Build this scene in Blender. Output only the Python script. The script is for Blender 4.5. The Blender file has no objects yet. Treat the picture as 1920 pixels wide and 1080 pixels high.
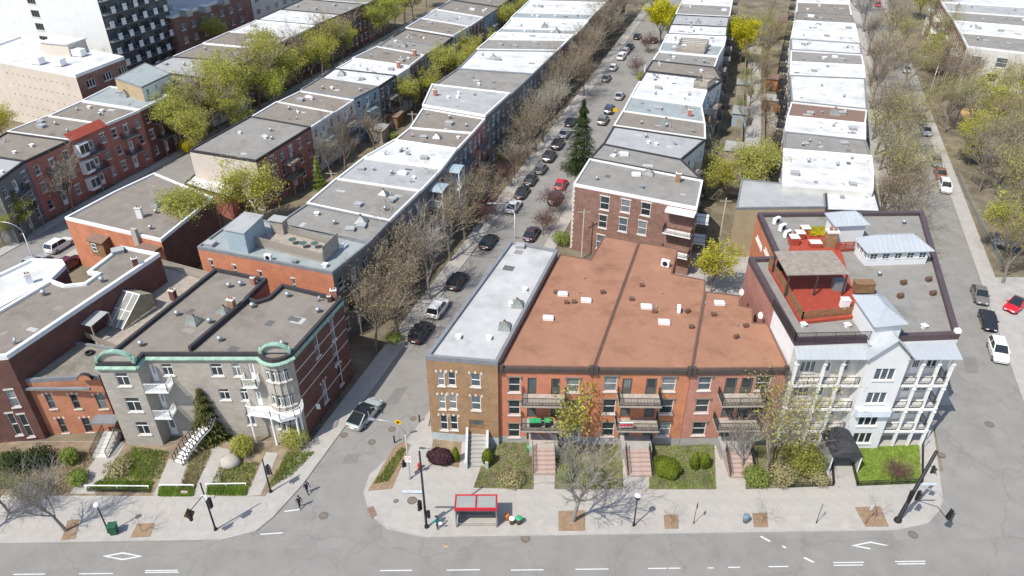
import bpy, math, random
from mathutils import Vector, Matrix
# ---------------------------------------------------------------- camera, sky, sun, exposure
H = 58.0; F = 1396.0; PITCH = math.atan(914 / F)
CP, SP = math.cos(PITCH), math.sin(PITCH)
scene = bpy.context.scene
C = scene.collection
cam = bpy.data.cameras.new('camera'); cam.sensor_width = 36; cam.lens = F / 1920 * 36; cam.clip_end = 3000; cam.clip_start = .5
camo = bpy.data.objects.new('camera', cam); C.objects.link(camo)
camo.location = (0, 0, H); camo.rotation_euler = (math.pi / 2 - PITCH, 0, 0)
scene.camera = camo
SUN_EL = math.radians(54.5); SUN_AZ = math.atan2(-.72, -.69)      # where the sun stands (x, y)
w = bpy.data.worlds.new('World'); scene.world = w; w.use_nodes = True
nt = w.node_tree; bg = nt.nodes['Background']; sky = nt.nodes.new('ShaderNodeTexSky')
sky.sky_type = 'NISHITA'; sky.sun_disc = False; sky.sun_elevation = SUN_EL; sky.sun_rotation = SUN_AZ % (2 * math.pi)
nt.links.new(sky.outputs[0], bg.inputs[0]); bg.inputs[1].default_value = .15
sl = bpy.data.lights.new('sun', 'SUN'); sl.energy = 4.0; sl.angle = math.radians(.53); sl.color = (1, .94, .85)
so = bpy.data.objects.new('sun', sl); C.objects.link(so)
sdir = Vector((math.sin(SUN_AZ) * math.cos(SUN_EL), math.cos(SUN_AZ) * math.cos(SUN_EL), math.sin(SUN_EL)))
so.location = (-60, -60, 150); so.rotation_euler = sdir.to_track_quat('Z', 'Y').to_euler()
vs = scene.view_settings; vs.view_transform = 'Standard'; vs.look = 'None'; vs.gamma = 1; vs.use_curve_mapping = False
vs.exposure = .38
# ---------------------------------------------------------------- pixel -> place (1920x1080 photograph pixels)
def ray(x, y):
    v = 540 - y
    return Vector((x - 960, F * CP + v * SP, v * CP - F * SP))
def G(x, y, z=0.):
    d = ray(x, y); t = (z - H) / d.z
    return Vector((d.x * t, d.y * t, z))
def G2(x, y, z=0.):
    p = G(x, y, z); return (p.x, p.y)
def hgt(bx, by, tx, ty):
    b = G(bx, by); d = ray(tx, ty); return H + d.z * b.y / d.y
YAW = math.radians(18.4); SDIR = Vector((math.sin(YAW), math.cos(YAW), 0)); RDIR = Vector((math.cos(YAW), -math.sin(YAW), 0))
rnd = random.Random(7)
# ---------------------------------------------------------------- materials
MATS = {}
def mat(name, col, rough=.85, var=.18, scale=1.5, metal=0., bump=0., fine=.0, spec=.3, coord='Object', stain=0., trans=0., seam=0., crack=0.):
    if name in MATS: return MATS[name]
    m = bpy.data.materials.new(name); m.use_nodes = True; MATS[name] = m
    n = m.node_tree.nodes; l = m.node_tree.links; b = n['Principled BSDF']
    b.inputs['Roughness'].default_value = rough; b.inputs['Metallic'].default_value = metal; b.inputs['Specular IOR Level'].default_value = spec
    tc = n.new('ShaderNodeTexCoord'); nz = n.new('ShaderNodeTexNoise'); nz.inputs['Scale'].default_value = scale; nz.inputs['Detail'].default_value = 6; nz.inputs['Roughness'].default_value = .65
    l.new(tc.outputs[coord], nz.inputs['Vector'])
    rp = n.new('ShaderNodeValToRGB'); c = Vector(col[:3])
    rp.color_ramp.elements[0].position = .3; rp.color_ramp.elements[1].position = .7
    rp.color_ramp.elements[0].color = (*(c * (1 - var)), 1); rp.color_ramp.elements[1].color = (*[min(1, x) for x in c * (1 + var)], 1)
    l.new(nz.outputs['Fac'], rp.inputs['Fac']); out = rp.outputs['Color']
    if fine:
        n2 = n.new('ShaderNodeTexNoise'); n2.inputs['Scale'].default_value = 14; n2.inputs['Detail'].default_value = 3
        l.new(tc.outputs[coord], n2.inputs['Vector'])
        mx = n.new('ShaderNodeMix'); mx.data_type = 'RGBA'; mx.blend_type = 'OVERLAY'; mx.inputs['Factor'].default_value = fine
        l.new(out, mx.inputs['A']); l.new(n2.outputs['Fac'], mx.inputs['B']); out = mx.outputs['Result']
    if stain:
        n3 = n.new('ShaderNodeTexNoise'); n3.inputs['Scale'].default_value = .28; n3.inputs['Detail'].default_value = 8; n3.inputs['Roughness'].default_value = .7
        l.new(tc.outputs[coord], n3.inputs['Vector'])
        r3 = n.new('ShaderNodeValToRGB'); r3.color_ramp.elements[0].position = .5; r3.color_ramp.elements[1].position = .75
        r3.color_ramp.elements[0].color = (1, 1, 1, 1); r3.color_ramp.elements[1].color = (1 - stain, 1 - stain, 1 - stain * 1.05, 1)
        l.new(n3.outputs['Fac'], r3.inputs['Fac'])
        mx = n.new('ShaderNodeMix'); mx.data_type = 'RGBA'; mx.blend_type = 'MULTIPLY'; mx.inputs['Factor'].default_value = 1
        l.new(out, mx.inputs['A']); l.new(r3.outputs['Color'], mx.inputs['B']); out = mx.outputs['Result']
    if seam:
        mp = n.new('ShaderNodeMapping'); mp.inputs['Rotation'].default_value = (0, 0, math.radians(72)); l.new(tc.outputs[coord], mp.inputs['Vector'])
        bt = n.new('ShaderNodeTexBrick'); bt.inputs['Scale'].default_value = 1; bt.inputs['Brick Width'].default_value = 7.; bt.inputs['Row Height'].default_value = 1.; bt.inputs['Mortar Size'].default_value = .02; bt.inputs['Mortar Smooth'].default_value = .6
        bt.inputs['Color1'].default_value = (1, 1, 1, 1); bt.inputs['Color2'].default_value = (1 - seam * .5, 1 - seam * .5, 1 - seam * .5, 1); bt.inputs['Mortar'].default_value = (1 - seam * 2, 1 - seam * 2, 1 - seam * 2, 1)
        l.new(mp.outputs['Vector'], bt.inputs['Vector']); mx = n.new('ShaderNodeMix'); mx.data_type = 'RGBA'; mx.blend_type = 'MULTIPLY'; mx.inputs['Factor'].default_value = 1
        l.new(out, mx.inputs['A']); l.new(bt.outputs['Color'], mx.inputs['B']); out = mx.outputs['Result']
    if crack:
        nw = n.new('ShaderNodeTexNoise'); nw.inputs['Scale'].default_value = .6; nw.inputs['Detail'].default_value = 4; l.new(tc.outputs[coord], nw.inputs['Vector'])
        va = n.new('ShaderNodeMix'); va.data_type = 'RGBA'; va.blend_type = 'LINEAR_LIGHT'; va.inputs['Factor'].default_value = .9; l.new(tc.outputs[coord], va.inputs['A']); l.new(nw.outputs['Color'], va.inputs['B'])
        vo = n.new('ShaderNodeTexVoronoi'); vo.feature = 'DISTANCE_TO_EDGE'; vo.inputs['Scale'].default_value = .13; l.new(va.outputs['Result'], vo.inputs['Vector'])
        r4 = n.new('ShaderNodeValToRGB'); r4.color_ramp.elements[0].position = .004; r4.color_ramp.elements[1].position = .012; r4.color_ramp.elements[0].color = (1 - crack,) * 3 + (1,); r4.color_ramp.elements[1].color = (1, 1, 1, 1); l.new(vo.outputs['Distance'], r4.inputs['Fac'])
        mx = n.new('ShaderNodeMix'); mx.data_type = 'RGBA'; mx.blend_type = 'MULTIPLY'; mx.inputs['Factor'].default_value = 1
        l.new(out, mx.inputs['A']); l.new(r4.outputs['Color'], mx.inputs['B']); out = mx.outputs['Result']
    l.new(out, b.inputs['Base Color'])
    if bump:
        bp = n.new('ShaderNodeBump'); bp.inputs['Strength'].default_value = bump; bp.inputs['Distance'].default_value = .02
        l.new(nz.outputs['Fac'], bp.inputs['Height']); l.new(bp.outputs['Normal'], b.inputs['Normal'])
    if trans:
        t = n.new('ShaderNodeBsdfTranslucent'); ms = n.new('ShaderNodeMixShader'); ms.inputs['Fac'].default_value = trans
        l.new(out, t.inputs['Color']); l.new(b.outputs['BSDF'], ms.inputs[1]); l.new(t.outputs['BSDF'], ms.inputs[2])
        l.new(ms.outputs['Shader'], n['Material Output'].inputs['Surface'])
    return m
def brick(name, c1, c2, mortar=(.42, .38, .34), var=.35, blot=.25):
    if name in MATS: return MATS[name]
    m = bpy.data.materials.new(name); m.use_nodes = True; MATS[name] = m
    n = m.node_tree.nodes; l = m.node_tree.links; b = n['Principled BSDF']; b.inputs['Roughness'].default_value = .9; b.inputs['Specular IOR Level'].default_value = .2
    uv = n.new('ShaderNodeUVMap'); uv.uv_map = 'UVMap'
    t = n.new('ShaderNodeTexBrick'); t.inputs['Scale'].default_value = 1; t.inputs['Brick Width'].default_value = .23; t.inputs['Row Height'].default_value = .078
    t.inputs['Mortar Size'].default_value = .007; t.inputs['Bias'].default_value = 0; t.offset = .5
    t.inputs['Color1'].default_value = (*c1, 1); t.inputs['Color2'].default_value = (*c2, 1); t.inputs['Mortar'].default_value = (*mortar, 1)
    l.new(uv.outputs[0], t.inputs['Vector'])
    nz = n.new('ShaderNodeTexNoise'); nz.inputs['Scale'].default_value = .5; nz.inputs['Detail'].default_value = 7; nz.inputs['Roughness'].default_value = .7
    l.new(uv.outputs[0], nz.inputs['Vector'])
    rp = n.new('ShaderNodeValToRGB'); rp.color_ramp.elements[0].position = .3; rp.color_ramp.elements[1].position = .72
    rp.color_ramp.elements[0].color = (1 - blot, 1 - blot, 1 - blot, 1); rp.color_ramp.elements[1].color = (1 + blot * .6, 1 + blot * .6, 1 + blot * .6, 1)
    l.new(nz.outputs['Fac'], rp.inputs['Fac'])
    mx = n.new('ShaderNodeMix'); mx.data_type = 'RGBA'; mx.blend_type = 'MULTIPLY'; mx.inputs['Factor'].default_value = 1
    l.new(t.outputs['Color'], mx.inputs['A']); l.new(rp.outputs['Color'], mx.inputs['B']); l.new(mx.outputs['Result'], b.inputs['Base Color'])
    bp = n.new('ShaderNodeBump'); bp.inputs['Strength'].default_value = .5; bp.inputs['Distance'].default_value = .01
    l.new(t.outputs['Fac'], bp.inputs['Height']); bp.invert = True; l.new(bp.outputs['Normal'], b.inputs['Normal'])
    return m
def glassy(name, col, rough=.08, var=.5):
    m = mat(name, col, rough, var, .35, 0, 0, 0, .6); return m
M_ASPH = mat('asphalt', (.232, .224, .208), .95, .1, .35, fine=.25, stain=.16, crack=.1)
M_STREET = mat('asphalt_street', (.24, .232, .216), .95, .1, .4, fine=.25, stain=.14, crack=.12)
M_CONC = mat('concrete_walk', (.375, .355, .325), .9, .1, .9, fine=.2, stain=.12)
M_CONC2 = mat('concrete_grey', (.36, .35, .33), .9, .14, .8, fine=.2, stain=.2)
M_SOIL = mat('soil', (.23, .18, .125), 1, .35, .8, fine=.5, spec=.1)
M_YARD = mat('yard_ground', (.175, .15, .105), 1, .45, .22, fine=.5, spec=.1)
M_MULCH = mat('mulch', (.26, .185, .12), 1, .25, 3, fine=.5, spec=.1)
M_LAWN = mat('lawn', (.19, .25, .055), 1, .4, 1.2, fine=.4, spec=.1)
M_GRASS = mat('grass_blade', (.24, .34, .06), .8, .4, .9, spec=.2, trans=.3)
M_PAINT = mat('road_paint', (.62, .62, .60), .7, .12, 3, fine=.3)
M_GRAVEL = mat('roof_gravel', (.225, .20, .172), 1, .12, .6, fine=.45, stain=.3, spec=.1)
M_GRAVEL2 = mat('roof_gravel_cool', (.25, .24, .22), 1, .12, .6, fine=.4, stain=.3, spec=.1)
M_TEALROOF = mat('roof_membrane_bluegrey', (.29, .325, .325), .8, .08, .5, fine=.1, stain=.25, seam=.06)
M_WHITEROOF = mat('roof_membrane_white', (.58, .58, .57), .75, .08, .4, fine=.1, stain=.38, seam=.06)
M_LIGHTROOF = mat('roof_membrane_pale', (.36, .365, .36), .8, .08, .4, fine=.1, stain=.3, seam=.07)
M_BROWNROOF = mat('roof_membrane_brown', (.325, .168, .108), .9, .1, .5, fine=.15, stain=.38, spec=.15, seam=.07)
M_SILVERROOF = mat('roof_coating_silver', (.44, .44, .43), .75, .1, .5, fine=.2, stain=.3, seam=.05)
M_SHINGLE = mat('shingle_brown', (.20, .13, .10), .95, .25, 4, fine=.4)
M_METALROOF = mat('metal_roof', (.50, .53, .55), .45, .06, .6, metal=.35, spec=.5)
M_WHITE = mat('white_paint', (.80, .80, .79), .6, .05, 1)
M_WHITEW = mat('white_flashing', (.74, .74, .73), .6, .08, .8, stain=.15)
M_BLUEGREY = mat('blue_grey_paint', (.30, .38, .42), .7, .08, 1)
M_DARKFL = mat('dark_flashing', (.045, .042, .045), .6, .2, 1)
M_GREYFL = mat('grey_flashing', (.20, .21, .22), .55, .15, 1)
M_PURPLEFL = mat('plum_flashing', (.085, .06, .065), .5, .12, 1)
M_COPPER = mat('copper_green', (.26, .40, .32), .75, .3, 1.6, stain=.3)
M_BLACK = mat('black_metal', (.02, .02, .022), .5, .2, 2)
M_IRON = mat('wrought_iron', (.03, .03, .03), .6, .2, 2)
M_STEEL = mat('galvanised', (.45, .47, .48), .4, .12, 3, metal=.6)
M_STONE = mat('limestone', (.40, .365, .32), .9, .14, 1.1, fine=.25, stain=.25)
M_SILL = mat('stone_sill', (.62, .60, .55), .85, .1, 2)
M_BEIGE = mat('beige_render', (.56, .50, .43), .9, .08, .5, stain=.1)
M_CREAM = mat('pale_render', (.58, .57, .53), .9, .1, .5, stain=.15)
M_SIDING = mat('white_siding', (.68, .69, .69), .7, .05, .6)
M_WOOD = mat('weathered_wood', (.33, .29, .245), .9, .25, 2, fine=.4)
M_BROWNWOOD = mat('brown_wood', (.22, .13, .065), .8, .25, 2, fine=.3)
M_REDDECK = mat('red_deck', (.34, .065, .04), .7, .15, 2, fine=.2)
M_GLASS = glassy('glass_dark', (.035, .045, .05))
M_GLASS2 = glassy('glass_curtain', (.20, .22, .22), .15, .5)
M_GLASS3 = glassy('glass_sky', (.09, .12, .14))
M_BARK = mat('bark', (.21, .175, .145), .95, .25, 5, spec=.1)
M_BARKG = mat('bark_grey', (.25, .23, .205), .95, .25, 5, spec=.1)
M_TWIG = mat('twig', (.235, .185, .14), .95, .2, 2, spec=.1)
M_TWIGG = mat('twig_grey', (.29, .265, .235), .95, .2, 2, spec=.1)
M_TWIGR = mat('twig_reddish', (.17, .10, .085), .95, .2, 2, spec=.1)
def leafm(name, col, tr=.35): return mat(name, col, .7, .35, .45, spec=.2, trans=tr)
M_LEAF = leafm('leaf_spring', (.44, .44, .11), .45); M_LEAFY = leafm('leaf_lime', (.56, .52, .03), .45); M_LEAFG = leafm('leaf_green', (.27, .33, .08), .4)
M_LEAFD = leafm('leaf_conifer', (.045, .065, .022), .15); M_LEAFP = leafm('leaf_plum', (.09, .04, .05), .2); M_LEAFB = leafm('leaf_bud', (.42, .38, .2))
M_LEAFC = leafm('leaf_cedar', (.10, .105, .03), .15); M_PINK = leafm('blossom_pink', (.55, .38, .38)); M_WBLOS = leafm('blossom_white', (.62, .58, .52))
M_BOX = leafm('leaf_boxwood', (.15, .19, .02), .2); M_FORS = leafm('leaf_forsythia', (.55, .45, .01))
B_ORANGE = brick('brick_orange', (.60, .20, .08), (.50, .15, .06))
B_RED = brick('brick_red', (.43, .125, .08), (.33, .09, .06))
B_REDG = brick('brick_red_warm', (.60, .20, .105), (.49, .15, .08), (.52, .34, .26), blot=.22)
B_REDG2 = brick('brick_red_rose', (.50, .20, .14), (.42, .155, .11), (.5, .37, .31), blot=.25)
B_TAN = brick('brick_tan', (.36, .205, .095), (.26, .145, .07), (.40, .32, .24), blot=.3)
B_YELL = brick('brick_yellow', (.46, .34, .19), (.40, .29, .16), blot=.15)
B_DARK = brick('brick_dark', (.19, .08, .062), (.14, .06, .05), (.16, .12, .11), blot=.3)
B_BROWN = brick('brick_mixed_brown', (.33, .16, .115), (.17, .095, .075), (.33, .27, .23), blot=.35)
B_PINK = brick('brick_pink', (.40, .17, .13), (.34, .13, .10), (.45, .35, .3), blot=.2)
B_STONE = brick('stone_ashlar', (.43, .395, .345), (.37, .335, .295), (.30, .27, .24), blot=.18)
B_STONE.node_tree.nodes['Brick Texture'].inputs['Brick Width'].default_value = .9; B_STONE.node_tree.nodes['Brick Texture'].inputs['Row Height'].default_value = .38
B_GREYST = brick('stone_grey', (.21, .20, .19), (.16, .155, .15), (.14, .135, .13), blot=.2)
# ---------------------------------------------------------------- mesh builder
class MB:
    def __init__(s): s.v = []; s.f = []; s.m = []; s.uv = []
    def face(s, pts, m=0, uv=None):
        i = len(s.v); s.v += [tuple(p) for p in pts]; s.f.append(tuple(range(i, i + len(pts)))); s.m.append(m); s.uv.append(uv)
    def hexa(s, p, m=0):      # 8 corners: bottom 0-3 ccw, top 4-7
        i = len(s.v); s.v += [tuple(q) for q in p]
        for f in ((3, 2, 1, 0), (4, 5, 6, 7), (0, 1, 5, 4), (1, 2, 6, 5), (2, 3, 7, 6), (3, 0, 4, 7)):
            s.f.append(tuple(i + k for k in f)); s.m.append(m); s.uv.append(None)
    def box(s, x0, x1, y0, y1, z0, z1, m=0):
        s.hexa([(x0, y0, z0), (x1, y0, z0), (x1, y1, z0), (x0, y1, z0), (x0, y0, z1), (x1, y0, z1), (x1, y1, z1), (x0, y1, z1)], m)
    def beam(s, a, b, wx, wz, m=0):      # square bar from a to b
        a = Vector(a); b = Vector(b); d = (b - a)
        if d.length < 1e-6: return
        d.normalize(); up = Vector((0, 0, 1)) if abs(d.z) < .95 else Vector((0, 1, 0))
        r = d.cross(up).normalized() * wx / 2; u = r.cross(d).normalized() * wz / 2
        s.hexa([a - r - u, a + r - u, b + r - u, b - r - u, a - r + u, a + r + u, b + r + u, b - r + u], m)
    def prism(s, poly, z0, z1, m=0, mt=None, bottom=True):
        n = len(poly)
        for k in range(n):
            a = poly[k]; b = poly[(k + 1) % n]
            s.face([(*a, z0), (*b, z0), (*b, z1), (*a, z1)], m)
        s.face([(*p, z1) for p in poly], m if mt is None else mt)
        if bottom: s.face([(*p, z0) for p in reversed(poly)], m)
    def tube(s, pts, rad, n=6, m=0, cap=True):
        pts = [Vector(p) for p in pts]; k = len(s.v); N = len(pts)
        if not hasattr(rad, '__len__'): rad = [rad] * N
        for i, p in enumerate(pts):
            d = (pts[min(i + 1, N - 1)] - pts[max(i - 1, 0)]).normalized()
            up = Vector((0, 0, 1)) if abs(d.z) < .9 else Vector((1, 0, 0))
            r = d.cross(up).normalized(); u = r.cross(d)
            for j in range(n):
                a = 2 * math.pi * j / n; s.v.append(tuple(p + (r * math.cos(a) + u * math.sin(a)) * rad[i]))
        for i in range(N - 1):
            for j in range(n):
                s.f.append((k + i * n + j, k + i * n + (j + 1) % n, k + (i + 1) * n + (j + 1) % n, k + (i + 1) * n + j)); s.m.append(m); s.uv.append(None)
        if cap and n > 3:
            s.f.append(tuple(k + j for j in reversed(range(n)))); s.m.append(m); s.uv.append(None)
            s.f.append(tuple(k + (N - 1) * n + j for j in range(n))); s.m.append(m); s.uv.append(None)
    def lathe(s, prof, n=12, m=0, c=(0, 0)):       # prof: (r, z) bottom to top
        k = len(s.v)
        for r, z in prof:
            for j in range(n):
                a = 2 * math.pi * j / n; s.v.append((c[0] + r * math.cos(a), c[1] + r * math.sin(a), z))
        for i in range(len(prof) - 1):
            for j in range(n):
                s.f.append((k + i * n + j, k + i * n + (j + 1) % n, k + (i + 1) * n + (j + 1) % n, k + (i + 1) * n + j)); s.m.append(m); s.uv.append(None)
        s.f.append(tuple(k + (len(prof) - 1) * n + j for j in range(n))); s.m.append(m); s.uv.append(None)
        s.f.append(tuple(k + j for j in reversed(range(n)))); s.m.append(m); s.uv.append(None)
    def mesh(s, name, mats, smooth=False):
        me = bpy.data.meshes.new(name); me.from_pydata(s.v, [], s.f)
        for x in (mats if isinstance(mats, (list, tuple)) else [mats]): me.materials.append(x)
        me.polygons.foreach_set('material_index', s.m)
        if smooth: me.polygons.foreach_set('use_smooth', [True] * len(s.f))
        if any(u is not None for u in s.uv):
            ul = me.uv_layers.new(name='UVMap'); i = 0
            for f, u in zip(s.f, s.uv):
                for k in range(len(f)):
                    if u is not None: ul.data[i].uv = u[k]
                    i += 1
        me.update(); return me
    def build(s, name, mats, parent=None, loc=(0, 0, 0), rz=0., smooth=False):
        return put(name, s.mesh(name, mats, smooth), parent, loc, rz)
def put(name, me, parent=None, loc=(0, 0, 0), rz=0.):
    o = bpy.data.objects.new(name, me); C.objects.link(o); o.parent = parent; o.location = loc; o.rotation_euler = (0, 0, rz); return o
def tag(o, label, cat, group=None):
    o['label'] = label; o['category'] = cat
    if group: o['group'] = group
    return o
def thing(name, label, cat, loc=(0, 0, 0), rz=0., group=None):
    return tag(put(name, None, None, loc, rz), label, cat, group)
def struct(name, mb, m, kind='structure', parent=None):
    o = mb.build(name, m, parent); o['kind'] = kind; return o
def copy_tree(o, parent=None):
    c = o.copy(); C.objects.link(c); c.parent = parent
    for ch in o.children: copy_tree(ch, c)
    return c
def area2(poly): return sum(poly[i][0] * poly[(i + 1) % len(poly)][1] - poly[(i + 1) % len(poly)][0] * poly[i][1] for i in range(len(poly)))
def inset(poly, d):         # mitred offset of a ccw polygon, d>0 inward
    n = len(poly); out = []
    for i in range(n):
        p0 = Vector(poly[i - 1]); p = Vector(poly[i]); p1 = Vector(poly[(i + 1) % n])
        e0 = (p - p0).normalized(); e1 = (p1 - p).normalized()
        n0 = Vector((-e0.y, e0.x)); n1 = Vector((-e1.y, e1.x)); k = 1 + n0.dot(n1)
        out.append(tuple(p + (n0 + n1) * (d / max(k, .35))))
    return out
def railing(mb, pts, h=1., sp=.14, r=.018, m=0, posts=True):
    pts = [Vector(p) for p in pts]
    for a, b in zip(pts[:-1], pts[1:]):
        up = Vector((0, 0, 1)); mb.beam(a + up * h, b + up * h, .05, .05, m); mb.beam(a + up * .1, b + up * .1, .035, .035, m)
        L = (b - a).length; n = max(1, int(L / sp))
        for i in range(n + 1):
            p = a.lerp(b, i / n); w_ = r * 2 if (i % 12 and i != n) else .06
            mb.beam(p + up * .02, p + up * h, w_, w_, m)
# ---------------------------------------------------------------- houses
WIN = {}
def window_mesh(w_, h_, style, fm):
    key = (round(w_, 2), round(h_, 2), style, fm.name)
    if key in WIN: return WIN[key]
    f = MB(); g = MB(); s = MB(); b = .07
    def fr(x0, x1, z0, z1): f.box(x0, x1, .07, .15, z0, z1)
    if style == 'door':
        fr(0, b, 0, h_); fr(w_ - b, w_, 0, h_); fr(b, w_ - b, h_ - b, h_)
        f.box(b, w_ - b, .10, .15, 0, h_ * .42); f.box(b, b + .12, .10, .15, h_ * .42, h_ - b); f.box(w_ - b - .12, w_ - b, .10, .15, h_ * .42, h_ - b); f.box(b + .12, w_ - b - .12, .10, .15, h_ - b - .14, h_ - b)
        for k in (1, 2): x = b + .12 + (w_ - 2 * b - .24) * k / 3; f.box(x - .012, x + .012, .09, .12, h_ * .42, h_ - b - .14)
    else:
        fr(0, b, 0, h_); fr(w_ - b, w_, 0, h_); fr(b, w_ - b, 0, b); fr(b, w_ - b, h_ - b, h_)
        if style == 'dh': fr(b, w_ - b, h_ * .5 - .03, h_ * .5 + .03)
        elif style == 'cas': fr(w_ / 2 - .035, w_ / 2 + .035, b, h_ * .68); fr(b, w_ - b, h_ * .68, h_ * .68 + .06)
        elif style == 'tri':
            for k in (1, 2): fr(w_ * k / 3 - .05, w_ * k / 3 + .05, b, h_ - b)
        elif style == 'grid':
            fr(w_ / 2 - .02, w_ / 2 + .02, b, h_ - b); fr(b, w_ - b, h_ / 2 - .02, h_ / 2 + .02)
    g.face([(b * .6, .125, b * .6), (w_ - b * .6, .125, b * .6), (w_ - b * .6, .125, h_ - b * .6), (b * .6, .125, h_ - b * .6)])
    s.box(-.1, w_ + .1, -.09, .06, -.15, -.004)
    WIN[key] = (f.mesh('window', fm), {q.name: g.mesh('pane', q) for q in (M_GLASS, M_GLASS2, M_GLASS3)}, s.mesh('sill', M_SILL))
    return WIN[key]
LINT = {}
def lintel_mesh(w_, kind, m):
    key = (round(w_, 2), kind, m.name)
    if key not in LINT:
        b = MB()
        if kind == 'keys':       # three blocks
            b.box(w_ / 2 - .09, w_ / 2 + .09, -.03, .05, .01, .3); b.box(-.22, -.02, -.03, .05, -.06, .22); b.box(w_ + .02, w_ + .22, -.03, .05, -.06, .22)
        elif kind == 'hood':
            b.box(-.16, w_ + .16, -.10, .05, .02, .15); b.box(-.16, -.02, -.08, .05, -.28, .02); b.box(w_ + .02, w_ + .16, -.08, .05, -.28, .02)
        else: b.box(-.1, w_ + .1, -.03, .05, .01, .22)
        LINT[key] = b.mesh('lintel', m)
    return LINT[key]
class House:
    def __init__(s, name, label, cat, foot, z1, wall, roof, par=.35, parw=.28, parm=None, z0=0., group=None, base=None):
        if area2(foot) < 0: foot = foot[::-1]
        s.foot = [Vector((p[0], p[1])) for p in foot]; s.z1 = z1; s.z0 = z0; s.wall = wall; s.roof = roof; s.par = (par, parw, parm or M_GREYFL)
        s.o = Vector((foot[0][0], foot[0][1], z0)); s.root = thing(name, label, cat, s.o, 0, group); s.wins = []; s.base = base; s.n = len(foot)
        s.skip = set()
    def edge(s, i):
        a = s.foot[i % s.n]; b = s.foot[(i + 1) % s.n]; return a, b, (b - a).length, math.atan2(b.y - a.y, b.x - a.x)
    def pix(s, i, px, py):         # pixel ray meets the plane of wall i -> (u, z)
        a, b, L, an = s.edge(i); d = ray(px, py); n = Vector((b.y - a.y, -(b.x - a.x))).normalized()
        t = (n.x * a.x + n.y * a.y) / (n.x * d.x + n.y * d.y); p = d * t
        return (Vector((p.x, p.y)) - a).dot((b - a).normalized()), H + p.z
    def win(s, i, u, z, w_, h_, style='dh', fm=None, sill=True, lintel=None, lm=None, glass=None):
        w_ = round(w_ * 10) / 10; h_ = round(h_ * 10) / 10
        L = s.edge(i)[2]; u = max(.1, min(u, L - w_ - .1)); z = min(z, s.z1 - h_ - .12)
        for (j, u2, zz, w2, h2, *_r) in s.wins:
            if j == i and u < u2 + w2 + .05 and u2 < u + w_ + .05 and z < zz + h2 + .05 and zz < z + h_ + .05: return
        s.wins.append((i, u, z, w_, h_, style, fm or M_WHITE, sill, lintel, lm or M_SILL, glass))
    def wpx(s, i, x0, y0, x1, y1, style='dh', **k):       # top-left and bottom-right pixels
        u0, z1 = s.pix(i, x0, y0); u1, z0 = s.pix(i, x1, y1)
        if u1 < u0: u0, u1 = u1, u0
        s.win(i, u0, z0, max(.5, u1 - u0), max(.6, z1 - z0), style, **k)
    def finish(s):
        o = s.o
        for i in range(s.n):
            a, b, L, an = s.edge(i); hs = [x for x in s.wins if x[0] == i]
            us = sorted({0., L, *[h[1] for h in hs], *[h[1] + h[3] for h in hs]}); top = s.z1
            zs = sorted({s.z0, top, *[h[2] for h in hs], *[h[2] + h[4] for h in hs]})
            if s.base: zs = sorted({*zs, s.z0 + s.base[0]})
            d = (b - a).normalized(); inn = Vector((-d.y, d.x)); mb = MB()
            def P(u, z, y=0.): q = a + d * u + inn * y; return (q.x - o.x, q.y - o.y, z - o.z)
            for k in range(len(us) - 1):
                for q in range(len(zs) - 1):
                    um = (us[k] + us[k + 1]) / 2; zm = (zs[q] + zs[q + 1]) / 2
                    if any(h[1] < um < h[1] + h[3] and h[2] < zm < h[2] + h[4] for h in hs): continue
                    mi = 1 if (s.base and zm < s.z0 + s.base[0]) else 0
                    mb.face([P(us[k], zs[q]), P(us[k + 1], zs[q]), P(us[k + 1], zs[q + 1]), P(us[k], zs[q + 1])], mi,
                            [(us[k], zs[q]), (us[k + 1], zs[q]), (us[k + 1], zs[q + 1]), (us[k], zs[q + 1])])
            for h in hs:
                u0, u1, q0, q1 = h[1], h[1] + h[3], h[2], h[2] + h[4]; D = .16
                for A, B in (((u0, q0), (u0, q1)), ((u0, q1), (u1, q1)), ((u1, q1), (u1, q0)), ((u1, q0), (u0, q0))):
                    mb.face([P(*A), P(*B), P(*B, D), P(*A, D)], 0, [(0, A[1]), (.0, B[1]), (.16, B[1]), (.16, A[1])])
            wm = s.wall[i] if isinstance(s.wall, (list, tuple)) else s.wall
            mb.build('wall', [wm, s.base[1] if s.base else wm], s.root)
            for (j, u, z, w_, h_, style, fm, sill, lin, lm, gl) in hs:
                me, pane, sm = window_mesh(w_, h_, style, fm)
                p = P(u, z); ob = put('door' if style == 'door' else 'window', me, s.root, p, an)
                gg = gl or rnd.choice([M_GLASS, M_GLASS, M_GLASS3, M_GLASS2]); put('pane', pane[gg.name], ob)
                if sill and style != 'door': put('sill', sm, ob)
                if lin: put('lintel', lintel_mesh(w_, lin, lm), ob, (0, 0, h_))
        loc = [(p.x - o.x, p.y - o.y) for p in s.foot]; zr = s.z1 - o.z
        mb = MB(); mb.face([(*p, zr) for p in inset(loc, .02)], 0); mb.build('roof', s.roof, s.root)
        h, w_, pm = s.par
        if h > 0:
            out = inset(loc, -.012); inn = inset(loc, w_); mb = MB(); n = s.n
            for i in range(n):
                if i in s.skip: continue
                a, b, c, e = out[i], out[(i + 1) % n], inn[(i + 1) % n], inn[i]
                mb.face([(*a, zr - .22), (*b, zr - .22), (*b, zr + h), (*a, zr + h)]); mb.face([(*a, zr + h), (*b, zr + h), (*c, zr + h), (*e, zr + h)])
                mb.face([(*e, zr + h), (*c, zr + h), (*c, zr + .003), (*e, zr + .003)])
                mb.face([(*b, zr - .22), (*a, zr - .22), (*loc[i], zr - .22), (*loc[(i + 1) % n], zr - .22)])
            mb.build('parapet', pm, s.root)
        return s
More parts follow.
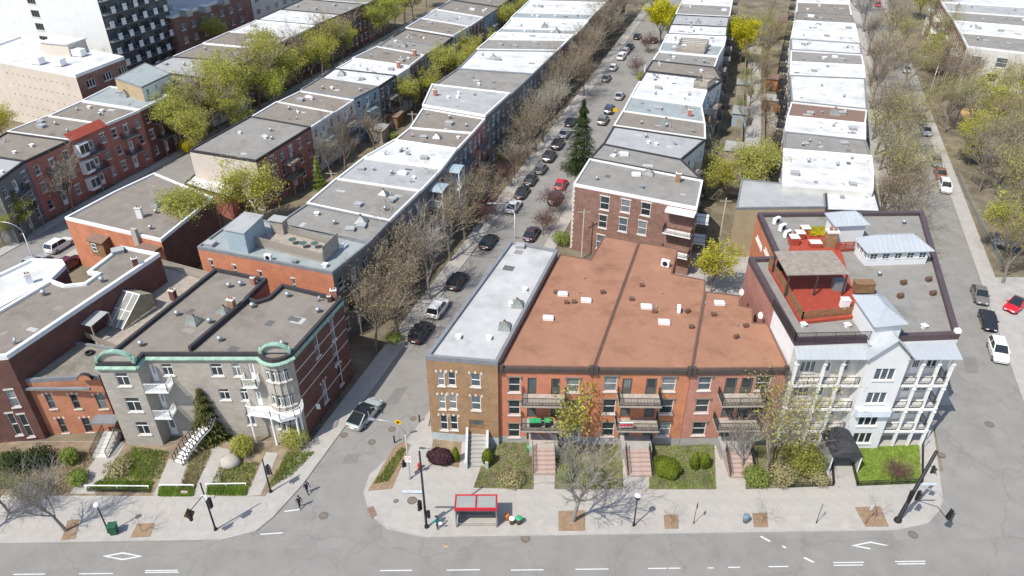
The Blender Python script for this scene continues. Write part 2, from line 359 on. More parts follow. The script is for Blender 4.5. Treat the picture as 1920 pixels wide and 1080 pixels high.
    def local(s, p): return (p[0] - s.o.x, p[1] - s.o.y, p[2] - s.o.z)
    def rp(s, px, py, dz=0.): p = G(px, py, s.z1 + dz); return (p.x - s.o.x, p.y - s.o.y, s.z1 + dz - s.o.z)
    def part(s, name, mb, mats, loc=(0, 0, 0), rz=0., smooth=False): return mb.build(name, mats, s.root, loc, rz, smooth)
# roof furniture meshes shared by all houses
def _vent():
    b = MB(); b.lathe([(.17, 0), (.17, .35), (.27, .38), (.30, .5), (.2, .66), (.05, .7)], 10); return b.mesh('roof_vent', M_STEEL, True)
def _boxvent(m):
    b = MB(); b.box(-.22, .22, -.22, .22, 0, .3); b.box(-.32, .32, -.32, .32, .34, .44); b.box(-.1, .1, -.1, .1, .3, .34); return b.mesh('roof_vent', m)
def _elbow():
    b = MB(); b.tube([(0, 0, 0), (0, 0, .45), (.1, 0, .6), (.28, 0, .6)], .14, 8); return b.mesh('roof_vent', M_STEEL, True)
def _browncap():
    b = MB(); b.box(-.3, .3, -.25, .25, 0, .35); b.tube([(-.34, 0, .38), (.34, 0, .38)], .26, 8); return b.mesh('roof_vent', mat('vent_brown', (.13, .075, .05), .6, .2, 3))
def _skylight():
    b = MB(); b.box(-.75, .75, -.45, .45, 0, .35, 0); b.hexa([(-.8, -.5, .36), (.8, -.5, .36), (.8, .5, .36), (-.8, .5, .36), (-.6, -.3, .52), (.6, -.3, .52), (.6, .3, .52), (-.6, .3, .52)], 1)
    return b.mesh('skylight', [M_WHITEW, mat('skylight_dome', (.62, .66, .68), .2, .08, 1, spec=.6)])
def _hatch():
    b = MB(); b.box(-.6, .6, -.5, .5, 0, .4); b.box(-.66, .66, -.56, .56, .41, .5); return b.mesh('roof_hatch', M_LIGHTROOF)
def _pyramid():
    b = MB(); b.box(-.8, .8, -.8, .8, 0, .3, 0)
    ap = (0, 0, 1.15)
    q = [(-.8, -.8, .31), (.8, -.8, .31), (.8, .8, .31), (-.8, .8, .31)]
    for k in range(4):
        b.face([q[k], q[(k + 1) % 4], ap], 1); b.beam(q[k], ap, .05, .05, 0)
        b.beam(Vector(q[k]).lerp(Vector(q[(k + 1) % 4]), .5), ap, .04, .04, 0)
    b.lathe([(.12, 1.1), (.2, 1.2), (.12, 1.35), (.03, 1.4)], 8, 2)
    return b.mesh('pyramid_skylight', [mat('skylight_lead', (.33, .33, .32), .5), glassy('skylight_glass', (.16, .18, .16), .2), mat('finial_rust', (.16, .09, .06), .7)])
def _chim(m):
    b = MB(); b.box(-.4, .4, -.3, .3, 0, 1.5, 0); b.box(-.47, .47, -.37, .37, 1.503, 1.65, 1); b.tube([(-.18, 0, 1.65), (-.18, 0, 1.95)], .12, 8, 2); b.tube([(.18, 0, 1.65), (.18, 0, 1.9)], .12, 8, 2)
    for f in range(6): b.uv[f] = [(0, 0), (.8, 0), (.8, 1.5), (0, 1.5)]
    return b.mesh('chimney', [m, M_SILL, mat('flue', (.3, .15, .1), .8)])
def _ac():
    b = MB(); b.box(-.45, .45, -.2, .2, .08, .85, 0); b.lathe([(.3, -.01), (.3, .01)], 14, 1)
    n = len(b.v) - 28
    for i in range(n, len(b.v)): x, y, z = b.v[i]; b.v[i] = (x, -.205 + z, .46 + y)
    b.box(-.4, -.3, -.2, .2, 0, .08, 1); b.box(.3, .4, -.2, .2, 0, .08, 1); return b.mesh('condenser', [M_WHITE, M_BLACK])
RF = dict(vent=_vent(), box=_boxvent(M_STEEL), wbox=_boxvent(M_WHITE), elbow=_elbow(), brown=_browncap(), sky=_skylight(), hatch=_hatch(), pyr=_pyramid(),
          chr=_chim(B_RED), chb=_chim(B_TAN), chd=_chim(B_DARK), chw=_chim(M_WHITEW), ac=_ac())
def rf(h, kind, px, py, rz=0., sc=1.):
    me = RF[kind]; o = put(me.name.split('.')[0], me, h.root, h.rp(px, py), rz); o.scale = (sc,) * 3; return o
# ================================================================ ground, streets, pavements
def XL(y): return -21.2 + (y - 52.1) * .3265          # street one, left kerb
def XR(y): return XL(y) + 10.4
def X2R(y): return 60.0 + (y - 67.8) * .335           # street two, right kerb
def X2L(y): return X2R(y) - 8.4
def X2F(y): return X2R(y) - 10.8
def X0R(y): return -69.0 + (y - 94.8) * .335          # street zero, right kerb
def X0L(y): return X0R(y) - 9.6
b = MB(); b.face([(-600, -100, 0), (600, -100, 0), (600, 1200, 0), (-600, 1200, 0)]); struct('ground', b, M_YARD)
def kerb(x): return 45.85 + .018 * x
b = MB(); b.face([(-300, 28, .006), (300, 28, .006), (300, kerb(300), .006), (-300, kerb(-300), .006)]); struct('avenue', b, M_ASPH)
for xa, xb in ((-29, -7), (36, 62)):
    b = MB(); b.face([(xa, kerb(xa) - 1, .008), (xb, kerb(xb) - 1, .008), (xb, 54, .008), (xa, 54, .008)]); struct('junction', b, M_STREET)
def strip(name, fa, fb, y0, y1, z, m, n=1, thick=0):
    b = MB(); P = [(fa(y0), y0), (fb(y0), y0), (fb(y1), y1), (fa(y1), y1)]
    if thick: b.prism(P, 0, z, 0)
    else: b.face([(*p, z) for p in P])
    return struct(name, b, m)
strip('street', XL, XR, 53, 420, .010, M_STREET); strip('street', X2F, X2R, 53, 64, .010, M_STREET); strip('street', X2L, X2R, 64, 420, .010, M_STREET); strip('street', X0L, X0R, 40, 420, .010, M_STREET)
def inside(p, poly):
    r = False; n = len(poly)
    for i in range(n):
        a = poly[i]; q = poly[(i + 1) % n]
        if (a[1] > p[1]) != (q[1] > p[1]) and p[0] < (q[0] - a[0]) * (p[1] - a[1]) / (q[1] - a[1]) + a[0]: r = not r
    return r
def pavement(name, poly, holes=(), slabs=True, sx=1.52, sy=1.72, ymax=57.):
    if area2(poly) < 0: poly = poly[::-1]
    b = MB(); b.prism(poly, 0, .12, 0, bottom=False); o = struct(name, b, M_CONC)
    k = MB(); ins = inset(poly, .18)          # kerb rim
    for i in range(len(poly)):
        a, q, c, d = poly[i], poly[(i + 1) % len(poly)], ins[(i + 1) % len(poly)], ins[i]
        k.face([(*a, .1215), (*q, .1215), (*c, .1215), (*d, .1215)])
    k.build('kerb', M_CONC2, o)
    if slabs:
        me = None; j = inset(poly, .2); x0 = min(p[0] for p in poly); x1 = max(p[0] for p in poly); y0 = min(p[1] for p in poly)
        b = MB(); b.box(0, sx - .03, 0, sy - .03, 0, .012); me = b.mesh('slab', M_CONC); b = MB(); b.box(0, sx - .03, 0, sy - .03, 0, .012); me2 = b.mesh('slab', mat('concrete_walk_warm', (.385, .36, .328), .9, .1, .9, fine=.2, stain=.12)); b = MB(); b.box(0, sx - .03, 0, sy - .03, 0, .012); me3 = b.mesh('slab', mat('concrete_walk_grey', (.365, .35, .322), .9, .1, .9, fine=.2, stain=.15))
        y = y0 + .2
        while y < ymax:
            x = max(x0, -56) + .1
            while x < min(x1, 60):
                sh = .018 * x
                q = [(x, y + sh), (x + sx, y + sh), (x + sx, y + sy + sh), (x, y + sy + sh)]
                if all(inside(p, j) for p in q) and not any(inside((x + sx / 2, y + sy / 2 + sh), hh) for hh in holes):
                    put('slab', rnd.choice([me, me, me2, me3]), o, (x + .015, y + .015 + sh, .118))
                x += sx
            y += sy
    return o
def PXP(pts, z=0.): return [G2(x, y, z) for x, y in pts]
left_pad = [(-140, kerb(-140)), (-60, kerb(-60)), G2(417, 1013), G2(480, 997), G2(513, 970), (XL(52.1), 52.1), (XL(58.2), 58.2), (XL(58.2) - 3, 58.2), (-140, 58.2)]
right_pad = [(XR(66) - 3, 60.5), G2(812, 762), G2(760, 830), G2(730, 857), G2(693, 890), G2(682, 925), G2(693, 965), G2(727, 993), (-8, kerb(-8)), (36.5, kerb(36.5)), G2(1740, 983), G2(1762, 958), G2(1768, 940), G2(1750, 810), (X2F(61), 61), (X2F(61) - 1, 61)]
LYARD = [(-140, 51.0), (-24.6, 50.6), (XL(58) - 2.6, 58.1), (-140, 58.1)]
lawns = [PXP(p) for p in ([(888, 916), (1000, 919), (1000, 828), (936, 828), (905, 868)], [(1040, 919), (1168, 919), (1166, 828), (1040, 828)], [(1216, 919), (1342, 919), (1338, 828), (1222, 828)],
                          [(1398, 919), (1558, 913), (1530, 832), (1396, 828)], [(1606, 912), (1727, 908), (1722, 836), (1588, 842)])]
SHRUBBED = PXP([(806, 868), (860, 878), (866, 828), (812, 826)])
pl = pavement('sidewalk', left_pad, [LYARD]); pr = pavement('sidewalk', right_pad, lawns + [SHRUBBED])
strip('sidewalk', lambda y: XL(y) - 2.5, XL, 58.2, 420, .12, M_CONC, thick=1); strip('sidewalk', XR, lambda y: XR(y) + 2, 66, 420, .12, M_CONC, thick=1)
strip('sidewalk', lambda y: X2F(y) - 1.9, X2F, 61.2, 64, .12, M_CONC, thick=1); strip('sidewalk', lambda y: X2L(y) - 4.3, X2L, 64.01, 420, .12, M_CONC, thick=1); strip('sidewalk', X2R, lambda y: X2R(y) + 2.3, 30, 420, .12, M_CONC, thick=1)
strip('sidewalk', lambda y: X0L(y) - 2, X0L, 40, 420, .12, M_CONC, thick=1); strip('sidewalk', X0R, lambda y: X0R(y) + 2, 60, 420, .12, M_CONC, thick=1)
b = MB(); b.prism(LYARD if area2(LYARD) > 0 else LYARD[::-1], 0, .17); struct('garden_bed', b, M_SOIL)
for q in ([(132, 928), (178, 928), (236, 834), (207, 824)], [(288, 932), (335, 932), (356, 872), (318, 862)], [(360, 937), (402, 936), (434, 846), (400, 838)], [(463, 933), (490, 930), (522, 852), (500, 850)]):
    b = MB(); P = PXP(q); b.prism(P if area2(P) > 0 else P[::-1], 0, .2); struct('path', b, M_CONC)
def grass_field(poly, n, seed, h=.16, z=.17):
    r = random.Random(seed); b = MB(); xs = [p[0] for p in poly]; ys = [p[1] for p in poly]; k = 0
    while k < n:
        x = r.uniform(min(xs), max(xs)); y = r.uniform(min(ys), max(ys))
        if not inside((x, y), poly): continue
        k += 1; a = r.uniform(0, 6.28); hh = h * r.uniform(.5, 1.3); w_ = .05
        b.face([(x - math.cos(a) * w_, y - math.sin(a) * w_, z), (x + math.cos(a) * w_, y + math.sin(a) * w_, z), (x + r.uniform(-.1, .1), y + r.uniform(-.1, .1), z + hh)])
    return b
for i, P in enumerate(lawns):
    P = P if area2(P) > 0 else P[::-1]
    b = MB(); b.prism(P, .1, .17); o = struct('lawn', b, M_LAWN if i == 4 else M_YARD)
    g = grass_field(P, 9000 if i == 4 else 4500 if i == 2 else 2600, i, .12 if i == 4 else .2); g = g.build('grass', M_GRASS, o); g['kind'] = 'stuff'
b = MB(); b.prism(SHRUBBED if area2(SHRUBBED) > 0 else SHRUBBED[::-1], .1, .18); struct('garden_bed', b, M_SOIL)
q = PXP([(690, 922), (735, 918), (770, 836), (757, 828), (738, 842)]); b = MB(); b.prism(q if area2(q) > 0 else q[::-1], .1, .16); o = struct('planting_strip', b, M_MULCH)
g = grass_field(PXP([(700, 910), (728, 905), (762, 845), (750, 842)]), 900, 77, .3).build('grass', M_LEAFG, o); g['kind'] = 'stuff'
for i, q in enumerate(([(165, 922), (282, 924), (290, 905), (185, 905)], [(298, 933), (364, 933), (366, 916), (300, 916)], [(388, 931), (463, 931), (465, 915), (390, 915)], [(190, 905), (285, 905), (300, 850), (240, 850)], [(395, 915), (470, 915), (485, 870), (415, 870)], [(500, 920), (545, 895), (590, 850), (540, 850)])):
    g = grass_field(PXP(q), 2600 if i < 3 else 1500, 20 + i, .3).build('ground_cover', M_GRASS if i < 3 else M_LEAFG); g['kind'] = 'stuff'
# tree pits
for q in ([(293, 1005), (418 - 275, 1012), (148, 975), (115, 978)], [(245, 1010), (282, 1008), (292, 982), (258, 984)], [(1047, 997), (1097, 997), (1097, 958), (1047, 960)], [(1246, 993), (1272, 993), (1271, 966), (1244, 967)], [(1413, 990), (1440, 990), (1438, 963), (1410, 964)], [(1622, 989), (1666, 989), (1650, 951), (1602, 953)]):
    q = [(115, 1015), (142, 1012), (150, 975), (128, 978)] if q[0][0] == 293 else q
    P = PXP(q); b = MB(); b.prism(P if area2(P) > 0 else P[::-1], .1, .145); struct('tree_pit', b, M_MULCH)
# alley and lot surfaces
b = MB(); b.face([(*G2(1385, 470), .02), (*G2(1425, 470), .02), (*G2(1428, 60), .02), (*G2(1408, 60), .02)]); struct('alley', b, M_CONC2)
b = MB(); b.face([(*G2(1070, 500), .02), (*G2(1400, 560), .02), (*G2(1420, 430), .02), (*G2(1330, 470), .02)]); struct('courtyard', b, M_CONC2)
q = PXP([(1815, 250), (1850, 250), (1905, 215), (1850, 190), (1800, 205)]); b = MB(); b.face([(*p, .03) for p in q]); struct('play_surface', b, mat('sand_rubber', (.50, .34, .14), .95, .12, .5))
q = PXP([(1870, 660), (1990, 660), (1990, 520), (1838, 520)]); b = MB(); b.face([(*p, .02) for p in q]); struct('parking_pad', b, M_CONC2)
# road paint (sheets 4 mm above the asphalt)
def paint(pts, z=.012, name='lane_marking'):
    b = MB(); P = PXP(pts); b.face([(*p, z) for p in (P if area2(P) > 0 else P[::-1])]); return struct(name, b, M_PAINT)
def dash(x0, x1, y, t=1.8): paint([(x0, y), (x1, y - (x1 - x0) * .012), (x1, y - t - (x1 - x0) * .012), (x0, y - t)])
for x0, x1, y in ((25, 85, 1078), (148, 212, 1077), (272, 335, 1074.5), (272, 333, 1071), (712, 772, 1071), (838, 900, 1070), (958, 1019, 1070), (1079, 1141, 1068.5), (1215, 1250, 1067), (1253, 1276, 1066.5), (1327, 1338, 1066), (1365, 1388, 1065), (1562, 1620, 1056), (1563, 1618, 1061), (1678, 1735, 1054), (1682, 1735, 1058.5), (1441, 1478, 1063.5)): dash(x0, x1, y)
for q in ([(1392 + 32, 1006), (1428, 1005), (1446, 1015), (1442, 1016)], [(1465, 1024), (1469, 1023), (1475, 1027), (1471, 1028)], [(1505, 1046), (1510, 1045), (1528, 1054), (1523, 1055)], [(533, 958), (565, 954), (565, 956), (533, 960)], [(488, 1001), (530, 998), (530, 1000), (488, 1003)]): paint(q)
def diamond(cx, cy, w_, h_):
    o = [(cx - w_, cy), (cx, cy - h_), (cx + w_, cy), (cx, cy + h_)]; i = [(cx - w_ * .74, cy), (cx, cy - h_ * .66), (cx + w_ * .74, cy), (cx, cy + h_ * .66)]
    for k in range(4):
        if (k == 2 and cx > 1000) : continue
        paint([o[k], o[(k + 1) % 4], i[(k + 1) % 4], i[k]], name='bus_lane_diamond')
diamond(230, 1043, 38, 7.5); diamond(1632, 1023, 36, 7.5)
# manhole covers
def manhole(px, py, r, m, z=.014):
    p = G(px, py); b = MB(); b.lathe([(r, 0), (r, .006)], 18, 0); b.lathe([(r * .84, .006), (r * .84, .009)], 18, 1); o = b.build('manhole_cover', [m, mat('cast_iron', (.17, .145, .12), .7, .3, 6)], None, (p.x, p.y, z)); return o
M_IRONR = mat('iron_rim', (.11, .095, .08), .8, .3, 5)
for i, (x, y, r, t) in enumerate(((697, 829, .42, 'beside the planting strip at the narrow street mouth'), (735, 805, .42, 'in the side street next to the bollards'), (775, 785, .36, 'at the kerb beside the tan brick building'), (607, 967, .46, 'in the middle of the crossing'), (985, 1010, .45, 'in the bus lane by the shelter'), (1712, 1003, .45, 'in the avenue near the leaning signal pole'), (1855, 796, .5, 'in the wide side street'), (1765, 855, .4, 'on the corner by the lawn fence'), (773, 940, .5, 'in the sidewalk behind the signal pole'), (743, 941, .27, 'small, in the sidewalk at the corner'), (645, 816, .42, 'rusty, behind the silver car'))):
    o = manhole(x, y, r, M_IRONR, .132 if i in (8, 9, 7) else .016); tag(o, 'round iron manhole cover ' + t, 'manhole cover')
q = PXP([(688, 955), (700, 950), (708, 968), (697, 973)]); b = MB(); b.prism(q if area2(q) > 0 else q[::-1], .12, .136); tag(b.build('tactile_plate', mat('rust_plate', (.22, .15, .12), .8)), 'rusty tactile plate set in the rounded sidewalk corner', 'tactile plate')

for i, q in enumerate(([(20, 925), (130, 925), (190, 850), (60, 850)], [(240, 900), (300, 900), (318, 850), (250, 840)], [(335, 925), (362, 925), (398, 850), (360, 850)], [(0, 920), (60, 920), (60, 850), (0, 850)])):
    g = grass_field(PXP(q), 1500, 60 + i, .35).build('ground_cover', [M_LEAFB, M_LEAFG][i % 2]); g['kind'] = 'stuff'

M_PATCH = mat('asphalt_patch', (.19, .186, .175), .95, .12, 1., fine=.3)
for q in ([(860, 1035), (862, 1035), (905, 1010), (903, 1010)], [(640, 870), (668, 868), (676, 850), (650, 852)], [(720, 760), (745, 758), (765, 725), (742, 727)], [(1810, 700), (1835, 700), (1830, 670), (1806, 670)], [(900, 480), (918, 480), (935, 452), (918, 452)]):
    P = PXP(q); b = MB(); b.face([(*p, .0135) for p in (P if area2(P) > 0 else P[::-1])]); struct('road_patch', b, M_PATCH)
# ================================================================ front buildings
def balcony(h, i, u0, u1, z, depth, slabm, railm, hr=1., posts=None, name='balcony', zb=None, sp=.14):
    a, b_, L, an = h.edge(i); d = (b_ - a).normalized()
    p = a + d * u0; loc = (p.x - h.o.x, p.y - h.o.y, z - h.o.z); w_ = u1 - u0
    m = MB(); m.box(0, w_, -depth, -.005, -.2, 0); o = m.build(name, slabm, h.root, loc, an)
    m = MB(); railing(m, [(.05, -.06, 0), (.05, -depth + .05, 0), (w_ - .05, -depth + .05, 0), (w_ - .05, -.06, 0)], hr, sp); m.build('railing', railm, o)
    if posts:
        for x in (.1, w_ - .1):
            m = MB(); m.box(-.07, .07, -.07, .07, -(z - posts), -.201); m.build('post', slabm, o, (x, -depth + .1, 0))
    return o
def stairs(h, x0, x1, ytop, ybot, ztop, zbot, n, m, sidem=None, name='stairs', rail=None):
    mb = MB(); r = (ztop - zbot) / n; run = (ytop - ybot) / n
    o = None
    if sidem:
        for x in (x0 - .28, x1 + .02):
            mb.hexa([(x, ybot - .25, zbot - .1), (x + .26, ybot - .25, zbot - .1), (x + .26, ytop, zbot - .1), (x, ytop, zbot - .1), (x, ybot - .25, zbot + .75), (x + .26, ybot - .25, zbot + .75), (x + .26, ytop, ztop + .85), (x, ytop, ztop + .85)])
            mb.box(x - .03, x + .29, ybot - .3, ybot, zbot - .1, zbot + .9)
    else: mb.hexa([(x0, ybot + .05, zbot - .1), (x1, ybot + .05, zbot - .1), (x1, ytop, zbot - .1), (x0, ytop, zbot - .1), (x0, ybot + .05, zbot - .02), (x1, ybot + .05, zbot - .02), (x1, ytop, ztop - .2), (x0, ytop, ztop - .2)])
    v = [(p[0] - h.o.x, p[1] - h.o.y, p[2] - h.o.z) for p in mb.v]; mb.v = v
    o = mb.build(name, sidem or m, h.root)
    s = MB(); s.box(0, x1 - x0, 0, run + .06, -r + .01, 0); sm = s.mesh('step', m)
    for k in range(n): put('step', sm, o, h.local((x0, ybot + k * run, zbot + r * (k + 1))))
    if rail:
        q = MB()
        for x in (x0 + .05, x1 - .05):
            q = MB(); railing(q, [(x, ybot, zbot + r), (x, ytop, ztop)], .95, .2)
            q.v = [h.local(p) for p in q.v]; q.build('railing', rail, o)
    return o
# --- tan brick apartment house on the corner
Z = 11.3
hF = House('apartment_house', 'three storey tan brick apartment house with silver roof on the corner', 'house', PXP([(798, 672), (933, 683), (1046, 472), (957, 455)], Z), Z, [B_TAN, B_REDG, B_TAN, B_TAN], M_SILVERROOF, .3, .35, M_GREYFL, base=(1.25, mat('painted_base', (.42, .46, .47), .8)))
for y0, y1 in ((697, 724), (740, 768), (779, 807)):
    k = dict(lintel='keys', style='dh'); d = (y0 - 697) * .055
    hF.wpx(0, 820 + d, y0, 835 + d, y1, glass=rnd.choice([M_GLASS, M_GLASS2]), **k); hF.wpx(0, 839 + d, y0, 855 + d, y1, **k)
    if y0 < 770: hF.wpx(0, 882 + d * .5, y0 + 3, 901 + d * .5, y1 + 2, **k)
hF.wpx(0, 880, 787, 908, 806, style='door', fm=M_BROWNWOOD)
for u in (4, 9, 14, 19):
    for z in (2.2, 5.4, 8.5): hF.win(3, u, z, 1., 1.6)
hF.finish()
for p in ((975, 464, 'hatch'), (984, 545, 'wbox'), (958, 572, 'wbox'), (917, 636, 'wbox'), (860, 634, 'wbox'), (970, 573, 'pyr'), (946, 615, 'pyr')): rf(hF, p[2], p[0], p[1], -.1, .8 if p[2] == 'pyr' else .9)
y0 = hF.foot[0].y; u, zt = hF.pix(0, 880, 806); xd = hF.foot[0].x + u
stairs(hF, xd - .1, xd + 1.75, y0 - .02, y0 - 4., 1.75, .15, 9, M_CONC2, mat('painted_wall', (.48, .49, .49), .8))
m = MB(); m.box(0, 1.4, -.35, -.02, 0, .95); p = hF.foot[0]; u, z = hF.pix(0, 862, 807); m.build('meter_box', mat('grey_box', (.55, .58, .57), .6), hF.root, hF.local((p.x + u, p.y, z)))
# --- the three red brick houses with one brown roof
Z = 10.7
gp = [PXP(q, Z) for q in ([(936, 687), (1113, 690), (1198, 455), (1132, 443), (1107, 487), (1050, 477)], [(1113.6, 690), (1297, 692), (1322, 547), (1323, 526), (1260, 513), (1272, 467), (1198.6, 455)],
                         [(1297.6, 692), (1479, 690), (1440, 607), (1412, 605), (1413, 578), (1387, 573), (1388, 555), (1322.6, 547)])]
labs = ['red brick walk-up beside the tan corner house, green bins on its balcony', 'orange red brick walk-up between two alike, white awning on its balcony', 'rose red brick walk-up against the white porch building']
hG = []
for k, (P, lb) in enumerate(zip(gp, labs)):
    h = House('brick_walkup', lb, 'house', P, Z, [B_REDG, B_REDG, B_REDG2][k] if k != 1 else brick('brick_orange_red', (.60, .215, .09), (.49, .155, .07), (.5, .34, .25), blot=.25), M_BROWNROOF, .08, .16, mat('brown_flashing', (.16, .095, .07), .6), group='red brick walk-ups under one brown roof', base=(1.2, M_CONC2)); hG.append(h)
hk = dict(lintel='hood', lm=mat('hood_stone', (.20, .165, .14), .8), fm=mat('window_frame_pale', (.62, .62, .6), .6)); dk = dict(style='door', fm=mat('door_green_grey', (.10, .11, .10), .5), lintel=None)
for y0, y1 in ((708, 736), (751, 778), (794, 820)):
    hG[0].wpx(0, 953.5, y0, 975, y1, **hk); hG[0].wpx(0, 1063 - (y0 - 708) * .03, y0, 1085, y1, **hk)
    d = (y0 - 708) * -.055
    hG[1].wpx(0, 1134 + d, y0 - 2, 1155 + d, y1 - 2, **hk); hG[1].wpx(0, 1243 + d * 2, y0 - 2, 1264 + d * 2, y1 - 2, **hk)
    hG[2].wpx(0, 1312 + d * 2.4, y0 - 2, 1332 + d * 2.4, y1 - 4, **hk); hG[2].wpx(0, 1420 + d * 3, y0 - 2, 1442 + d * 3, y1 - 4, **hk)
    for (g, xs) in ((0, (989.5, 1034)), (1, (1168, 1213)), (2, (1362, 1392))):
        for x in xs:
            dd = d * (.3 + g * .9); hG[g].wpx(0, x + dd, y0 + 1, x + 15.5 + dd, min(y1 + 5, 827), **dk)
for h in hG: h.finish()
DARKW = mat('porch_recess_trim', (.13, .10, .085), .8)
for g, (xa, xb) in enumerate(((979, 1060), (1157, 1236), (1345, 1425))):
    h = hG[g]
    for y, dp in ((738, 1.9), (784, 1.9)):
        dx = (y - 738) * (-.05, -.1, -.2)[g]
        u0, z = h.pix(0, xa + dx, y); u1, _ = h.pix(0, xb + dx, y); balcony(h, 0, u0, u1, z, dp, mat('balcony_slab', (.36, .32, .28), .85), M_IRON)
    a = h.foot[0]; u0, z = h.pix(0, xa + (18, 10, 5)[g], 822); u1, _ = h.pix(0, xa + (60, 55, 52)[g], 822); z = 1.5
    m = MB(); m.box(0, u1 - u0 + .6, -2.0, -.005, -1.4, 0); o = m.build('porch', (B_RED, M_CONC2, M_CONC2)[g], h.root, h.local((a.x + u0 - .3, a.y, z)))
    stairs(h, a.x + u0, a.x + u1, a.y - 2.01, a.y - 4.6, 1.48, .2, 6, mat('step_pinkish', (.40, .30, .26), .9), None, rail=M_IRON)
    # corbels and brackets of the cornice
    a_, b_, L, an = h.edge(0); m = MB(); m.box(.45, L - .45, -.22, -.013, -.5, -.05); m.build('cornice', mat('brown_cornice', (.075, .06, .055), .6), h.root, h.local((a_.x, a_.y, Z)), an)
    me = MB(); me.box(0, .07, -.17, -.013, -.68, -.5); mm = me.mesh('dentil', mat('brown_cornice', (.1, .08, .07), .6)); mo = MB()
    k = .5
    while k < L - .6:
        mo.box(k, k + .09, -.17, -.013, -.64, -.5); k += .22
    mo.build('dentil_row', mat('brown_cornice', (.1, .08, .07), .6), h.root, h.local((a_.x, a_.y, Z)), an)
    for x in (.02, L - .42):
        m = MB(); m.box(x, x + .4, -.3, .1, -.75, .3); m.build('cornice_block', mat('brown_cornice', (.1, .08, .07), .6), h.root, h.local((a_.x, a_.y, Z)), an)
for x, y in ((1055, 553), (1099, 565), (1028, 598)): rf(hG[0], 'sky', x, y, -.08, .75)
for x, y in ((1212, 577), (1245, 606)): rf(hG[1], 'sky', x, y, -.08, .8)
rf(hG[2], 'sky', 1349, 570, -.08, .75)
for g, L in ((0, ((1042, 550), (1062, 569), (1076, 568), (1130, 550))), (1, ((1203, 537), (1184, 563), (1227, 586), (1289, 586), (1296, 615))), (2, ((1338, 592), (1398, 613), (1380, 634)))):
    for x, y in L: rf(hG[g], 'brown', x, y, rnd.uniform(-.4, .6), .75)
rf(hG[1], 'ac', 1247, 500, -.5, 1.1); rf(hG[1], 'ac', 1272, 585, 1.4, .9)
for g, L in ((0, ((1096, 523), (1087, 550))), (1, ((1242, 551), (1232, 578), (1265, 580))), (2, ((1322, 571), (1383, 612)))):
    for x, y in L: rf(hG[g], 'elbow', x, y, rnd.uniform(0, 6), .45)
# dividing curbs on the brown roof
for h, q in ((hG[0], [(1196, 458), (1113, 686)]), (hG[1], [(1321, 545), (1297, 688)])):
    a = Vector(h.rp(*q[0])); c = Vector(h.rp(*q[1])); m = MB(); m.beam(a + Vector((0, 0, .1)), c + Vector((0, 0, .1)), .14, .2); h.part('roof_curb', m, mat('brown_flashing', (.1, .075, .065), .6))
# satellite dishes
def dish(h, px, py, dz=.9):
    p = Vector(h.rp(px, py)); m = MB(); m.tube([(0, 0, 0), (0, 0, dz)], .03, 6); o = h.part('satellite_dish', m, M_STEEL, p)
    m = MB(); n = 12; m.v.append((0, 0, 0)); R = .38
    m = MB(); m.lathe([(.02, 0), (.2, .03), (.36, .1), (.4, .14)], 14); 
    m.v = [(x, -z + .06, y) for x, y, z in m.v]; d = m.build('reflector', M_WHITE, o, (0, 0, dz)); d.rotation_euler = (-.5, 0, .6)
dish(hG[2], 1387, 560); dish(hG[2], 1422, 604)
# --- greystone with the copper pediments
Z = 11.0
P = PXP([(181, 687), (254, 687), (270, 669)], Z)
yb = P[2][1]; pr_ = G2(549, 668, Z); xr = pr_[0]; xl = G2(484, 668, Z)[0]
arc = []
for k in range(7):
    t = k / 6; arc.append((xl + (xr - xl) * t, yb - 1.05 * math.sin(math.pi * t) ** .8 if 0 < k < 6 else yb))
P = P + arc + PXP([(642, 564), (530, 537), (503, 562), (484, 568), (466, 562), (502, 527), (405, 507)], Z)
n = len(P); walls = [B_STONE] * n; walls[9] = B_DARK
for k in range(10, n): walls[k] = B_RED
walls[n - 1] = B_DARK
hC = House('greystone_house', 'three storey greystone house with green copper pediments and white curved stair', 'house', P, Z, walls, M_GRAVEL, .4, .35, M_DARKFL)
ck = dict(style='cas', lintel=None)
for q in ((213, 699, 246, 724), (232, 746, 269, 772), (252, 791, 284, 815)): hC.wpx(0, *q, **ck)
for q in ((300, 682, 328, 704), (392, 682, 420, 705), (433, 682, 454, 706), (408, 729, 434, 750), (448, 729, 468, 751), (459, 774, 480, 797)): hC.wpx(2, *q, **ck)
for q in ((278, 683, 301, 716), (463, 681, 482, 713), (477, 735, 494, 760), (283, 738, 303, 766), (305, 738, 328, 766), (312, 786, 335, 815)): hC.wpx(2, *q, style='door', fm=M_WHITE, lintel=None)
zt = [hC.pix(2, 433, 706)[1], hC.pix(2, 448, 751)[1], hC.pix(2, 459, 797)[1]]
for e in (4, 5, 6, 7):
    L = hC.edge(e)[2]
    for z in zt: hC.win(e, L / 2 - .4, z + .1, .8, 1.5, 'cas')
wl = hC.edge(9)[2]
for q in ((586, 634, 601, 664), (617, 602, 630, 632), (622, 648, 636, 677), (602, 720, 616, 748), (632, 688, 644, 717)): hC.wpx(9, *q, style='dh', lintel='keys')
for u in (.2, .42, .68, .86): hC.win(10, u * hC.edge(10)[2], 7.6, .8, 1.6)
hC.finish()
zc = Z
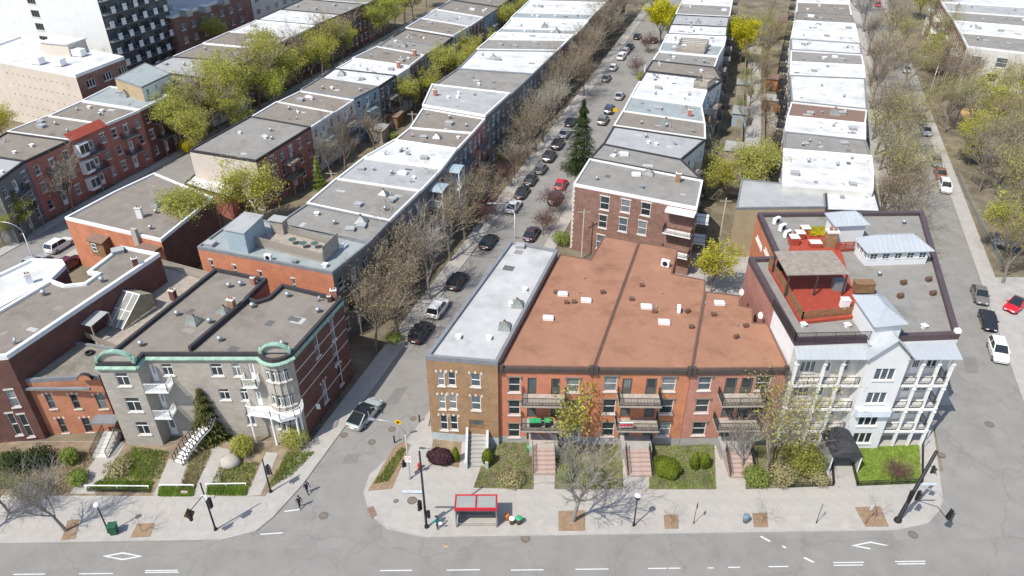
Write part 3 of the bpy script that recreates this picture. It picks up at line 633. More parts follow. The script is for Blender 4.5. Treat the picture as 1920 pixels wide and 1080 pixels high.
# copper cornice on the front edges and the right side
for e in range(0, 10):
    a, b_, L, an = hC.edge(e); m = MB(); ov = .3 if e not in (9,) else .15
    m.hexa([(-.03, -.03, -.5), (L + .03, -.03, -.5), (L + .03, -.015, -.5), (-.03, -.015, -.5), (-.12, -ov, -.25), (L + .12, -ov, -.25), (L + .12, -.014, -.2), (-.12, -.014, -.2)])
    m.hexa([(-.12, -ov, -.245), (L + .12, -ov, -.245), (L + .12, -.014, -.195), (-.12, -.014, -.195), (-.12, -ov, -.14), (L + .12, -ov, -.14), (L + .12, -.014, .02), (-.12, -.014, .02)]); m.build('cornice', M_COPPER, hC.root, hC.local((a.x, a.y, Z)), an)
# arched pediments
for (xa, xb, yy) in ((hC.foot[0].x, hC.foot[1].x, hC.foot[0].y), (xl + .2, xr - .2, yb)):
    R = (xb - xa) / 2; m = MB(); cx = (xa + xb) / 2; N = 14
    for k in range(N):
        a0 = math.pi * k / N; a1 = math.pi * (k + 1) / N; c = lambda a, r: (cx - math.cos(a) * r, math.sin(a) * r * .75 + .3)
        p0, p1, q0, q1 = c(a0, R), c(a1, R), c(a0, R - .2), c(a1, R - .2)
        m.hexa([(p0[0], -.25, p0[1]), (p1[0], -.25, p1[1]), (p1[0], .25, p1[1]), (p0[0], .25, p0[1]), (q0[0], -.25, q0[1]), (q1[0], -.25, q1[1]), (q1[0], .25, q1[1]), (q0[0], .25, q0[1])])
        s_ = MB()
    for x in (xa - .05, xb - .25): m.box(x, x + .3, -.3, .3, .3, .75); m.lathe([(.12, .75), (.17, .85), (.1, .98), (.02, 1.05)], 8, 0, (x + .15, 0))
    o = m.build('pediment_arch', M_COPPER, hC.root, hC.local((0, yy + .3, Z)))
    m = MB(); pts = [(cx - math.cos(math.pi * k / N) * (R - .29), math.sin(math.pi * k / N) * (R - .19) * .75 + .3) for k in range(N + 1)]
    m.face([(x, 0, z) for x, z in pts]); m.face([(x, .12, z) for x, z in reversed(pts)]); m.build('tympanum', M_STONE, o)
# roof divider, skylights, chimneys
a = Vector(hC.rp(466, 565)); c = Vector(hC.rp(357, 659)); m = MB(); m.beam(a + Vector((0, 0, .3)), c + Vector((0, 0, .3)), .35, .6); hC.part('roof_divider', m, M_DARKFL)
rf(hC, 'pyr', 365, 605, -.3, .85); rf(hC, 'pyr', 421, 586, -.3, .8); rf(hC, 'chb', 437, 581, -.3, .9)
rf(hC, 'chr', 476, 533, -.3, .6); rf(hC, 'chr', 627, 561, .2, .8); rf(hC, 'chd', 618, 566, .2, .5)
for x, y in ((430, 539), (452, 536), (333, 592), (394, 606), (265, 649), (413, 640), (540, 557), (597, 586), (530, 648), (474, 577)): rf(hC, 'vent', x, y, rnd.uniform(0, 6), 1.)
rf(hC, 'elbow', 597, 565)
# balconies and porches of the greystone
WR = M_WHITE
def bal_px(h, i, x0, x1, y, depth, **k):
    u0, z = h.pix(i, x0, y); u1, _ = h.pix(i, x1, y); return balcony(h, i, u0, u1, z, depth, **k)
bal_px(hC, 2, 280, 326, 717, 1.5, slabm=WR, railm=WR); bal_px(hC, 2, 286, 332, 766, 1.5, slabm=WR, railm=WR)
o = bal_px(hC, 2, 460, 488, 713, 1.1, slabm=WR, railm=WR)
m = MB(); r = random.Random(3)
for k in range(260):
    x, y, z = r.uniform(.1, 1.5), r.uniform(-1.0, -.5), r.uniform(.05, .6); a = r.uniform(0, 6.28)
    m.face([(x - .06 * math.cos(a), y - .06 * math.sin(a), z), (x + .06 * math.cos(a), y + .06 * math.sin(a), z), (x + r.uniform(-.05, .05), y, z + .12)])
m.build('planter_greenery', M_LEAFG, o)
u0, z = hC.pix(2, 470, 761); a = hC.foot[2]; xa = a.x + u0; xe = xr + .1
m = MB(); pts = [(xa, yb - .02), (xa, yb - 1.2), (xl + .6, yb - 1.7), ((xl + xr) / 2, yb - 2.3), (xr - .4, yb - 1.7), (xe, yb - 1.2), (xe, yb - .02)]
m.prism([(x - hC.o.x, y - hC.o.y) for x, y in pts], z - .25, z); o = hC.part('porch', m, WR)
m = MB(); railing(m, [(x - hC.o.x, y - hC.o.y, z) for x, y in pts], 1., .16); m.build('railing', WR, o)
for x, y in ((xa + .15, yb - 1.1), (xl + .5, yb - 1.5), (xr - .4, yb - 1.5), (xe - .2, yb - 1.0)):
    m = MB(); m.lathe([(.17, .1), (.13, .3), (.12, z - .5), (.17, z - .26)], 10); m.build('column', WR, o, hC.local((x, y, 0)), smooth=True)
# curved white stair: treads fan round from the second floor down to the garden path
top = G(372, 776, 4.0); r = random.Random(1); m = MB()
def spath(t):
    x = [372, 395, 398, 372, 348, 335][min(5, int(t * 5))], [372, 395, 398, 372, 348, 335][min(5, int(t * 5) + 1)]
    f = t * 5 - int(t * 5) if t < 1 else 0
    z = 4. * (1 - t) + .2; Q = [G(376, 762, 4.), G(394, 780, 3.3), G(388, 800, 2.5), G(368, 820, 1.8), G(348, 845, 1.), G(335, 870, .2)]; X = [q_.x for q_ in Q]; Y = [q_.y for q_ in Q]
    i = min(4, int(t * 5)); f = t * 5 - i
    return Vector((X[i] + (X[i + 1] - X[i]) * f, Y[i] + (Y[i + 1] - Y[i]) * f, z))
st = thing('curved_stair', 'white curved outdoor stair with thin dark railings before the greystone', 'stairs', spath(1) * 1)
s0 = spath(1); NS = 17
for k in range(NS):
    p = spath(k / NS); d = (spath((k + 1) / NS) - p); d.z = 0; d.normalize(); n_ = Vector((-d.y, d.x, 0)); q = MB()
    q.hexa([p - n_ * .6 - s0 + Vector((0, 0, -.05)), p - n_ * .6 + d * .36 - s0 + Vector((0, 0, -.05)), p + n_ * .6 + d * .36 - s0 + Vector((0, 0, -.05)), p + n_ * .6 - s0 + Vector((0, 0, -.05)),
            p - n_ * .6 - s0, p - n_ * .6 + d * .36 - s0, p + n_ * .6 + d * .36 - s0, p + n_ * .6 - s0]); q.build('step', WR, st)
for sgn in (-1, 1):
    q = MB(); pts = []
    for k in range(NS + 1):
        p = spath(k / NS); d = (spath(min(1, (k + 1) / NS)) - spath(max(0, (k - 1) / NS))); d.z = 0; d.normalize(); pts.append(p + Vector((-d.y, d.x, 0)) * .6 * sgn - s0)
    for a, b_ in zip(pts[:-1], pts[1:]): q.beam(a + Vector((0, 0, -.12)), b_ + Vector((0, 0, -.12)), .05, .22)
    q.build('stringer', WR, st); q = MB(); railing(q, pts, .95, .25, .014); q.build('railing', M_IRON, st)
# --- small orange brick house and the dark brick corner house at the left edge
Z = 7.6
hB = House('brick_house', 'two storey orange brick house with stone keyed windows beside the greystone', 'house', PXP([(34, 716), (186, 708), (222, 655), (120, 640)], Z), Z, [B_ORANGE, B_RED, B_RED, B_RED], mat('roof_soil', (.22, .2, .165), 1, .3, .6, fine=.5, stain=.3), .25, .3, M_GREYFL)
for q in ((82, 740, 107, 766), (129, 740, 154, 766), (176, 740, 203, 766), (105, 785, 130, 811), (151, 784, 177, 810)): hB.wpx(0, *q, style='dh', lintel='keys', fm=M_GREYFL)
hB.wpx(0, 206, 800, 232, 822, style='door', fm=M_BROWNWOOD)
hB.finish()
a = hB.foot[0]; u, z = hB.pix(0, 205, 800); m = MB(); m.box(-.5, 2.2, -1.4, -.01, 0, .18); m.build('door_canopy', M_GREYFL, hB.root, hB.local((a.x + u, a.y, 2.9)))
stairs(hB, a.x + u - .1, a.x + u + 1.6, a.y - .4, a.y - 3.6, 1.0, .2, 6, M_CREAM, None, rail=M_IRON)
m = MB(); m.box(.6, hB.edge(0)[2] - .8, -.35, -.02, -.9, -.65); m.build('eave', M_GREYFL, hB.root, hB.local((a.x, a.y, Z)))
q = PXP([(300, 502), (318, 520), (395, 512), (412, 505), (320, 590), (205, 660), (150, 640), (200, 580)], 7.3)
hT = House('rear_terrace', 'weathered wooden roof terrace with planters behind the greystone', 'terrace', PXP([(185, 652), (222, 652), (405, 520), (305, 492), (160, 615)], 7.3), 7.3, B_RED, M_WOOD, .12, .2, M_WOOD).finish()
Z = 11.2
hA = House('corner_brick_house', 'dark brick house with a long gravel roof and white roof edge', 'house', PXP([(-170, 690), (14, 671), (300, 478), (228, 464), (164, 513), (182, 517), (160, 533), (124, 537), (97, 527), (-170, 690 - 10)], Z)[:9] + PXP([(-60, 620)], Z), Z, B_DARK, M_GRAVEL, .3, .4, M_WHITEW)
for q in ((8, 732, 40, 762), (-50, 735, -15, 765)): hA.wpx(0, *q, style='dh', lintel='flat')
for q in ((20, 776, 44, 815), (42, 778, 66, 818), (62, 780, 86, 820)): hA.wpx(0, q[0] - 10, *q[1:], style='dh', lintel='flat')
hA.finish()
rf(hA, 'chd', 256, 500, .6, .75)
for x, y, k in ((192, 529, 'vent'), (83, 554, 'vent'), (28, 645, 'elbow'), (222, 474, 'hatch')): rf(hA, k, x, y, .5, 1.1)
def patches(h, seed, n=3, tone=None):
    r = random.Random(seed); xs = [p.x for p in h.foot]; ys = [p.y for p in h.foot]; base = h.roof; k = 0; t = 0
    poly = inset([tuple(p) for p in h.foot], .6)
    while k < n and t < 60:
        t += 1; x, y = r.uniform(min(xs), max(xs)), r.uniform(min(ys), max(ys)); w_, d_ = r.uniform(.5, 1.6), r.uniform(.4, 1.2); an = -YAW
        c_, s_ = math.cos(an), math.sin(an); Q = [(x + a * c_ - b * s_, y + a * s_ + b * c_) for a, b in ((0, 0), (w_, 0), (w_, d_), (0, d_))]
        if not all(inside(q, poly) for q in Q): continue
        k += 1; m = MB(); m.face([h.local((q[0], q[1], h.z1 + .006 + .001 * k)) for q in Q]); m.build('roof_patch', PM[r.randrange(3)], h.root)
PM = [mat('patch_dark', (.12, .115, .11), .9, .15, 1.5, fine=.2), mat('patch_pale', (.42, .42, .41), .85, .12, 1.5), mat('patch_mid', (.25, .23, .21), .9, .15, 1.5)]
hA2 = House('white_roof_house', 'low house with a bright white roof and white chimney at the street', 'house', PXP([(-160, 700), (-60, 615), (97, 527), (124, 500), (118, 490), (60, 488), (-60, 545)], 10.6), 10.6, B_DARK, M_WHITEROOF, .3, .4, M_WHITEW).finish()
rf(hA2, 'chw', 57, 531, .6, .8)
# greenhouse and lean-to on the terrace, with bits of garden
zt_ = 7.45
A_, B_, br = G(217, 541, 10.), G(262, 553, 10.), G(229, 618, 7.5); bl = br + (A_ - B_); bl.z = 7.5
fwd = (B_ - br); fwd.z = 0; k0, k1 = A_ + fwd * .45, B_ + fwd * .45; k0.z = k1.z = 9.2
gh = thing('greenhouse', 'lean-to greenhouse with sloping glazed front on the roof terrace', 'greenhouse', (br.x, br.y, 7.5)); o0 = Vector((br.x, br.y, 7.5))
M_POLY = mat('greenhouse_glass', (.50, .52, .46), .25, .12, 1.2, spec=.5); M_POLY.node_tree.nodes['Principled BSDF'].inputs['Alpha'].default_value = .5
for k in range(4):
    for j in range(2):
        a0, a1 = k / 4 + .008, (k + 1) / 4 - .008; t0, t1 = j / 2 + .01, (j + 1) / 2 - .01
        m = MB(); m.face([bl.lerp(br, a0).lerp(A_.lerp(B_, a0), t0) - o0, bl.lerp(br, a1).lerp(A_.lerp(B_, a1), t0) - o0, bl.lerp(br, a1).lerp(A_.lerp(B_, a1), t1) - o0, bl.lerp(br, a0).lerp(A_.lerp(B_, a0), t1) - o0]); m.build('glazing_pane', M_POLY, gh)
for k in range(5): m = MB(); m.beam(bl.lerp(br, k / 4) - o0, A_.lerp(B_, k / 4) - o0, .09, .07); m.build('glazing_bar', WR, gh)
m = MB(); m.beam(bl.lerp(A_, .5) - o0, br.lerp(B_, .5) - o0, .08, .07); m.build('glazing_bar', WR, gh); m = MB(); m.beam(A_ - o0, B_ - o0, .14, .1); m.build('ridge', WR, gh)
m = MB(); m.face([A_ - o0, B_ - o0, k1 - o0, k0 - o0]); m.build('rear_roof', mat('greenhouse_rear', (.33, .33, .24), .5, .3, 2), gh)
Zv = lambda p: Vector((p.x, p.y, 7.5))
for e0, r_, kk in ((br, B_, k1), (bl, A_, k0)): m = MB(); m.face([e0 - o0, Zv(kk) - o0, kk - o0, r_ - o0]); m.build('side_panel', mat('greenhouse_side', (.34, .33, .22), .4, .3, 2), gh)
m = MB(); m.face([Zv(k0) - o0, Zv(k1) - o0, k1 - o0, k0 - o0]); m.build('rear_panel', mat('greenhouse_side', (.34, .33, .22), .4, .3, 2), gh)
Q4 = [G(133, 604, 9.5), G(171, 613, 9.5), G(203, 586, 9.8), G(160, 579, 9.8)]; o1 = Vector((Q4[1].x, Q4[1].y, 7.45)); sh = thing('lean_to_shelter', 'grey corrugated lean-to shelter on posts beside the greenhouse', 'shelter', o1)
m = MB(); m.hexa([q - o1 for q in Q4] + [q - o1 + Vector((0, 0, .08)) for q in Q4]); m.build('roof', M_LIGHTROOF, sh)
for q in Q4: m = MB(); p = q - o1; m.box(p.x - .06, p.x + .06, p.y - .06, p.y + .06, 0, p.z - .003); m.build('post', M_WOOD, sh)
def fence_px(name, label, pts, z, h, m, sp=.16, group=None, rails=True, bw=.12):
    W = [G(x, y, z) for x, y in pts]; o = thing(name, label, 'fence', W[0], 0, group)
    for a, c in zip(W[:-1], W[1:]):
        L = (c - a).length; k = max(2, int(L / sp)); mb = MB(); mb.box(-bw / 2, bw / 2, -.012, .012, 0, h); me = mb.mesh('picket', m); an = math.atan2(c.y - a.y, c.x - a.x)
        if k <= 70:
            for i in range(k + 1): put('picket', me, o, a.lerp(c, i / k) - W[0], an)
        else:
            mb = MB()
            for i in range(k + 1):
                p = a.lerp(c, i / k) - W[0]; mb.box(p.x - bw / 2, p.x + bw / 2, p.y - .012, p.y + .012, p.z, p.z + h)
            q = mb.build('picket_run', m, o); q['kind'] = 'stuff'
        mb = MB(); d = (c - a).normalized(); n_ = Vector((-d.y, d.x, 0)) * .035
        for zz in (.2, h * .85): mb.beam(a - W[0] + Vector((0, 0, zz)) + n_, c - W[0] + Vector((0, 0, zz)) + n_, .04, .08)
        mb.build('rail', m, o)
    return o
fence_px('terrace_fence', 'pale slatted wooden fence closing the roof terrace beside the orange brick wall', [(306, 502), (395, 526)], 7.5, 1.3, mat('pale_wood', (.42, .38, .32), .85))
fence_px('planter_fence', 'low grey board fence across the planted flat roof', [(150, 628), (228, 660)], 7.65, .8, M_WOOD)

for i_, h_ in enumerate((hA, hC, hC, hF)): patches(h_, 50 + i_, 3)

a, b_, L, an = hC.edge(9)
for z in (8.9, 7.2, 5.5, 2.6): m = MB(); m.box(.05, L - .05, -.025, -.004, z, z + .11); m.build('string_course', M_SILL, hC.root, hC.local((a.x, a.y, 0)), an)
a = hB.foot[0]; u, z = hB.pix(0, 166, 712); m = MB(); N = 10; pts = [(-math.cos(math.pi * k / N) * .75, .1 if k in (0, N) else math.sin(math.pi * k / N) * .75 + .1) for k in range(N + 1)]
m.face([(x, -.16, zz) for x, zz in pts], 0, [(x, zz) for x, zz in pts]); m.face([(x, .16, zz) for x, zz in reversed(pts)], 0, [(x, zz) for x, zz in reversed(pts)])
for (x0, z0), (x1, z1) in zip(pts[:-1], pts[1:]): m.face([(x0, -.22, z0), (x1, -.22, z1), (x1, .22, z1), (x0, .22, z0)], 1)
m.build('parapet_lunette', [B_ORANGE, M_DARKFL], hB.root, hB.local((a.x + u, a.y + .16, 7.7)))
p = G(168, 662, 7.7); m = MB(); N = 16
for k in range(N):
    for j in range(8):
        f = lambda A, Bq: ((.36 + .13 * math.cos(Bq)) * math.cos(A), (.36 + .13 * math.cos(Bq)) * math.sin(A), .14 + .13 * math.sin(Bq)); A0, A1, B0, B1 = 6.2832 * k / N, 6.2832 * (k + 1) / N, 6.2832 * j / 8, 6.2832 * (j + 1) / 8
        m.face([f(A0, B0), f(A1, B0), f(A1, B1), f(A0, B1)])
tag(m.build('tyre', M_BLACK, None, (p.x, p.y, 7.62)), 'old black tyre lying on the planted flat roof', 'tyre')
rf(hT, 'chd', 327, 562, -.3, .9)
for i_, q in enumerate(([(160, 919), (281, 920)], [(300, 918), (365, 918)], [(386, 916), (463, 915)])):
    A, B2 = G(*q[0]), G(*q[1]); o = thing('garden_rail', 'low white rail behind the clipped hedge ' + ['left of the curved stair walk', 'carrying the pink and white sign', 'before the boulder garden'][i_], 'rail', (A.x, A.y, .15), 0, 'low white rails behind the hedges'); m = MB(); m.beam(Vector((0, .1, .42)), B2 - A + Vector((0, .1, .42)), .09, .09); m.build('bar', M_WHITE, o)
    for t in (.02, .5, .98): p = (B2 - A) * t; m = MB(); m.box(p.x - .04, p.x + .04, p.y + .06, p.y + .14, 0, .375); m.build('post', M_WHITE, o)
M_PORCH = mat('porch_white', (.76, .755, .73), .7, .06, 1, stain=.1)
# ================================================================ white porch building
Z = 13.3
hH = House('porch_building', 'white three storey porch building with red roof deck and metal hip roofs', 'building', PXP([(1490, 645), (1798, 633), (1730, 401), (1420, 404), (1456, 486), (1403, 488), (1452, 577)], Z), Z, [mat('porch_wall', (.62, .60, .56), .85, .08, .6), M_CREAM, M_CREAM, B_ORANGE, B_PINK, B_PINK, M_WHITEW], M_GRAVEL2, .45, .55, M_PURPLEFL)
fy = max(hH.foot[0].y, hH.foot[1].y); YF = 57.4
XS = [28.2, 31.0, 32.8, 35.05, 38.85, 40.7, 42.3, 43.7]; FZ = [2.4, 5.5, 8.7]; EAVE = 11.95
u0 = lambda X: (X - hH.foot[0].x) / max(.1, (hH.foot[1].x - hH.foot[0].x)) * hH.edge(0)[2]
for z in FZ + [-.2]:
    for X, st in ((29., 'tri'), (31.3, 'door'), (33.2, 'dh'), (39.3, 'dh'), (40.6, 'door'), (42.2, 'tri')):
        if z > 0: hH.win(0, u0(X), z + (.05 if st == 'door' else .9), {'tri': 1.6, 'door': 1., 'dh': .9}[st], 2.1 if st == 'door' else 1.4, st)
for q in ((1419, 440, 1428, 470), (1434, 462, 1442, 490)): hH.wpx(3, *q, style='dh')
hH.finish()
o_ = hH.o
def hpart(name, mb, m, parent=None):
    mb.v = [(x - o_.x, y - o_.y, z - o_.z) for x, y, z in mb.v]; return mb.build(name, m, parent or hH.root)
def wallY(X): a, b_ = hH.foot[0], hH.foot[1]; return a.y + (b_.y - a.y) * (X - a.x) / (b_.x - a.x)
for (Xa, Xb, cols) in ((28.05, 35.0, XS[:4]), (38.95, 43.85, XS[4:])):
    for z in FZ:
        m = MB(); m.prism([(Xa, YF), (Xb, YF), (Xb, wallY(Xb) - .01), (Xa, wallY(Xa) - .01)], z - .28, z); g = hpart('porch_floor', m, M_PORCH)
        m = MB(); railing(m, [(Xa + .1, YF + .1, z), (Xb - .1, YF + .1, z)], .95, .13, .014); hpart('railing', m, M_IRON, g)
        if Xa > 38:
            m = MB(); railing(m, [(Xb - .1, YF + .1, z), (Xb - .1, wallY(Xb) - .1, z)], .95, .13, .014); hpart('railing', m, M_IRON, g)
    for k, X in enumerate(cols):
        if (Xa < 30 and k == 3) or (Xa > 30 and k == 0): continue
        m = MB(); m.box(X - .13, X + .13, YF + .02, YF + .28, .1, EAVE)
        for z in FZ: m.box(X - .19, X + .19, YF - .04, YF + .34, z + 2.55, z + 2.7); m.box(X - .17, X + .17, YF - .02, YF + .32, z + .02, z + .14)
        hpart('porch_column', m, M_PORCH)
    m = MB(); m.box(Xa, Xb, YF, YF + .3, EAVE, EAVE + .25); hpart('porch_beam', m, M_PORCH)
    m = MB(); m.hexa([(Xa - .25, YF - .35, EAVE + .26), (Xb + .25, YF - .35, EAVE + .26), (Xb + .25, wallY(Xb) - .01, EAVE + .8), (Xa - .25, wallY(Xa) - .01, EAVE + .8), (Xa - .25, YF - .35, EAVE + .33), (Xb + .25, YF - .35, EAVE + .33), (Xb + .25, wallY(Xb) - .01, EAVE + .98), (Xa - .25, wallY(Xa) - .01, EAVE + .98)])
    g = hpart('porch_roof', m, M_METALROOF); m = MB(); k = Xa
    while k < Xb: m.beam((k, YF - .35, EAVE + .36), (k, wallY(k) - .02, EAVE + 1.0), .04, .05); k += .55
    hpart('standing_seam', m, M_METALROOF, g)
# central bay with gable
Xa, Xb = 35.02, 38.93; Yb = 57.1
bay = House('central_bay', 'white clapboard bay with gable and metal roof between the porches', 'bay', [(Xa, Yb), (Xb, Yb), (Xb, wallY(Xb) - .02), (Xa, wallY(Xa) - .02)], 12.6, M_SIDING, M_WHITE, 0)
for z in (.9, 3.4, 6.5, 9.6): bay.win(0, .95, z, 2., 1.5, 'tri')
bay.finish(); bay.root.parent = hH.root; bay.root.location = bay.o - hH.o; bay.root.name = 'bay'
for k in ('label', 'category'): del bay.root[k]
m = MB(); m.box(Xa + .2, Xb - .2, Yb - .5, Yb - .01, 5.1, 5.9); hpart('sign_panel', m, mat('pale_blue_panel', (.62, .68, .74), .6))
cx = (Xa + Xb) / 2; m = MB(); m.face([(Xa, Yb, 12.601), (Xb, Yb, 12.601), (cx, Yb, 14.6)]); hpart('gable', m, M_SIDING)
m = MB()
for s_ in (-1, 1):
    xe = cx + s_ * 2.35; A = [(xe, Yb - .4, 12.35), (cx, Yb - .4, 14.75), (cx, Yb + 3.6, 14.75), (xe, Yb + 3.6, 12.35)]
    m.hexa(A + [(x, y, z + .09) for x, y, z in A])
    for t in (.0, .33, .66, 1.): y = Yb - .38 + t * 3.9; m.beam((xe, y, 12.48), (cx, y, 14.88), .05, .06)
hpart('gable_roof', m, M_METALROOF)
m = MB(); m.face([(Xa - .1, Yb + 3.6, 12.4), (cx, Yb + 3.6, 14.7), (Xb + .1, Yb + 3.6, 12.4)]); m.box(Xa, Xa + .1, Yb + 2, Yb + 3.5, 12.4, 13.2); hpart('gable_back', m, M_SIDING)
# roof structures: white boxes under standing seam hip roofs
def hip(name, px, zb, ze, rise, wins=0):
    E4 = [Vector(G2(x, y, ze)) for x, y in px]
    if area2([tuple(p) for p in E4]) < 0: E4 = E4[::-1]
    W = inset([tuple(p) for p in E4], .35); root = put(name, None, hH.root, (0, 0, 0))
    m = MB(); m.prism(W, zb, ze, bottom=False); hpart('wall', m, M_SIDING, root)
    l0 = (E4[1] - E4[0]).length; l1 = (E4[2] - E4[1]).length; e = E4 if l0 >= l1 else E4[1:] + E4[:1]
    ma = (e[0] + e[3]) / 2; mb_ = (e[1] + e[2]) / 2; sh = min(l0, l1) / 2; d = (mb_ - ma); L = d.length; d.normalize(); k = min(sh, L / 2 - .05)
    r0 = ma + d * k; r1 = mb_ - d * k; m = MB(); z2 = ze + rise; V = lambda p, z: Vector((p.x, p.y, z))
    m.face([V(e[0], ze), V(e[1], ze), V(r1, z2), V(r0, z2)]); m.face([V(e[2], ze), V(e[3], ze), V(r0, z2), V(r1, z2)]); m.face([V(e[1], ze), V(e[2], ze), V(r1, z2)]); m.face([V(e[3], ze), V(e[0], ze), V(r0, z2)])
    m.face([V(e[k_], ze - .06) for k_ in (3, 2, 1, 0)])
    for k_ in range(4): m.face([V(e[k_], ze - .06), V(e[(k_ + 1) % 4], ze - .06), V(e[(k_ + 1) % 4], ze), V(e[k_], ze)])
    hpart('hip_roof', m, M_METALROOF, root); m = MB(); up = Vector((0, 0, .03))
    for p, q in ((e[0], r0), (e[1], r1), (e[2], r1), (e[3], r0)): m.beam(V(p, ze) + up, V(q, z2) + up, .07, .06)
    m.beam(V(r0, z2) + up, V(r1, z2) + up, .08, .07); n_ = max(2, int(L / .6))
    for i in range(1, n_):
        t = i / n_; p = e[0].lerp(e[1], t); q = e[3].lerp(e[2], t); s_ = (p - ma).dot(d); c = ma + d * min(max(s_, k), L - k)
        for w_ in (p, q):
            f = 1 if k <= s_ <= L - k else (s_ / k if s_ < k else (L - s_) / k); f = max(.05, min(1, f)); c2 = (ma + d * s_); tgt = w_.lerp(c2, f)
            m.beam(V(w_, ze) + up, V(tgt, ze + rise * f) + up, .035, .05)
    hpart('standing_seam', m, M_METALROOF, root)
    if wins:
        a = Vector(W[0]); b_ = Vector(W[1]); an = math.atan2(b_.y - a.y, b_.x - a.x); d2 = (b_ - a).normalized(); L2 = (b_ - a).length
        for i in range(5):
            me, pane, sm = window_mesh(.9, .8, 'grid', M_WHITE); p = a + d2 * (L2 * (i + .5) / 5 - .45) + Vector((d2.y, -d2.x)) * .13
            w_ = put('window', me, root, (p.x - o_.x, p.y - o_.y, ze - 1.05 - o_.z), an); put('pane', pane['glass_dark'], w_)
        a, b_ = Vector(W[3]), Vector(W[0]); an = math.atan2(b_.y - a.y, b_.x - a.x); d2 = (b_ - a).normalized(); L2 = (b_ - a).length
        for i in range(3):
            me, pane, sm = window_mesh(.8, .8, 'grid', M_WHITE); p = a + d2 * (L2 * (i + .5) / 3 - .4) + Vector((d2.y, -d2.x)) * .13
            w_ = put('window', me, root, (p.x - o_.x, p.y - o_.y, ze - 1.05 - o_.z), an); put('pane', pane['glass_dark'], w_)
hip('stair_head', [(1546, 400), (1614, 400), (1632, 422), (1566, 425)], Z, Z + 2.6, 1.1)
hip('clerestory', [(1601, 446), (1719, 440), (1753, 471), (1626, 475)], Z, Z + 1.9, 1.3, 1)
hip('stair_head', [(1598, 553), (1655, 551), (1704, 608), (1640, 614)], Z, Z + 2.5, 1.0)
# red deck with fence, pergola, planters
q = [Vector(G2(x, y, Z + .35)) for x, y in ((1441, 500), (1502, 604), (1611, 592), (1598, 540), (1580, 478), (1560, 436), (1490, 432), (1478, 470), (1455, 476))]
m = MB(); P = [tuple(p) for p in q]; m.prism(P if area2(P) > 0 else P[::-1], Z + .02, Z + .35); deck = hpart('deck', m, M_REDDECK)
m = MB(); a, b_, c, d = [Vector(G2(x, y, Z + .35)) for x, y in ((1443, 502), (1502, 602), (1609, 591), (1562, 478))]
for i in range(70):
    t = i / 70; p = a.lerp(b_, t); r_ = d.lerp(c, t); m.beam((p.x, p.y, Z + .36), (r_.x, r_.y, Z + .36), .11, .03)
hpart('deck_boards', m, M_REDDECK, deck)
def slat_fence(pts, z, h, m_, n=5, parent=None):
    mb = MB()
    for p, r_ in zip(pts[:-1], pts[1:]):
        a = G(*p, z); c = G(*r_, z); L = (c - a).length; k = max(2, int(L / 1.3))
        for i in range(n): zz = .12 + (h - .15) * i / (n - 1); mb.beam(a + Vector((0, 0, zz)), c + Vector((0, 0, zz)), .03, h / n * .72)
        for i in range(k + 1): t = a.lerp(c, i / k); mb.box(t.x - .05, t.x + .05, t.y - .05, t.y + .05, z, z + h + .05)
    return hpart('deck_fence', mb, m_, parent)
slat_fence([(1441, 500), (1502, 604), (1611, 592)], Z + .02, 1.25, M_BROWNWOOD, 6)
slat_fence([(1566, 472), (1598, 470)], Z + .1, 1.2, M_REDDECK, 6)
def hrail(pts, m_=M_IRON): mb = MB(); railing(mb, [G(x, y, Z + .46) for x, y in pts], 1.0, .16); hpart('railing', mb, m_)
hrail([(1448, 575), (1490, 640), (1640, 637)])
pg = put('pergola', None, hH.root)
E4 = [G(x, y, Z + 3.0) for x, y in ((1476, 516), (1594, 514), (1560, 470), (1452, 472))]
for i in range(34):
    t = (i + .5) / 34; m = MB(); a = E4[0].lerp(E4[3], t); c = E4[1].lerp(E4[2], t); m.beam(a, c, .09, .14); hpart('slat', m, M_WOOD, pg)
for t in (.04, .5, .96):
    m = MB(); a = E4[0].lerp(E4[1], t); c = E4[3].lerp(E4[2], t); dn = Vector((0, 0, -.16)); m.beam(a + dn, c + dn, .1, .18); hpart('beam', m, mat('dark_wood', (.06, .045, .04), .7), pg)
    for p in (a, c): m = MB(); m.box(p.x - .08, p.x + .08, p.y - .08, p.y + .08, Z + .36, Z + 2.75); hpart('post', m, mat('dark_wood', (.06, .045, .04), .7), pg)
for px, py, sx, sy, sz, m_, nm in ((1487, 456, 1., 1.1, .9, M_REDDECK, 'planter_box'), (1498, 446, 1., 1., .8, M_REDDECK, 'planter_box'), (1508, 437, 1., 1., .8, M_REDDECK, 'planter_box'), (1527, 462, 1.3, .9, .6, M_REDDECK, 'planter_box'), (1617, 545, 2.0, 1., 1.1, M_BROWNWOOD, 'storage_chest'), (1582, 576, .8, .7, 1.0, M_WHITE, 'cooler_box'), (1570, 542, 1.2, .9, 1.1, M_GREYFL, 'grill'), (1462, 505, .7, .7, .9, M_BLACK, 'grill')):
    p = G(px, py, Z + .36); m = MB(); m.box(p.x - sx / 2, p.x + sx / 2, p.y - sy / 2, p.y + sy / 2, Z + .36, Z + .36 + sz, 0); m.box(p.x - sx / 2 - .05, p.x + sx / 2 + .05, p.y - sy / 2 - .05, p.y + sy / 2 + .05, Z + .363 + sz, Z + .42 + sz, 1); hpart(nm, m, [m_, M_CREAM if nm == 'planter_box' else m_])
m = MB(); r = random.Random(5)
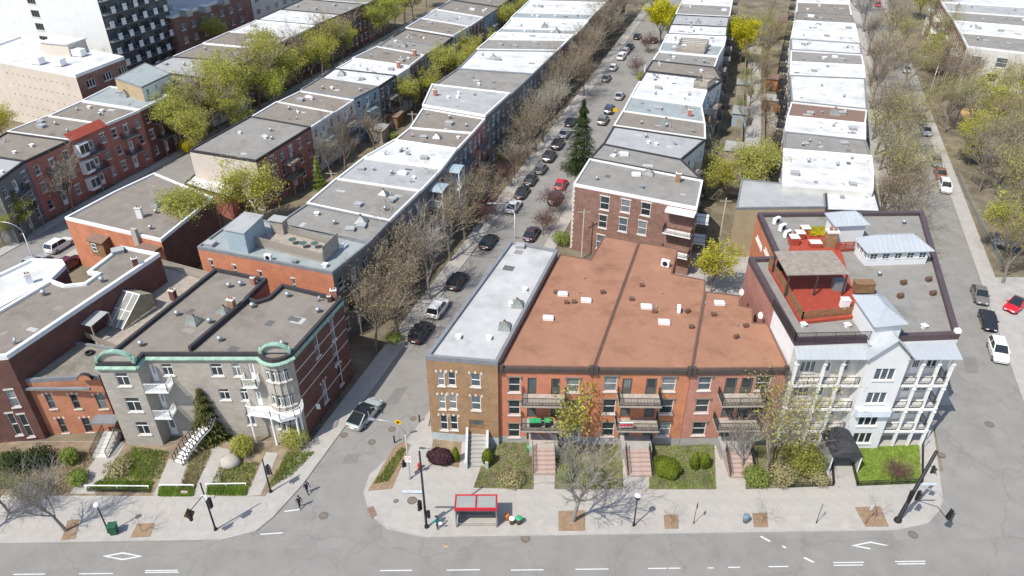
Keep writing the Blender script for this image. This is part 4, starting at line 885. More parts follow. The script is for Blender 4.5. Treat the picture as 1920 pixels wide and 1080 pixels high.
for k in range(700):
    p = G(r.uniform(1515, 1545), r.uniform(429, 444), Z + .5); a = r.uniform(0, 6.28); z = r.uniform(.0, .5); m.face([(p.x - .09 * math.cos(a), p.y - .09 * math.sin(a), p.z + z), (p.x + .09 * math.cos(a), p.y + .09 * math.sin(a), p.z + z), (p.x, p.y + r.uniform(-.1, .1), p.z + z + .15)])
hpart('planter_shrub', m, M_LEAFY)
rf(hH, 'chb', 1553, 466, 0, 1.5)
for x, y in ((1455, 420), (1466, 433), (1475, 445)): rf(hH, 'ac', x, y, .6, 1.1)
for x, y, k in ((1694, 420, 'vent'), (1648, 517, 'vent'), (1732, 615, 'wbox'), (1506, 612, 'wbox'), (1588, 613, 'wbox'), (1693, 533, 'brown'), (1740, 527, 'brown'), (1687, 558, 'brown'), (1748, 553, 'brown')): rf(hH, k, x, y, .3, .9)
m = MB(); p = hH.foot[1]; m.box(p.x - .45, p.x + .05, p.y + .02, p.y + .5, Z + .46, Z + .85); hpart('corner_block', m, M_WHITE)
# entrance canopy
pa, pb = G(1543, 869), G(1592, 866); X0, X1 = pa.x, pb.x; Y0, Y1 = 53.6, 57.0; cx = (X0 + X1) / 2; R = (X1 - X0) / 2 + .15
cn = thing('entrance_canopy', 'black barrel vaulted entrance canopy on white posts over the walk', 'canopy', (cx, Y0, .12)); N = 10; m = MB()
for k in range(N):
    a0 = math.pi * (.12 + .76 * k / N); a1 = math.pi * (.12 + .76 * (k + 1) / N); f = lambda a: (-math.cos(a) * R * 1.08, 2.0 + math.sin(a) * R * .8)
    (xa, za), (xb, zb) = f(a0), f(a1); m.face([(xa, -.2, za), (xb, -.2, zb), (xb, Y1 - Y0, zb), (xa, Y1 - Y0, za)]); m.face([(xa, -.2, za - .06), (xa, Y1 - Y0, za - .06), (xb, Y1 - Y0, zb - .06), (xb, -.2, zb - .06)])
M_AWN = mat('black_awning', (.05, .05, .055), .6, .25, 1.5); m.build('barrel_roof', M_AWN, cn)
m = MB(); pts = [(-math.cos(math.pi * (.12 + .76 * k / N)) * R * 1.08, -.19, 2.0 + math.sin(math.pi * (.12 + .76 * k / N)) * R * .8) for k in range(N + 1)]; m.face(pts); m.build('valance', M_AWN, cn)
for x in (-R + .1, R - .1):
    for y in (0, Y1 - Y0 - .2): m = MB(); m.box(x - .05, x + .05, y - .05, y + .05, 0, 2.35); m.build('post', M_WHITE, cn)
    m = MB(); m.box(x - .02, x + .02, .1, Y1 - Y0, .3, 2.2); m.build('side_screen', mat('canopy_screen', (.35, .36, .35), .4, .1, 1), cn)
def iron_fence(label, pts, h=.7, group='low iron fences round the lawns'):
    W = [G(x, y) for x, y in pts]; o = thing('iron_fence', label, 'fence', (W[0].x, W[0].y, .12), 0, group); m = MB(); railing(m, [p - W[0] for p in W], h, .13, .014); m.build('bars', M_IRON, o)
iron_fence('low black iron fence round the lawn with the bare bush', [(1728, 838), (1727, 908), (1606, 913), (1590, 846)])
iron_fence('low black iron fence before the overgrown yard', [(1558, 870), (1561, 913), (1478, 916)])
iron_fence('thin black iron fence along the greystone garden', [(166, 924), (282, 926)], .5, None)
# ================================================================ rows of flat roofed houses behind
def bil(F4, u, v): a, b_, c, d = [Vector(p) for p in F4]; return a.lerp(b_, u).lerp(d.lerp(c, u), v)
def rowhouses(kind, cat, group, z, seps, specs, side, label):
    out = []
    for k, sp in enumerate(specs):
        (l0, r0), (l1, r1) = seps[k], seps[k + 1]
        L0, R0, R1, L1 = [Vector(G2(*p, z)) for p in (l0, r0, r1, l1)]
        e = (L1 - L0).normalized() * .02; L0 = L0 + e; L1 = L1 - e; e = (R1 - R0).normalized() * .02; R0 = R0 + e; R1 = R1 - e
        zz = z + sp.get('dz', 0); wl = sp.get('wall', B_RED); fr = sp.get('front', wl)
        h = House(kind, label % sp['d'], cat, [tuple(L0), tuple(R0), tuple(R1), tuple(L1)], zz, [fr, wl, wl, wl], sp['roof'], sp.get('par', .22), .25, sp.get('parm', M_GREYFL), group=group)
        st = sp.get('st', 3 if z > 8.6 else 2); fh = (zz - .9) / st
        if side:
            i = 1 if side == 'R' else 3; L = h.edge(i)[2]; nc = max(2, int(L / 2.3))
            for f in range(st):
                for c in range(nc):
                    u = L * (c + .5) / nc - .5; dr = (c == nc // 2); h.win(i, u, .5 + f * fh + (.1 if dr else .75), 1., 2.1 if dr else 1.6, 'door' if dr else rnd.choice(['dh', 'dh', 'cas']), fm=rnd.choice([M_WHITE, M_WHITE, M_CREAM]), lintel='flat' if rnd.random() < .5 else None)
        for q in sp.get('fw', ()): h.wpx(0, *q, style='dh', lintel='flat')
        h.finish()
        if side and sp.get('bal', 1):
            for f in range(1, st): a = .5 + f * fh + .08; balcony(h, i, L * .5 - 1.6, L * .5 + 1.4, a, sp.get('bd', 1.3), sp.get('bm', M_WOOD if side == 'L' else M_GREYFL), sp.get('brm', M_IRON), sp=.2, posts=.1 if f == 1 else None)
        F4 = h.foot; r = random.Random(k * 13 + int(l0[0]))
        for j in range(sp.get('nv', 4)):
            u, v = r.uniform(.12, .88), r.uniform(.25, .75); p = bil(F4, u, v); kd = r.choice(['vent', 'vent', 'box', 'wbox', 'elbow', 'hatch'] if j else ['sky', 'hatch', 'wbox', 'pyr'])
            o = put(RF[kd].name.split('.')[0], RF[kd], h.root, (p.x - h.o.x, p.y - h.o.y, zz), r.uniform(-.4, 0)); o.scale = (r.uniform(.8, 1.1),) * 3
        for kd, u, v, s_ in sp.get('items', ()):
            p = bil(F4, u, v); o = put(RF[kd].name.split('.')[0], RF[kd], h.root, (p.x - h.o.x, p.y - h.o.y, zz), -.3); o.scale = (s_,) * 3
        patches(h, k + int(l0[0]), 2)
        out.append(h)
    return out
GR, GC, WH, TE, LI = M_GRAVEL, M_GRAVEL2, M_WHITEROOF, M_TEALROOF, M_LIGHTROOF
def S(roof, d, **k): return dict(roof=roof, d=d, **k)
# --- row two, street side facades face right
s2 = [((370, 465), (623, 513)), ((452, 405), (693, 457))]
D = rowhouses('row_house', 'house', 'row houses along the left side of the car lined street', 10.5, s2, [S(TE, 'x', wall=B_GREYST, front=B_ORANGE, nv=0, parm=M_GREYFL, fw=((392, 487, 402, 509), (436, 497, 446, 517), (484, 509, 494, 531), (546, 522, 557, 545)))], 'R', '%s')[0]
D.root['label'] = 'orange brick house with blue grey roof, fenced roof deck and penthouse'
for x, y, k in ((553, 493, 'box'), (610, 500, 'wbox'), (645, 464, 'wbox'), (504, 488, 'ac'), (395, 460, 'hatch')): rf(D, k, x, y, -.25, 1.)
zD = D.z1
P = [Vector(G2(x, y, zD + 3.)) for x, y in ((421, 430), (457, 437), (492, 404), (459, 398))]; m = MB(); P = [tuple(p) for p in P]; P = P if area2(P) > 0 else P[::-1]
m.prism([(x - D.o.x, y - D.o.y) for x, y in P], zD, zD + 2.9, 0); o = D.part('penthouse', m, M_BLUEGREY)
m = MB(); Q = inset(P, -.12); m.prism([(x - D.o.x, y - D.o.y) for x, y in Q], zD + 2.903, zD + 3.05); m.build('penthouse_roof', M_LIGHTROOF, o)
dk = [(467, 455), (607, 490), (634, 463), (520, 432)]
m = MB(); P = [tuple(Vector(G2(x, y, zD + .3)) - D.o.xy) for x, y in dk]; P = P if area2(P) > 0 else P[::-1]; m.prism(P, zD + .02, zD + .3); dko = D.part('roof_deck', m, M_WOOD)
W = [G(x, y, zD + .3) - Vector((D.o.x, D.o.y, 0)) for x, y in dk]
pm = MB(); pm.box(-.06, .06, -.015, .015, 0, 1.15); pm = pm.mesh('picket', M_WOOD)
for a, c in zip(W[:3], W[1:4]):
    L = (c - a).length; n = int(L / .17); an = math.atan2(c.y - a.y, c.x - a.x)
    for i in range(n + 1): put('picket', pm, dko, a.lerp(c, i / n), an)
    m = MB(); m.beam(a + Vector((0, 0, 1.12)), c + Vector((0, 0, 1.12)), .1, .06); m.build('rail', M_WOOD, dko)
m = MB(); a, c = W[1], W[2]; m.hexa([a + Vector((.05, .05, 0)), c + Vector((.05, .05, 0)), c + Vector((.12, .12, 0)), a + Vector((.12, .12, 0)), a + Vector((.05, .05, 2.)), c + Vector((.05, .05, 2.)), c + Vector((.12, .12, 2.)), a + Vector((.12, .12, 2.))]); m.build('privacy_screen', M_WOOD, dko)
p = W[0].lerp(W[3], .75); m = MB(); m.box(-.9, .9, -.6, .6, 0, 1.9, 0); m.box(-1.1, 1.1, -.8, .8, 1.91, 2.0, 1); m.build('deck_shed', [M_WOOD, M_LIGHTROOF], dko, p + Vector((1.2, .4, 0)), -.3)
# deck furniture: small tables and chairs
for t, s_ in ((.45, .5), (.62, .45), (.75, .6)):
    p = W[0].lerp(W[1], t).lerp(W[3].lerp(W[2], t), s_); m = MB(); m.lathe([(.04, 0), (.04, .68), (.5, .7), (.5, .74)], 10); m.build('deck_table', mat('green_metal', (.06, .12, .09), .5), dko, p)
s2b = [((517, 423), (693, 457)), ((575, 384), (731, 417)), ((630, 337), (789, 360)), ((681, 297), (830, 317)), ((740, 263), (858, 280)), ((768, 240), (886, 250)), ((792, 203), (910, 223)), ((810, 163), (957, 180)), ((858, 130), (1000, 140)), ((893, 95), (1045, 97)), ((915, 76), (1065, 78)), ((929, 63), (1077, 67)), ((941, 53), (1087, 57)), ((957, 36), (1103, 40)), ((968, 25), (1113, 29)), ((992, 2), (1136, 6)), ((1010, -15), (1154, -12)), ((1030, -34), (1174, -31))]
d2 = ['mid grey gravel roof behind the deck', 'grey gravel roof and white edge', 'ribbed pale roof with white skylights', 'smooth white roof above blue balconies', 'brown gravel roof before a red facade', 'brown gravel roof with low brick curb', 'raised pale roof with blue grey side', 'grey gravel roof and stack', 'wide white roof with timber frame', 'narrow grey gravel roof', 'thin white roof strip', 'blue grey roof strip', 'pale white roof', 'blue grey far roof', 'far white roof', 'far grey roof at the end', 'last grey roof']
r2 = [GC, GC, LI, WH, GR, GR, LI, GC, WH, GC, WH, TE, WH, TE, WH, GC, WH]
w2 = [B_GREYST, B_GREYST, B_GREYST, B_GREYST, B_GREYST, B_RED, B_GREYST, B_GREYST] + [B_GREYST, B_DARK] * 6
sp2 = [S(r2[k], d2[k], wall=w2[k], parm=[M_GREYFL, M_WHITEW, M_WHITEW, M_WHITEW, M_WHITEW, M_WHITEW, M_WHITEW, M_GREYFL][k % 8], dz=[0, .1, 0, .05, -.1, -.1, .5, 0][k % 8] if k < 9 else rnd.uniform(-.2, .2), bm=M_BLUEGREY if k in (2, 3) else M_GREYFL, brm=M_WHITE if k in (2, 3) else M_IRON, bd=1.8 if k in (2, 3) else 1.3, nv=6 if k < 4 else 4, items=[('chr', .12, .5, .8)] if k == 6 else ()) for k in range(len(r2))]
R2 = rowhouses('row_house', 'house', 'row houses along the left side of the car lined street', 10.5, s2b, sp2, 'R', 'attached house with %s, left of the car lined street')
# blue canopied porch towers on two of them
for h, us in ((R2[2], (.35,)), (R2[3], (.2,))):
    for u in us:
        a, b_, L, an = h.edge(1); d = (b_ - a).normalized(); q = a + d * (L * u); m = MB(); N = 8
        for k in range(N):
            a0, a1 = math.pi * k / N, math.pi * (k + 1) / N; f = lambda t: (1.5 - math.cos(t) * 1.6, math.sin(t) * .35)
            (x0, z0), (x1, z1) = f(a0), f(a1); m.face([(x0, -2.2, z0), (x1, -2.2, z1), (x1, -.02, z1), (x0, -.02, z0)])
        o = m.build('porch_canopy', M_BLUEGREY, h.root, h.local((q.x, q.y, 9.3)), an)
        for x in (.05, 2.95): m = MB(); m.box(x - .07, x + .07, -2.1, -1.96, -9.2, 0); m.build('porch_post', M_WHITE, o)
        for z in (-2.9, -6.): m = MB(); m.box(0, 3., -2.1, -.02, z - .15, z); railing(m, [(.0, -2.05, z), (3., -2.05, z)], .9, .2); m.build('porch_floor', M_WHITE, o)
# --- row one: rear galleries face right
hE = House('red_brick_house', 'two storey red brick house with an enclosed porch window box on its blank wall', 'house', PXP([(122, 410), (302, 452), (400, 372), (290, 326), (213, 362)], 7.8), 7.8, [B_ORANGE, B_DARK, B_RED, B_RED, B_RED], GR, .25, .3, M_WHITEW)
hE.finish(); rf(hE, 'chw', 264, 408, 0, 1.); rf(hE, 'pyr', 294, 386, -.3, .8); rf(hE, 'vent', 293, 400); rf(hE, 'vent', 283, 430)
p = hE.foot[0]; u, z = hE.pix(0, 182, 450); a, b_, L, an = hE.edge(0); d = (b_ - a).normalized(); q = a + d * u
m = MB(); m.box(0, 2.6, -1.3, -.01, 0, 2.6, 0); o = m.build('porch_box', M_BROWNWOOD, hE.root, hE.local((q.x, q.y, z - 1.8)), an); m = MB(); m.hexa([(-.2, -1.6, 2.5), (2.8, -1.6, 2.5), (2.8, -.01, 2.9), (-.2, -.01, 2.9), (-.2, -1.6, 2.6), (2.8, -1.6, 2.6), (2.8, -.01, 3.), (-.2, -.01, 3.)]); m.build('porch_roof', M_SHINGLE, o)
me, pane, sm = window_mesh(.9, 1.3, 'dh', M_WHITE); w_ = put('window', me, o, (.35, -1.46, .8)); put('pane', pane['glass_sky'], w_)
q = a + d * (L - 4.2); m = MB(); m.box(-.45, .45, -.5, -.01, -2.5, 1.2); m.build('chimney_stack', B_RED, hE.root, hE.local((q.x, q.y, 7.8)), an); m = MB(); m.box(.7, 4., -1.7, -.01, -.25, 0); m.build('side_awning', M_SHINGLE, hE.root, hE.local((q.x, q.y, 6.9)), an)
hE2 = House('low_annex', 'low annex with white roof behind the red brick house', 'house', PXP([(345, 345), (432, 372), (446, 345), (372, 322)], 4.), 4., B_RED, WH, .15, .2, M_DARKFL).finish()
s1 = [((355, 283), (480, 303)), ((470, 219), (583, 239)), ((519, 190), (627, 210)), ((563, 169), (664, 186)), ((600, 147), (710, 163)), ((627, 128), (743, 141)), ((660, 110), (768, 125)), ((707, 88), (796, 104)), ((733, 70), (824, 87)), ((760, 53), (850, 68)), ((790, 35), (880, 50)), ((818, 17), (907, 32)), ((845, 0), (935, 14)), ((872, -18), (962, -5)), ((900, -36), (990, -22))]
r1 = [GC, GR, GR, GR, WH, WH, GR, GC, GR, GR, LI, GR, GR, GC]
d1 = ['beige end wall and curved parapet', 'brown gravel roof and white edge', 'speckled gravel roof', 'brown roof behind the tall bare tree', 'stained white roof', 'bright white roof with red chimney', 'dark gravel roof with two chimneys', 'pale gravel roof', 'gravel roof with a black vent', 'long gravel roof', 'pale blue grey roof', 'far gravel roof with green edge', 'far brown roof', 'last roof of the rear row']
w1 = [B_RED, M_CREAM, M_CREAM] + [M_BLUEGREY, B_GREYST, M_CREAM, B_BROWN] * 4
sp1 = [S(r1[k], d1[k], wall=w1[k], front=M_BEIGE if k == 0 else w1[k], parm=[M_DARKFL, M_WHITEW, M_WHITEW, M_GREYFL][k % 4], dz=-.15 * (k % 3), bd=1.7, bm=M_BLUEGREY if k % 2 else M_WOOD, items=[('chr', .85, .85, .9)] if k in (5, 6) else ()) for k in range(len(r1))]
R1 = rowhouses('row_house', 'house', 'row houses with rear galleries on the back lane', 9.0, s1, sp1, 'R', 'house with %s, backing on the tree filled lane')
# --- row zero: street facades face right, dark
s0 = [((-90, 330), (-10, 345)), ((-55, 288), (47, 303)), ((13, 248), (130, 264)), ((90, 218), (197, 234)), ((153, 190), (262, 207)), ((207, 163), (318, 180)), ((270, 132), (380, 148)), ((322, 107), (455, 117)), ((380, 82), (500, 93)), ((430, 60), (545, 70)), ((480, 38), (592, 48)), ((525, 18), (640, 28)), ((570, -2), (685, 8)), ((610, -22), (725, -12))]
d0 = ['pale roof and grey stone front', 'brown gravel roof and long brick front', 'red tiled mansard and white bay windows', 'mid gravel roof', 'blue grey roof edged in white', 'white walled roof room', 'pale roof beside the roof room', 'brown roof under trees', 'long brown roof', 'white roof with boxes', 'white roof and terrace', 'grey roof by the brick block', 'far grey roof']
r0 = [LI, GR, GR, GR, TE, GC, LI, GR, GR, WH, WH, GC, GC]
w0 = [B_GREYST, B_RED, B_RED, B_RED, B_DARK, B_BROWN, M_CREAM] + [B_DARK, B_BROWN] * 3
sp0 = [S(r0[k], d0[k], wall=w0[k], parm=[M_DARKFL, M_DARKFL, M_WHITEW, M_WHITEW, M_WHITEW][k % 5], dz=-.1 * (k % 2), bd=1.2) for k in range(13)]
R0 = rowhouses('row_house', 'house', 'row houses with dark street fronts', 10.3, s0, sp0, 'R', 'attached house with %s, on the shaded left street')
h = R0[2]; a, b_, L, an = h.edge(1); m = MB(); m.hexa([(0, -.5, -.15), (L, -.5, -.15), (L, .9, .9), (0, .9, .9), (0, -.5, -.05), (L, -.5, -.05), (L, .9, 1.), (0, .9, 1.)]); m.build('mansard', mat('red_tile', (.32, .07, .045), .8, .2, 3), h.root, h.local((a.x, a.y, h.z1)), an)
for f in range(3):
    m = MB(); m.hexa([(.6, -.9, 0), (2.6, -.9, 0), (2.9, -.01, 0), (.3, -.01, 0), (.6, -.9, 2.2), (2.6, -.9, 2.2), (2.9, -.01, 2.2), (.3, -.01, 2.2)]); o = m.build('bay_window', M_WHITE, h.root, h.local((a.x, a.y, .9 + f * 3.1)), an)
    m = MB()
    for x in (.7, 1.65): m.face([(x, -.905, .5), (x + .85, -.905, .5), (x + .85, -.905, 2.), (x, -.905, 2.)])
    m.build('pane', M_GLASS, o)
hp = House('roof_room', 'white and brick roof room with blue grey roof and toy strewn terrace', 'house', PXP([(215, 147), (265, 164), (320, 138), (272, 118)], 13.1), 13.1, [B_YELL, M_SIDING, M_SIDING, M_SIDING], TE, .1, .15, M_GREYFL, z0=10.3)
hp.win(1, 1., 11.2, .8, 1.2); hp.win(1, 3.6, 10.6, .9, 2., 'door'); hp.finish()
# --- row three: left street front unseen, rear galleries face right
s3 = [((1075, 347), (1307, 392)), ((1105, 299), (1318, 340)), ((1130, 272), (1277, 301)), ((1150, 238), (1323, 263)), ((1167, 210), (1322, 232)), ((1182, 182), (1316, 200)), ((1198, 155), (1326, 172)), ((1210, 135), (1354, 152)), ((1223, 115), (1340, 128)), ((1235, 98), (1347, 108)), ((1243, 80), (1358, 88)), ((1250, 65), (1362, 70)), ((1257, 47), (1364, 52)), ((1266, 28), (1368, 33)), ((1276, 8), (1372, 13)), ((1286, -12), (1376, -8)), ((1295, -30), (1380, -26))]
d3 = ['brown brick end wall and white trimmed windows', 'grey gravel roof beside the pyramid skylight', 'ribbed pale blue roof', 'brown gravel roof with vents in line', 'blue grey roof with brick chimney', 'white roof with orange rear porch', 'long white roof with skylights', 'brown grey roof', 'grey gravel roof', 'blue grey roof with a wooden deck', 'white roof with dark patch', 'white roof by the terrace', 'pale grey block roof', 'far dark gravel roof', 'far white roof', 'last far roof']
r3 = [GC, GC, LI, GR, TE, WH, WH, GR, GC, TE, WH, WH, LI, GC, WH, GC]
w3 = [B_REDG, M_CREAM, M_CREAM, B_YELL, M_CREAM, M_BLUEGREY, M_CREAM, B_RED] * 2
sp3 = [S(r3[k], d3[k], wall=w3[k], front=B_BROWN if k == 0 else w3[k], parm=[M_WHITEW, M_DARKFL, M_DARKFL, M_WHITEW, M_WHITEW][k % 5], dz=.12 * (k % 2), nv=3 if k == 0 else 4, bm=M_BROWNWOOD if k == 5 else M_WHITE if k == 0 else M_WOOD, bd=1.8,
          fw=((1126, 367, 1141, 395), (1165, 373, 1180, 400), (1203, 379, 1218, 406), (1123, 402, 1137, 429), (1161, 408, 1175, 436), (1197, 414, 1211, 442), (1119, 440, 1133, 468)) if k == 0 else (), items=[('pyr', .55, .85, .9), ('chb', .8, .8, .9)] if k == 0 else [('chr', .82, .3, .8)] if k == 4 else ()) for k in range(len(r3))]
R3 = rowhouses('row_house', 'house', 'row houses on the right side of the car lined street', 10.9, s3, sp3, 'R', 'house with %s, right of the car lined street')
h = R3[0]; a, b_, L, an = h.edge(0)           # stone quoins and gallery on the end wall
for k in range(28): m = MB(); m.box(-.02, .32 if k % 2 else .2, -.04, -.005, k * .38 + .3, k * .38 + .62); m.build('quoin', M_SILL, h.root, h.local((a.x, a.y, 0)), an)
u, z = h.pix(0, 1252, 385); 
for z in (3.6, 7.0): balcony(h, 0, u, L - .1, z, 1.4, M_WHITE, M_IRON)
m = MB(); m.box(u, L, -1.5, -.01, 10.2, 10.5); m.build('gallery_roof', M_WHITE, h.root, h.local((a.x, a.y, 0)), an)
# wooden deck on a far roof
def roofdeck(h, u0, u1, v0, v1, hh=1.5):
    F4 = h.foot; Q = [bil(F4, u0, v0), bil(F4, u1, v0), bil(F4, u1, v1), bil(F4, u0, v1)]; m = MB(); W = [Vector((p.x - h.o.x, p.y - h.o.y, h.z1)) for p in Q]
    for a, c in zip(W, W[1:] + W[:1]): 
        for z in (.3, .7, 1.1, 1.45): m.beam(a + Vector((0, 0, z * hh / 1.5)), c + Vector((0, 0, z * hh / 1.5)), .04, .28)
    h.part('deck_fence', m, M_WOOD); m = MB(); m.prism([(p.x, p.y) for p in W], h.z1 + .02, h.z1 + .25); h.part('roof_deck', m, M_WOOD)
roofdeck(R3[9], .3, .75, .1, .9); roofdeck(R3[6], .78, .97, .1, .7)
# --- row four: alley side faces left
hJ = House('yellow_brick_house', 'yellow brick house with white metal roof in front of the right terrace', 'house', PXP([(1380, 391), (1548, 389), (1545, 352), (1390, 337)], 8.2), 8.2, B_YELL, M_LIGHTROOF, .15, .2, M_GREYFL); hJ.finish()
hJ2 = House('white_roof_annex', 'white roofed house joined to the yellow brick house', 'house', PXP([(1549, 396), (1652, 399), (1640, 356), (1546, 350)], 8.2), 8.2, B_BROWN, WH, .2, .25, M_DARKFL); hJ2.finish(); rf(hJ2, 'box', 1578, 372); rf(hJ2, 'wbox', 1620, 370)
s4 = [((1467, 347), (1637, 359)), ((1467, 318), (1638, 328)), ((1468, 281), (1634, 294)), ((1471, 247), (1623, 263)), ((1475, 219), (1623, 233)), ((1484, 191), (1626, 206)), ((1480, 142), (1622, 148)), ((1482, 117), (1620, 124)), ((1483, 95), (1616, 103)), ((1482, 74), (1613, 83)), ((1485, 59), (1608, 65)), ((1489, 39), (1603, 45)), ((1493, 24), (1597, 30)), ((1494, 4), (1593, 8)), ((1496, -12), (1590, -8)), ((1498, -30), (1587, -26))]
d4 = ['stained white roof and round corner', 'white roof with two skylights', 'grey gravel roof', 'white roof with a green skylight', 'brown shingled slope', 'wide clean white roof', 'white stepped roof', 'grey gravel roof with black vents', 'white roof with black vents', 'pale roof with a brick stack', 'white roof with patched edge', 'grey roof with green steel', 'far gravel roof with red steel', 'far white roof', 'last white roof']
r4 = [WH, WH, GC, WH, M_SHINGLE, WH, WH, GC, WH, WH, WH, GR, GR, WH, WH]
sp4 = [S(r4[k], d4[k], wall=[M_CREAM, B_GREYST, B_RED, M_CREAM][k % 4], parm=[M_WHITEW, M_WHITEW, M_GREYFL][k % 3], dz=[0, .1, -.1, .1, -.2][k % 5], bm=M_IRON, bd=1.6, nv=5) for k in range(len(r4))]
R4 = rowhouses('row_house', 'house', 'row houses between the alley and the tree lined street', 9.2, s4, sp4, 'L', 'house with %s, between alley and tree lined street')
# --- row five, far right
s5 = [((1813, 88), (1990, 108)), ((1800, 62), (1975, 78)), ((1788, 40), (1960, 54)), ((1776, 22), (1945, 34)), ((1765, 5), (1930, 15)), ((1756, -12), (1915, -4))]
sp5 = [S(r, d, wall=B_BROWN, front=M_CREAM if k == 0 else B_RED, parm=M_WHITEW, st=3, fw=((1822, 105, 1836, 125), (1870, 108, 1885, 128), (1850, 138, 1868, 155)) if k == 0 else (), bd=1.6, bm=M_WHITE, brm=M_WHITE) for k, (r, d) in enumerate(((GC, 'pale end wall'), (WH, 'white roof and red chimney'), (GC, 'grey roof'), (LI, 'pale roof'), (WH, 'far white roof')))]
R5 = rowhouses('row_house', 'house', 'row houses beyond the park', 10.5, s5, sp5, 'L', 'attached house with %s, beyond the playground')
# --- big blocks at the upper left
hX = House('apartment_block', 'beige blank walled apartment block with white roof and rooftop boxes', 'building', PXP([(-60, 105), (142, 144), (233, 109), (40, 70)], 13.), 13., [M_BEIGE, B_BROWN, B_BROWN, M_BEIGE], WH, .4, .4, M_WHITEW)
for f in range(4):
    for u in (2., 6.5, 11., 15.5): hX.win(1, u, .8 + f * 3.1, 2.2, 1.5, 'tri')
hX.finish(); m = MB(); p = hX.rp(125, 98); m.box(-3.5, 3.5, -2.5, 2.5, 0, 2.4, 0); m.box(-3.7, 3.7, -2.7, 2.7, 2.41, 2.6, 1); hX.part('roof_room', m, [M_BEIGE, WH], p, -.3)
for x, y in ((72, 120), (112, 123), (150, 105)): m = MB(); m.box(-1.2, 1.2, -.8, .8, .2, 1.5, 0); m.box(-.8, .8, -.5, .5, 0, .2, 0); hX.part('rooftop_unit', m, M_WHITE, hX.rp(x, y), -.3)
me = MB(); me.box(-.14, .14, -.05, -.004, -.1, .1); dm = me.mesh('wall_anchor', mat('anchor_brown', (.3, .2, .13), .8)); a, b_, L, an = hX.edge(0); d = (b_ - a).normalized()
for i in range(12):
    for j in range(5): q = a + d * (L * (.35 + .64 * (i + .5 * (j % 2)) / 12.6)); put('wall_anchor', dm, hX.root, hX.local((q.x, q.y, 2.2 + j * 2.2)), an)
tb = [G2(228, 158), G2(340, 113)]; t0, t1 = Vector(tb[0]), Vector(tb[1]); dv = (t1 - t0).normalized(); lf = Vector((-dv.y, dv.x))
T = [t0 + lf * 60, t0, t1, t1 + lf * 60]
hW = House('white_tower', 'tall white apartment tower with a wall of dark balconies', 'building', [tuple(p) for p in T], 46., [M_SIDING, mat('tower_wall', (.13, .135, .14), .8), M_SIDING, M_SIDING], WH, .5, .4, M_WHITEW)
L = hW.edge(0)[2]
for f in range(14): hW.win(0, L - 22., 2 + f * 3.05, 2.6, 1.6, 'tri', fm=M_GREYFL)
L1_ = hW.edge(1)[2]; nb = int(L1_ / 3.4)
for f in range(14):
    for c in range(nb): hW.win(1, (c + .5) * L1_ / nb - 1.2, 1.2 + f * 3.05, 2.2, 1.9, 'tri', fm=M_GREYFL)
hW.finish(); a, b_, L, an = hW.edge(1); sm_ = MB(); sm_.box(0, L, -1.3, -.01, -.15, 0); slab = sm_.mesh('balcony_slab', M_GREYFL); pm = MB(); pm.box(0, 1.3, -1.29, -1.24, 0, 1.5); panel = pm.mesh('balcony_panel', M_WHITE)
rm = MB(); railing(rm, [(0, -1.27, 0), (L, -1.27, 0)], 1.05, .3); rmm = rm.mesh('railing', M_IRON)
d = (b_ - a).normalized()
for f in range(14):
    z = 1. + f * 3.05; s_ = put('balcony', slab, hW.root, hW.local((a.x, a.y, z)), an); put('railing', rmm, s_)
    for c in range(nb): put('balcony_panel', panel, s_, ((c + .15 + .4 * (f % 2)) * L / nb, 0, 0))
t2 = [G2(345, 118), G2(480, 62)]; p0, p1 = Vector(t2[0]), Vector(t2[1]); dv = (p1 - p0).normalized(); lf = Vector((-dv.y, dv.x))
hK = House('brick_block', 'red brown brick apartment block beside the balcony tower', 'building', [tuple(p) for p in (p0 + lf * 16, p0, p1, p1 + lf * 16)], 11.5, B_BROWN, LI, .4, .4, M_WHITEW)
for f in range(3):
    for c in range(7): hK.win(1, 2 + c * (hK.edge(1)[2] - 4) / 7, 1.2 + f * 3.3, 1.6, 1.6, 'tri')
    for c in range(3): hK.win(0, 2 + c * 4.4, 1.2 + f * 3.3, 1.6, 1.5, 'cas')
hK.finish()
hK2 = House('brick_block', 'long brick block with white roof beyond the balcony tower', 'building', [tuple(p) for p in (p1 + lf * 18 + dv * .3, p1 + dv * .3, p1 + dv * 60, p1 + lf * 18 + dv * 60)], 12.2, [B_BROWN, M_CREAM, B_BROWN, B_BROWN], WH, .4, .4, M_WHITEW)
for f in range(3):
    for c in range(12): hK2.win(1, 2 + c * 4.6, 1.2 + f * 3.4, 1.8, 1.6, 'tri')
hK2.finish()
for i, (x, y) in enumerate(((385, 22), (420, 8), (350, 30))): m = MB(); m.box(-1.2, 1.2, -1, 1, 0, 1.6); hK.part('rooftop_unit', m, M_STEEL, hK.rp(x, y), -.4)
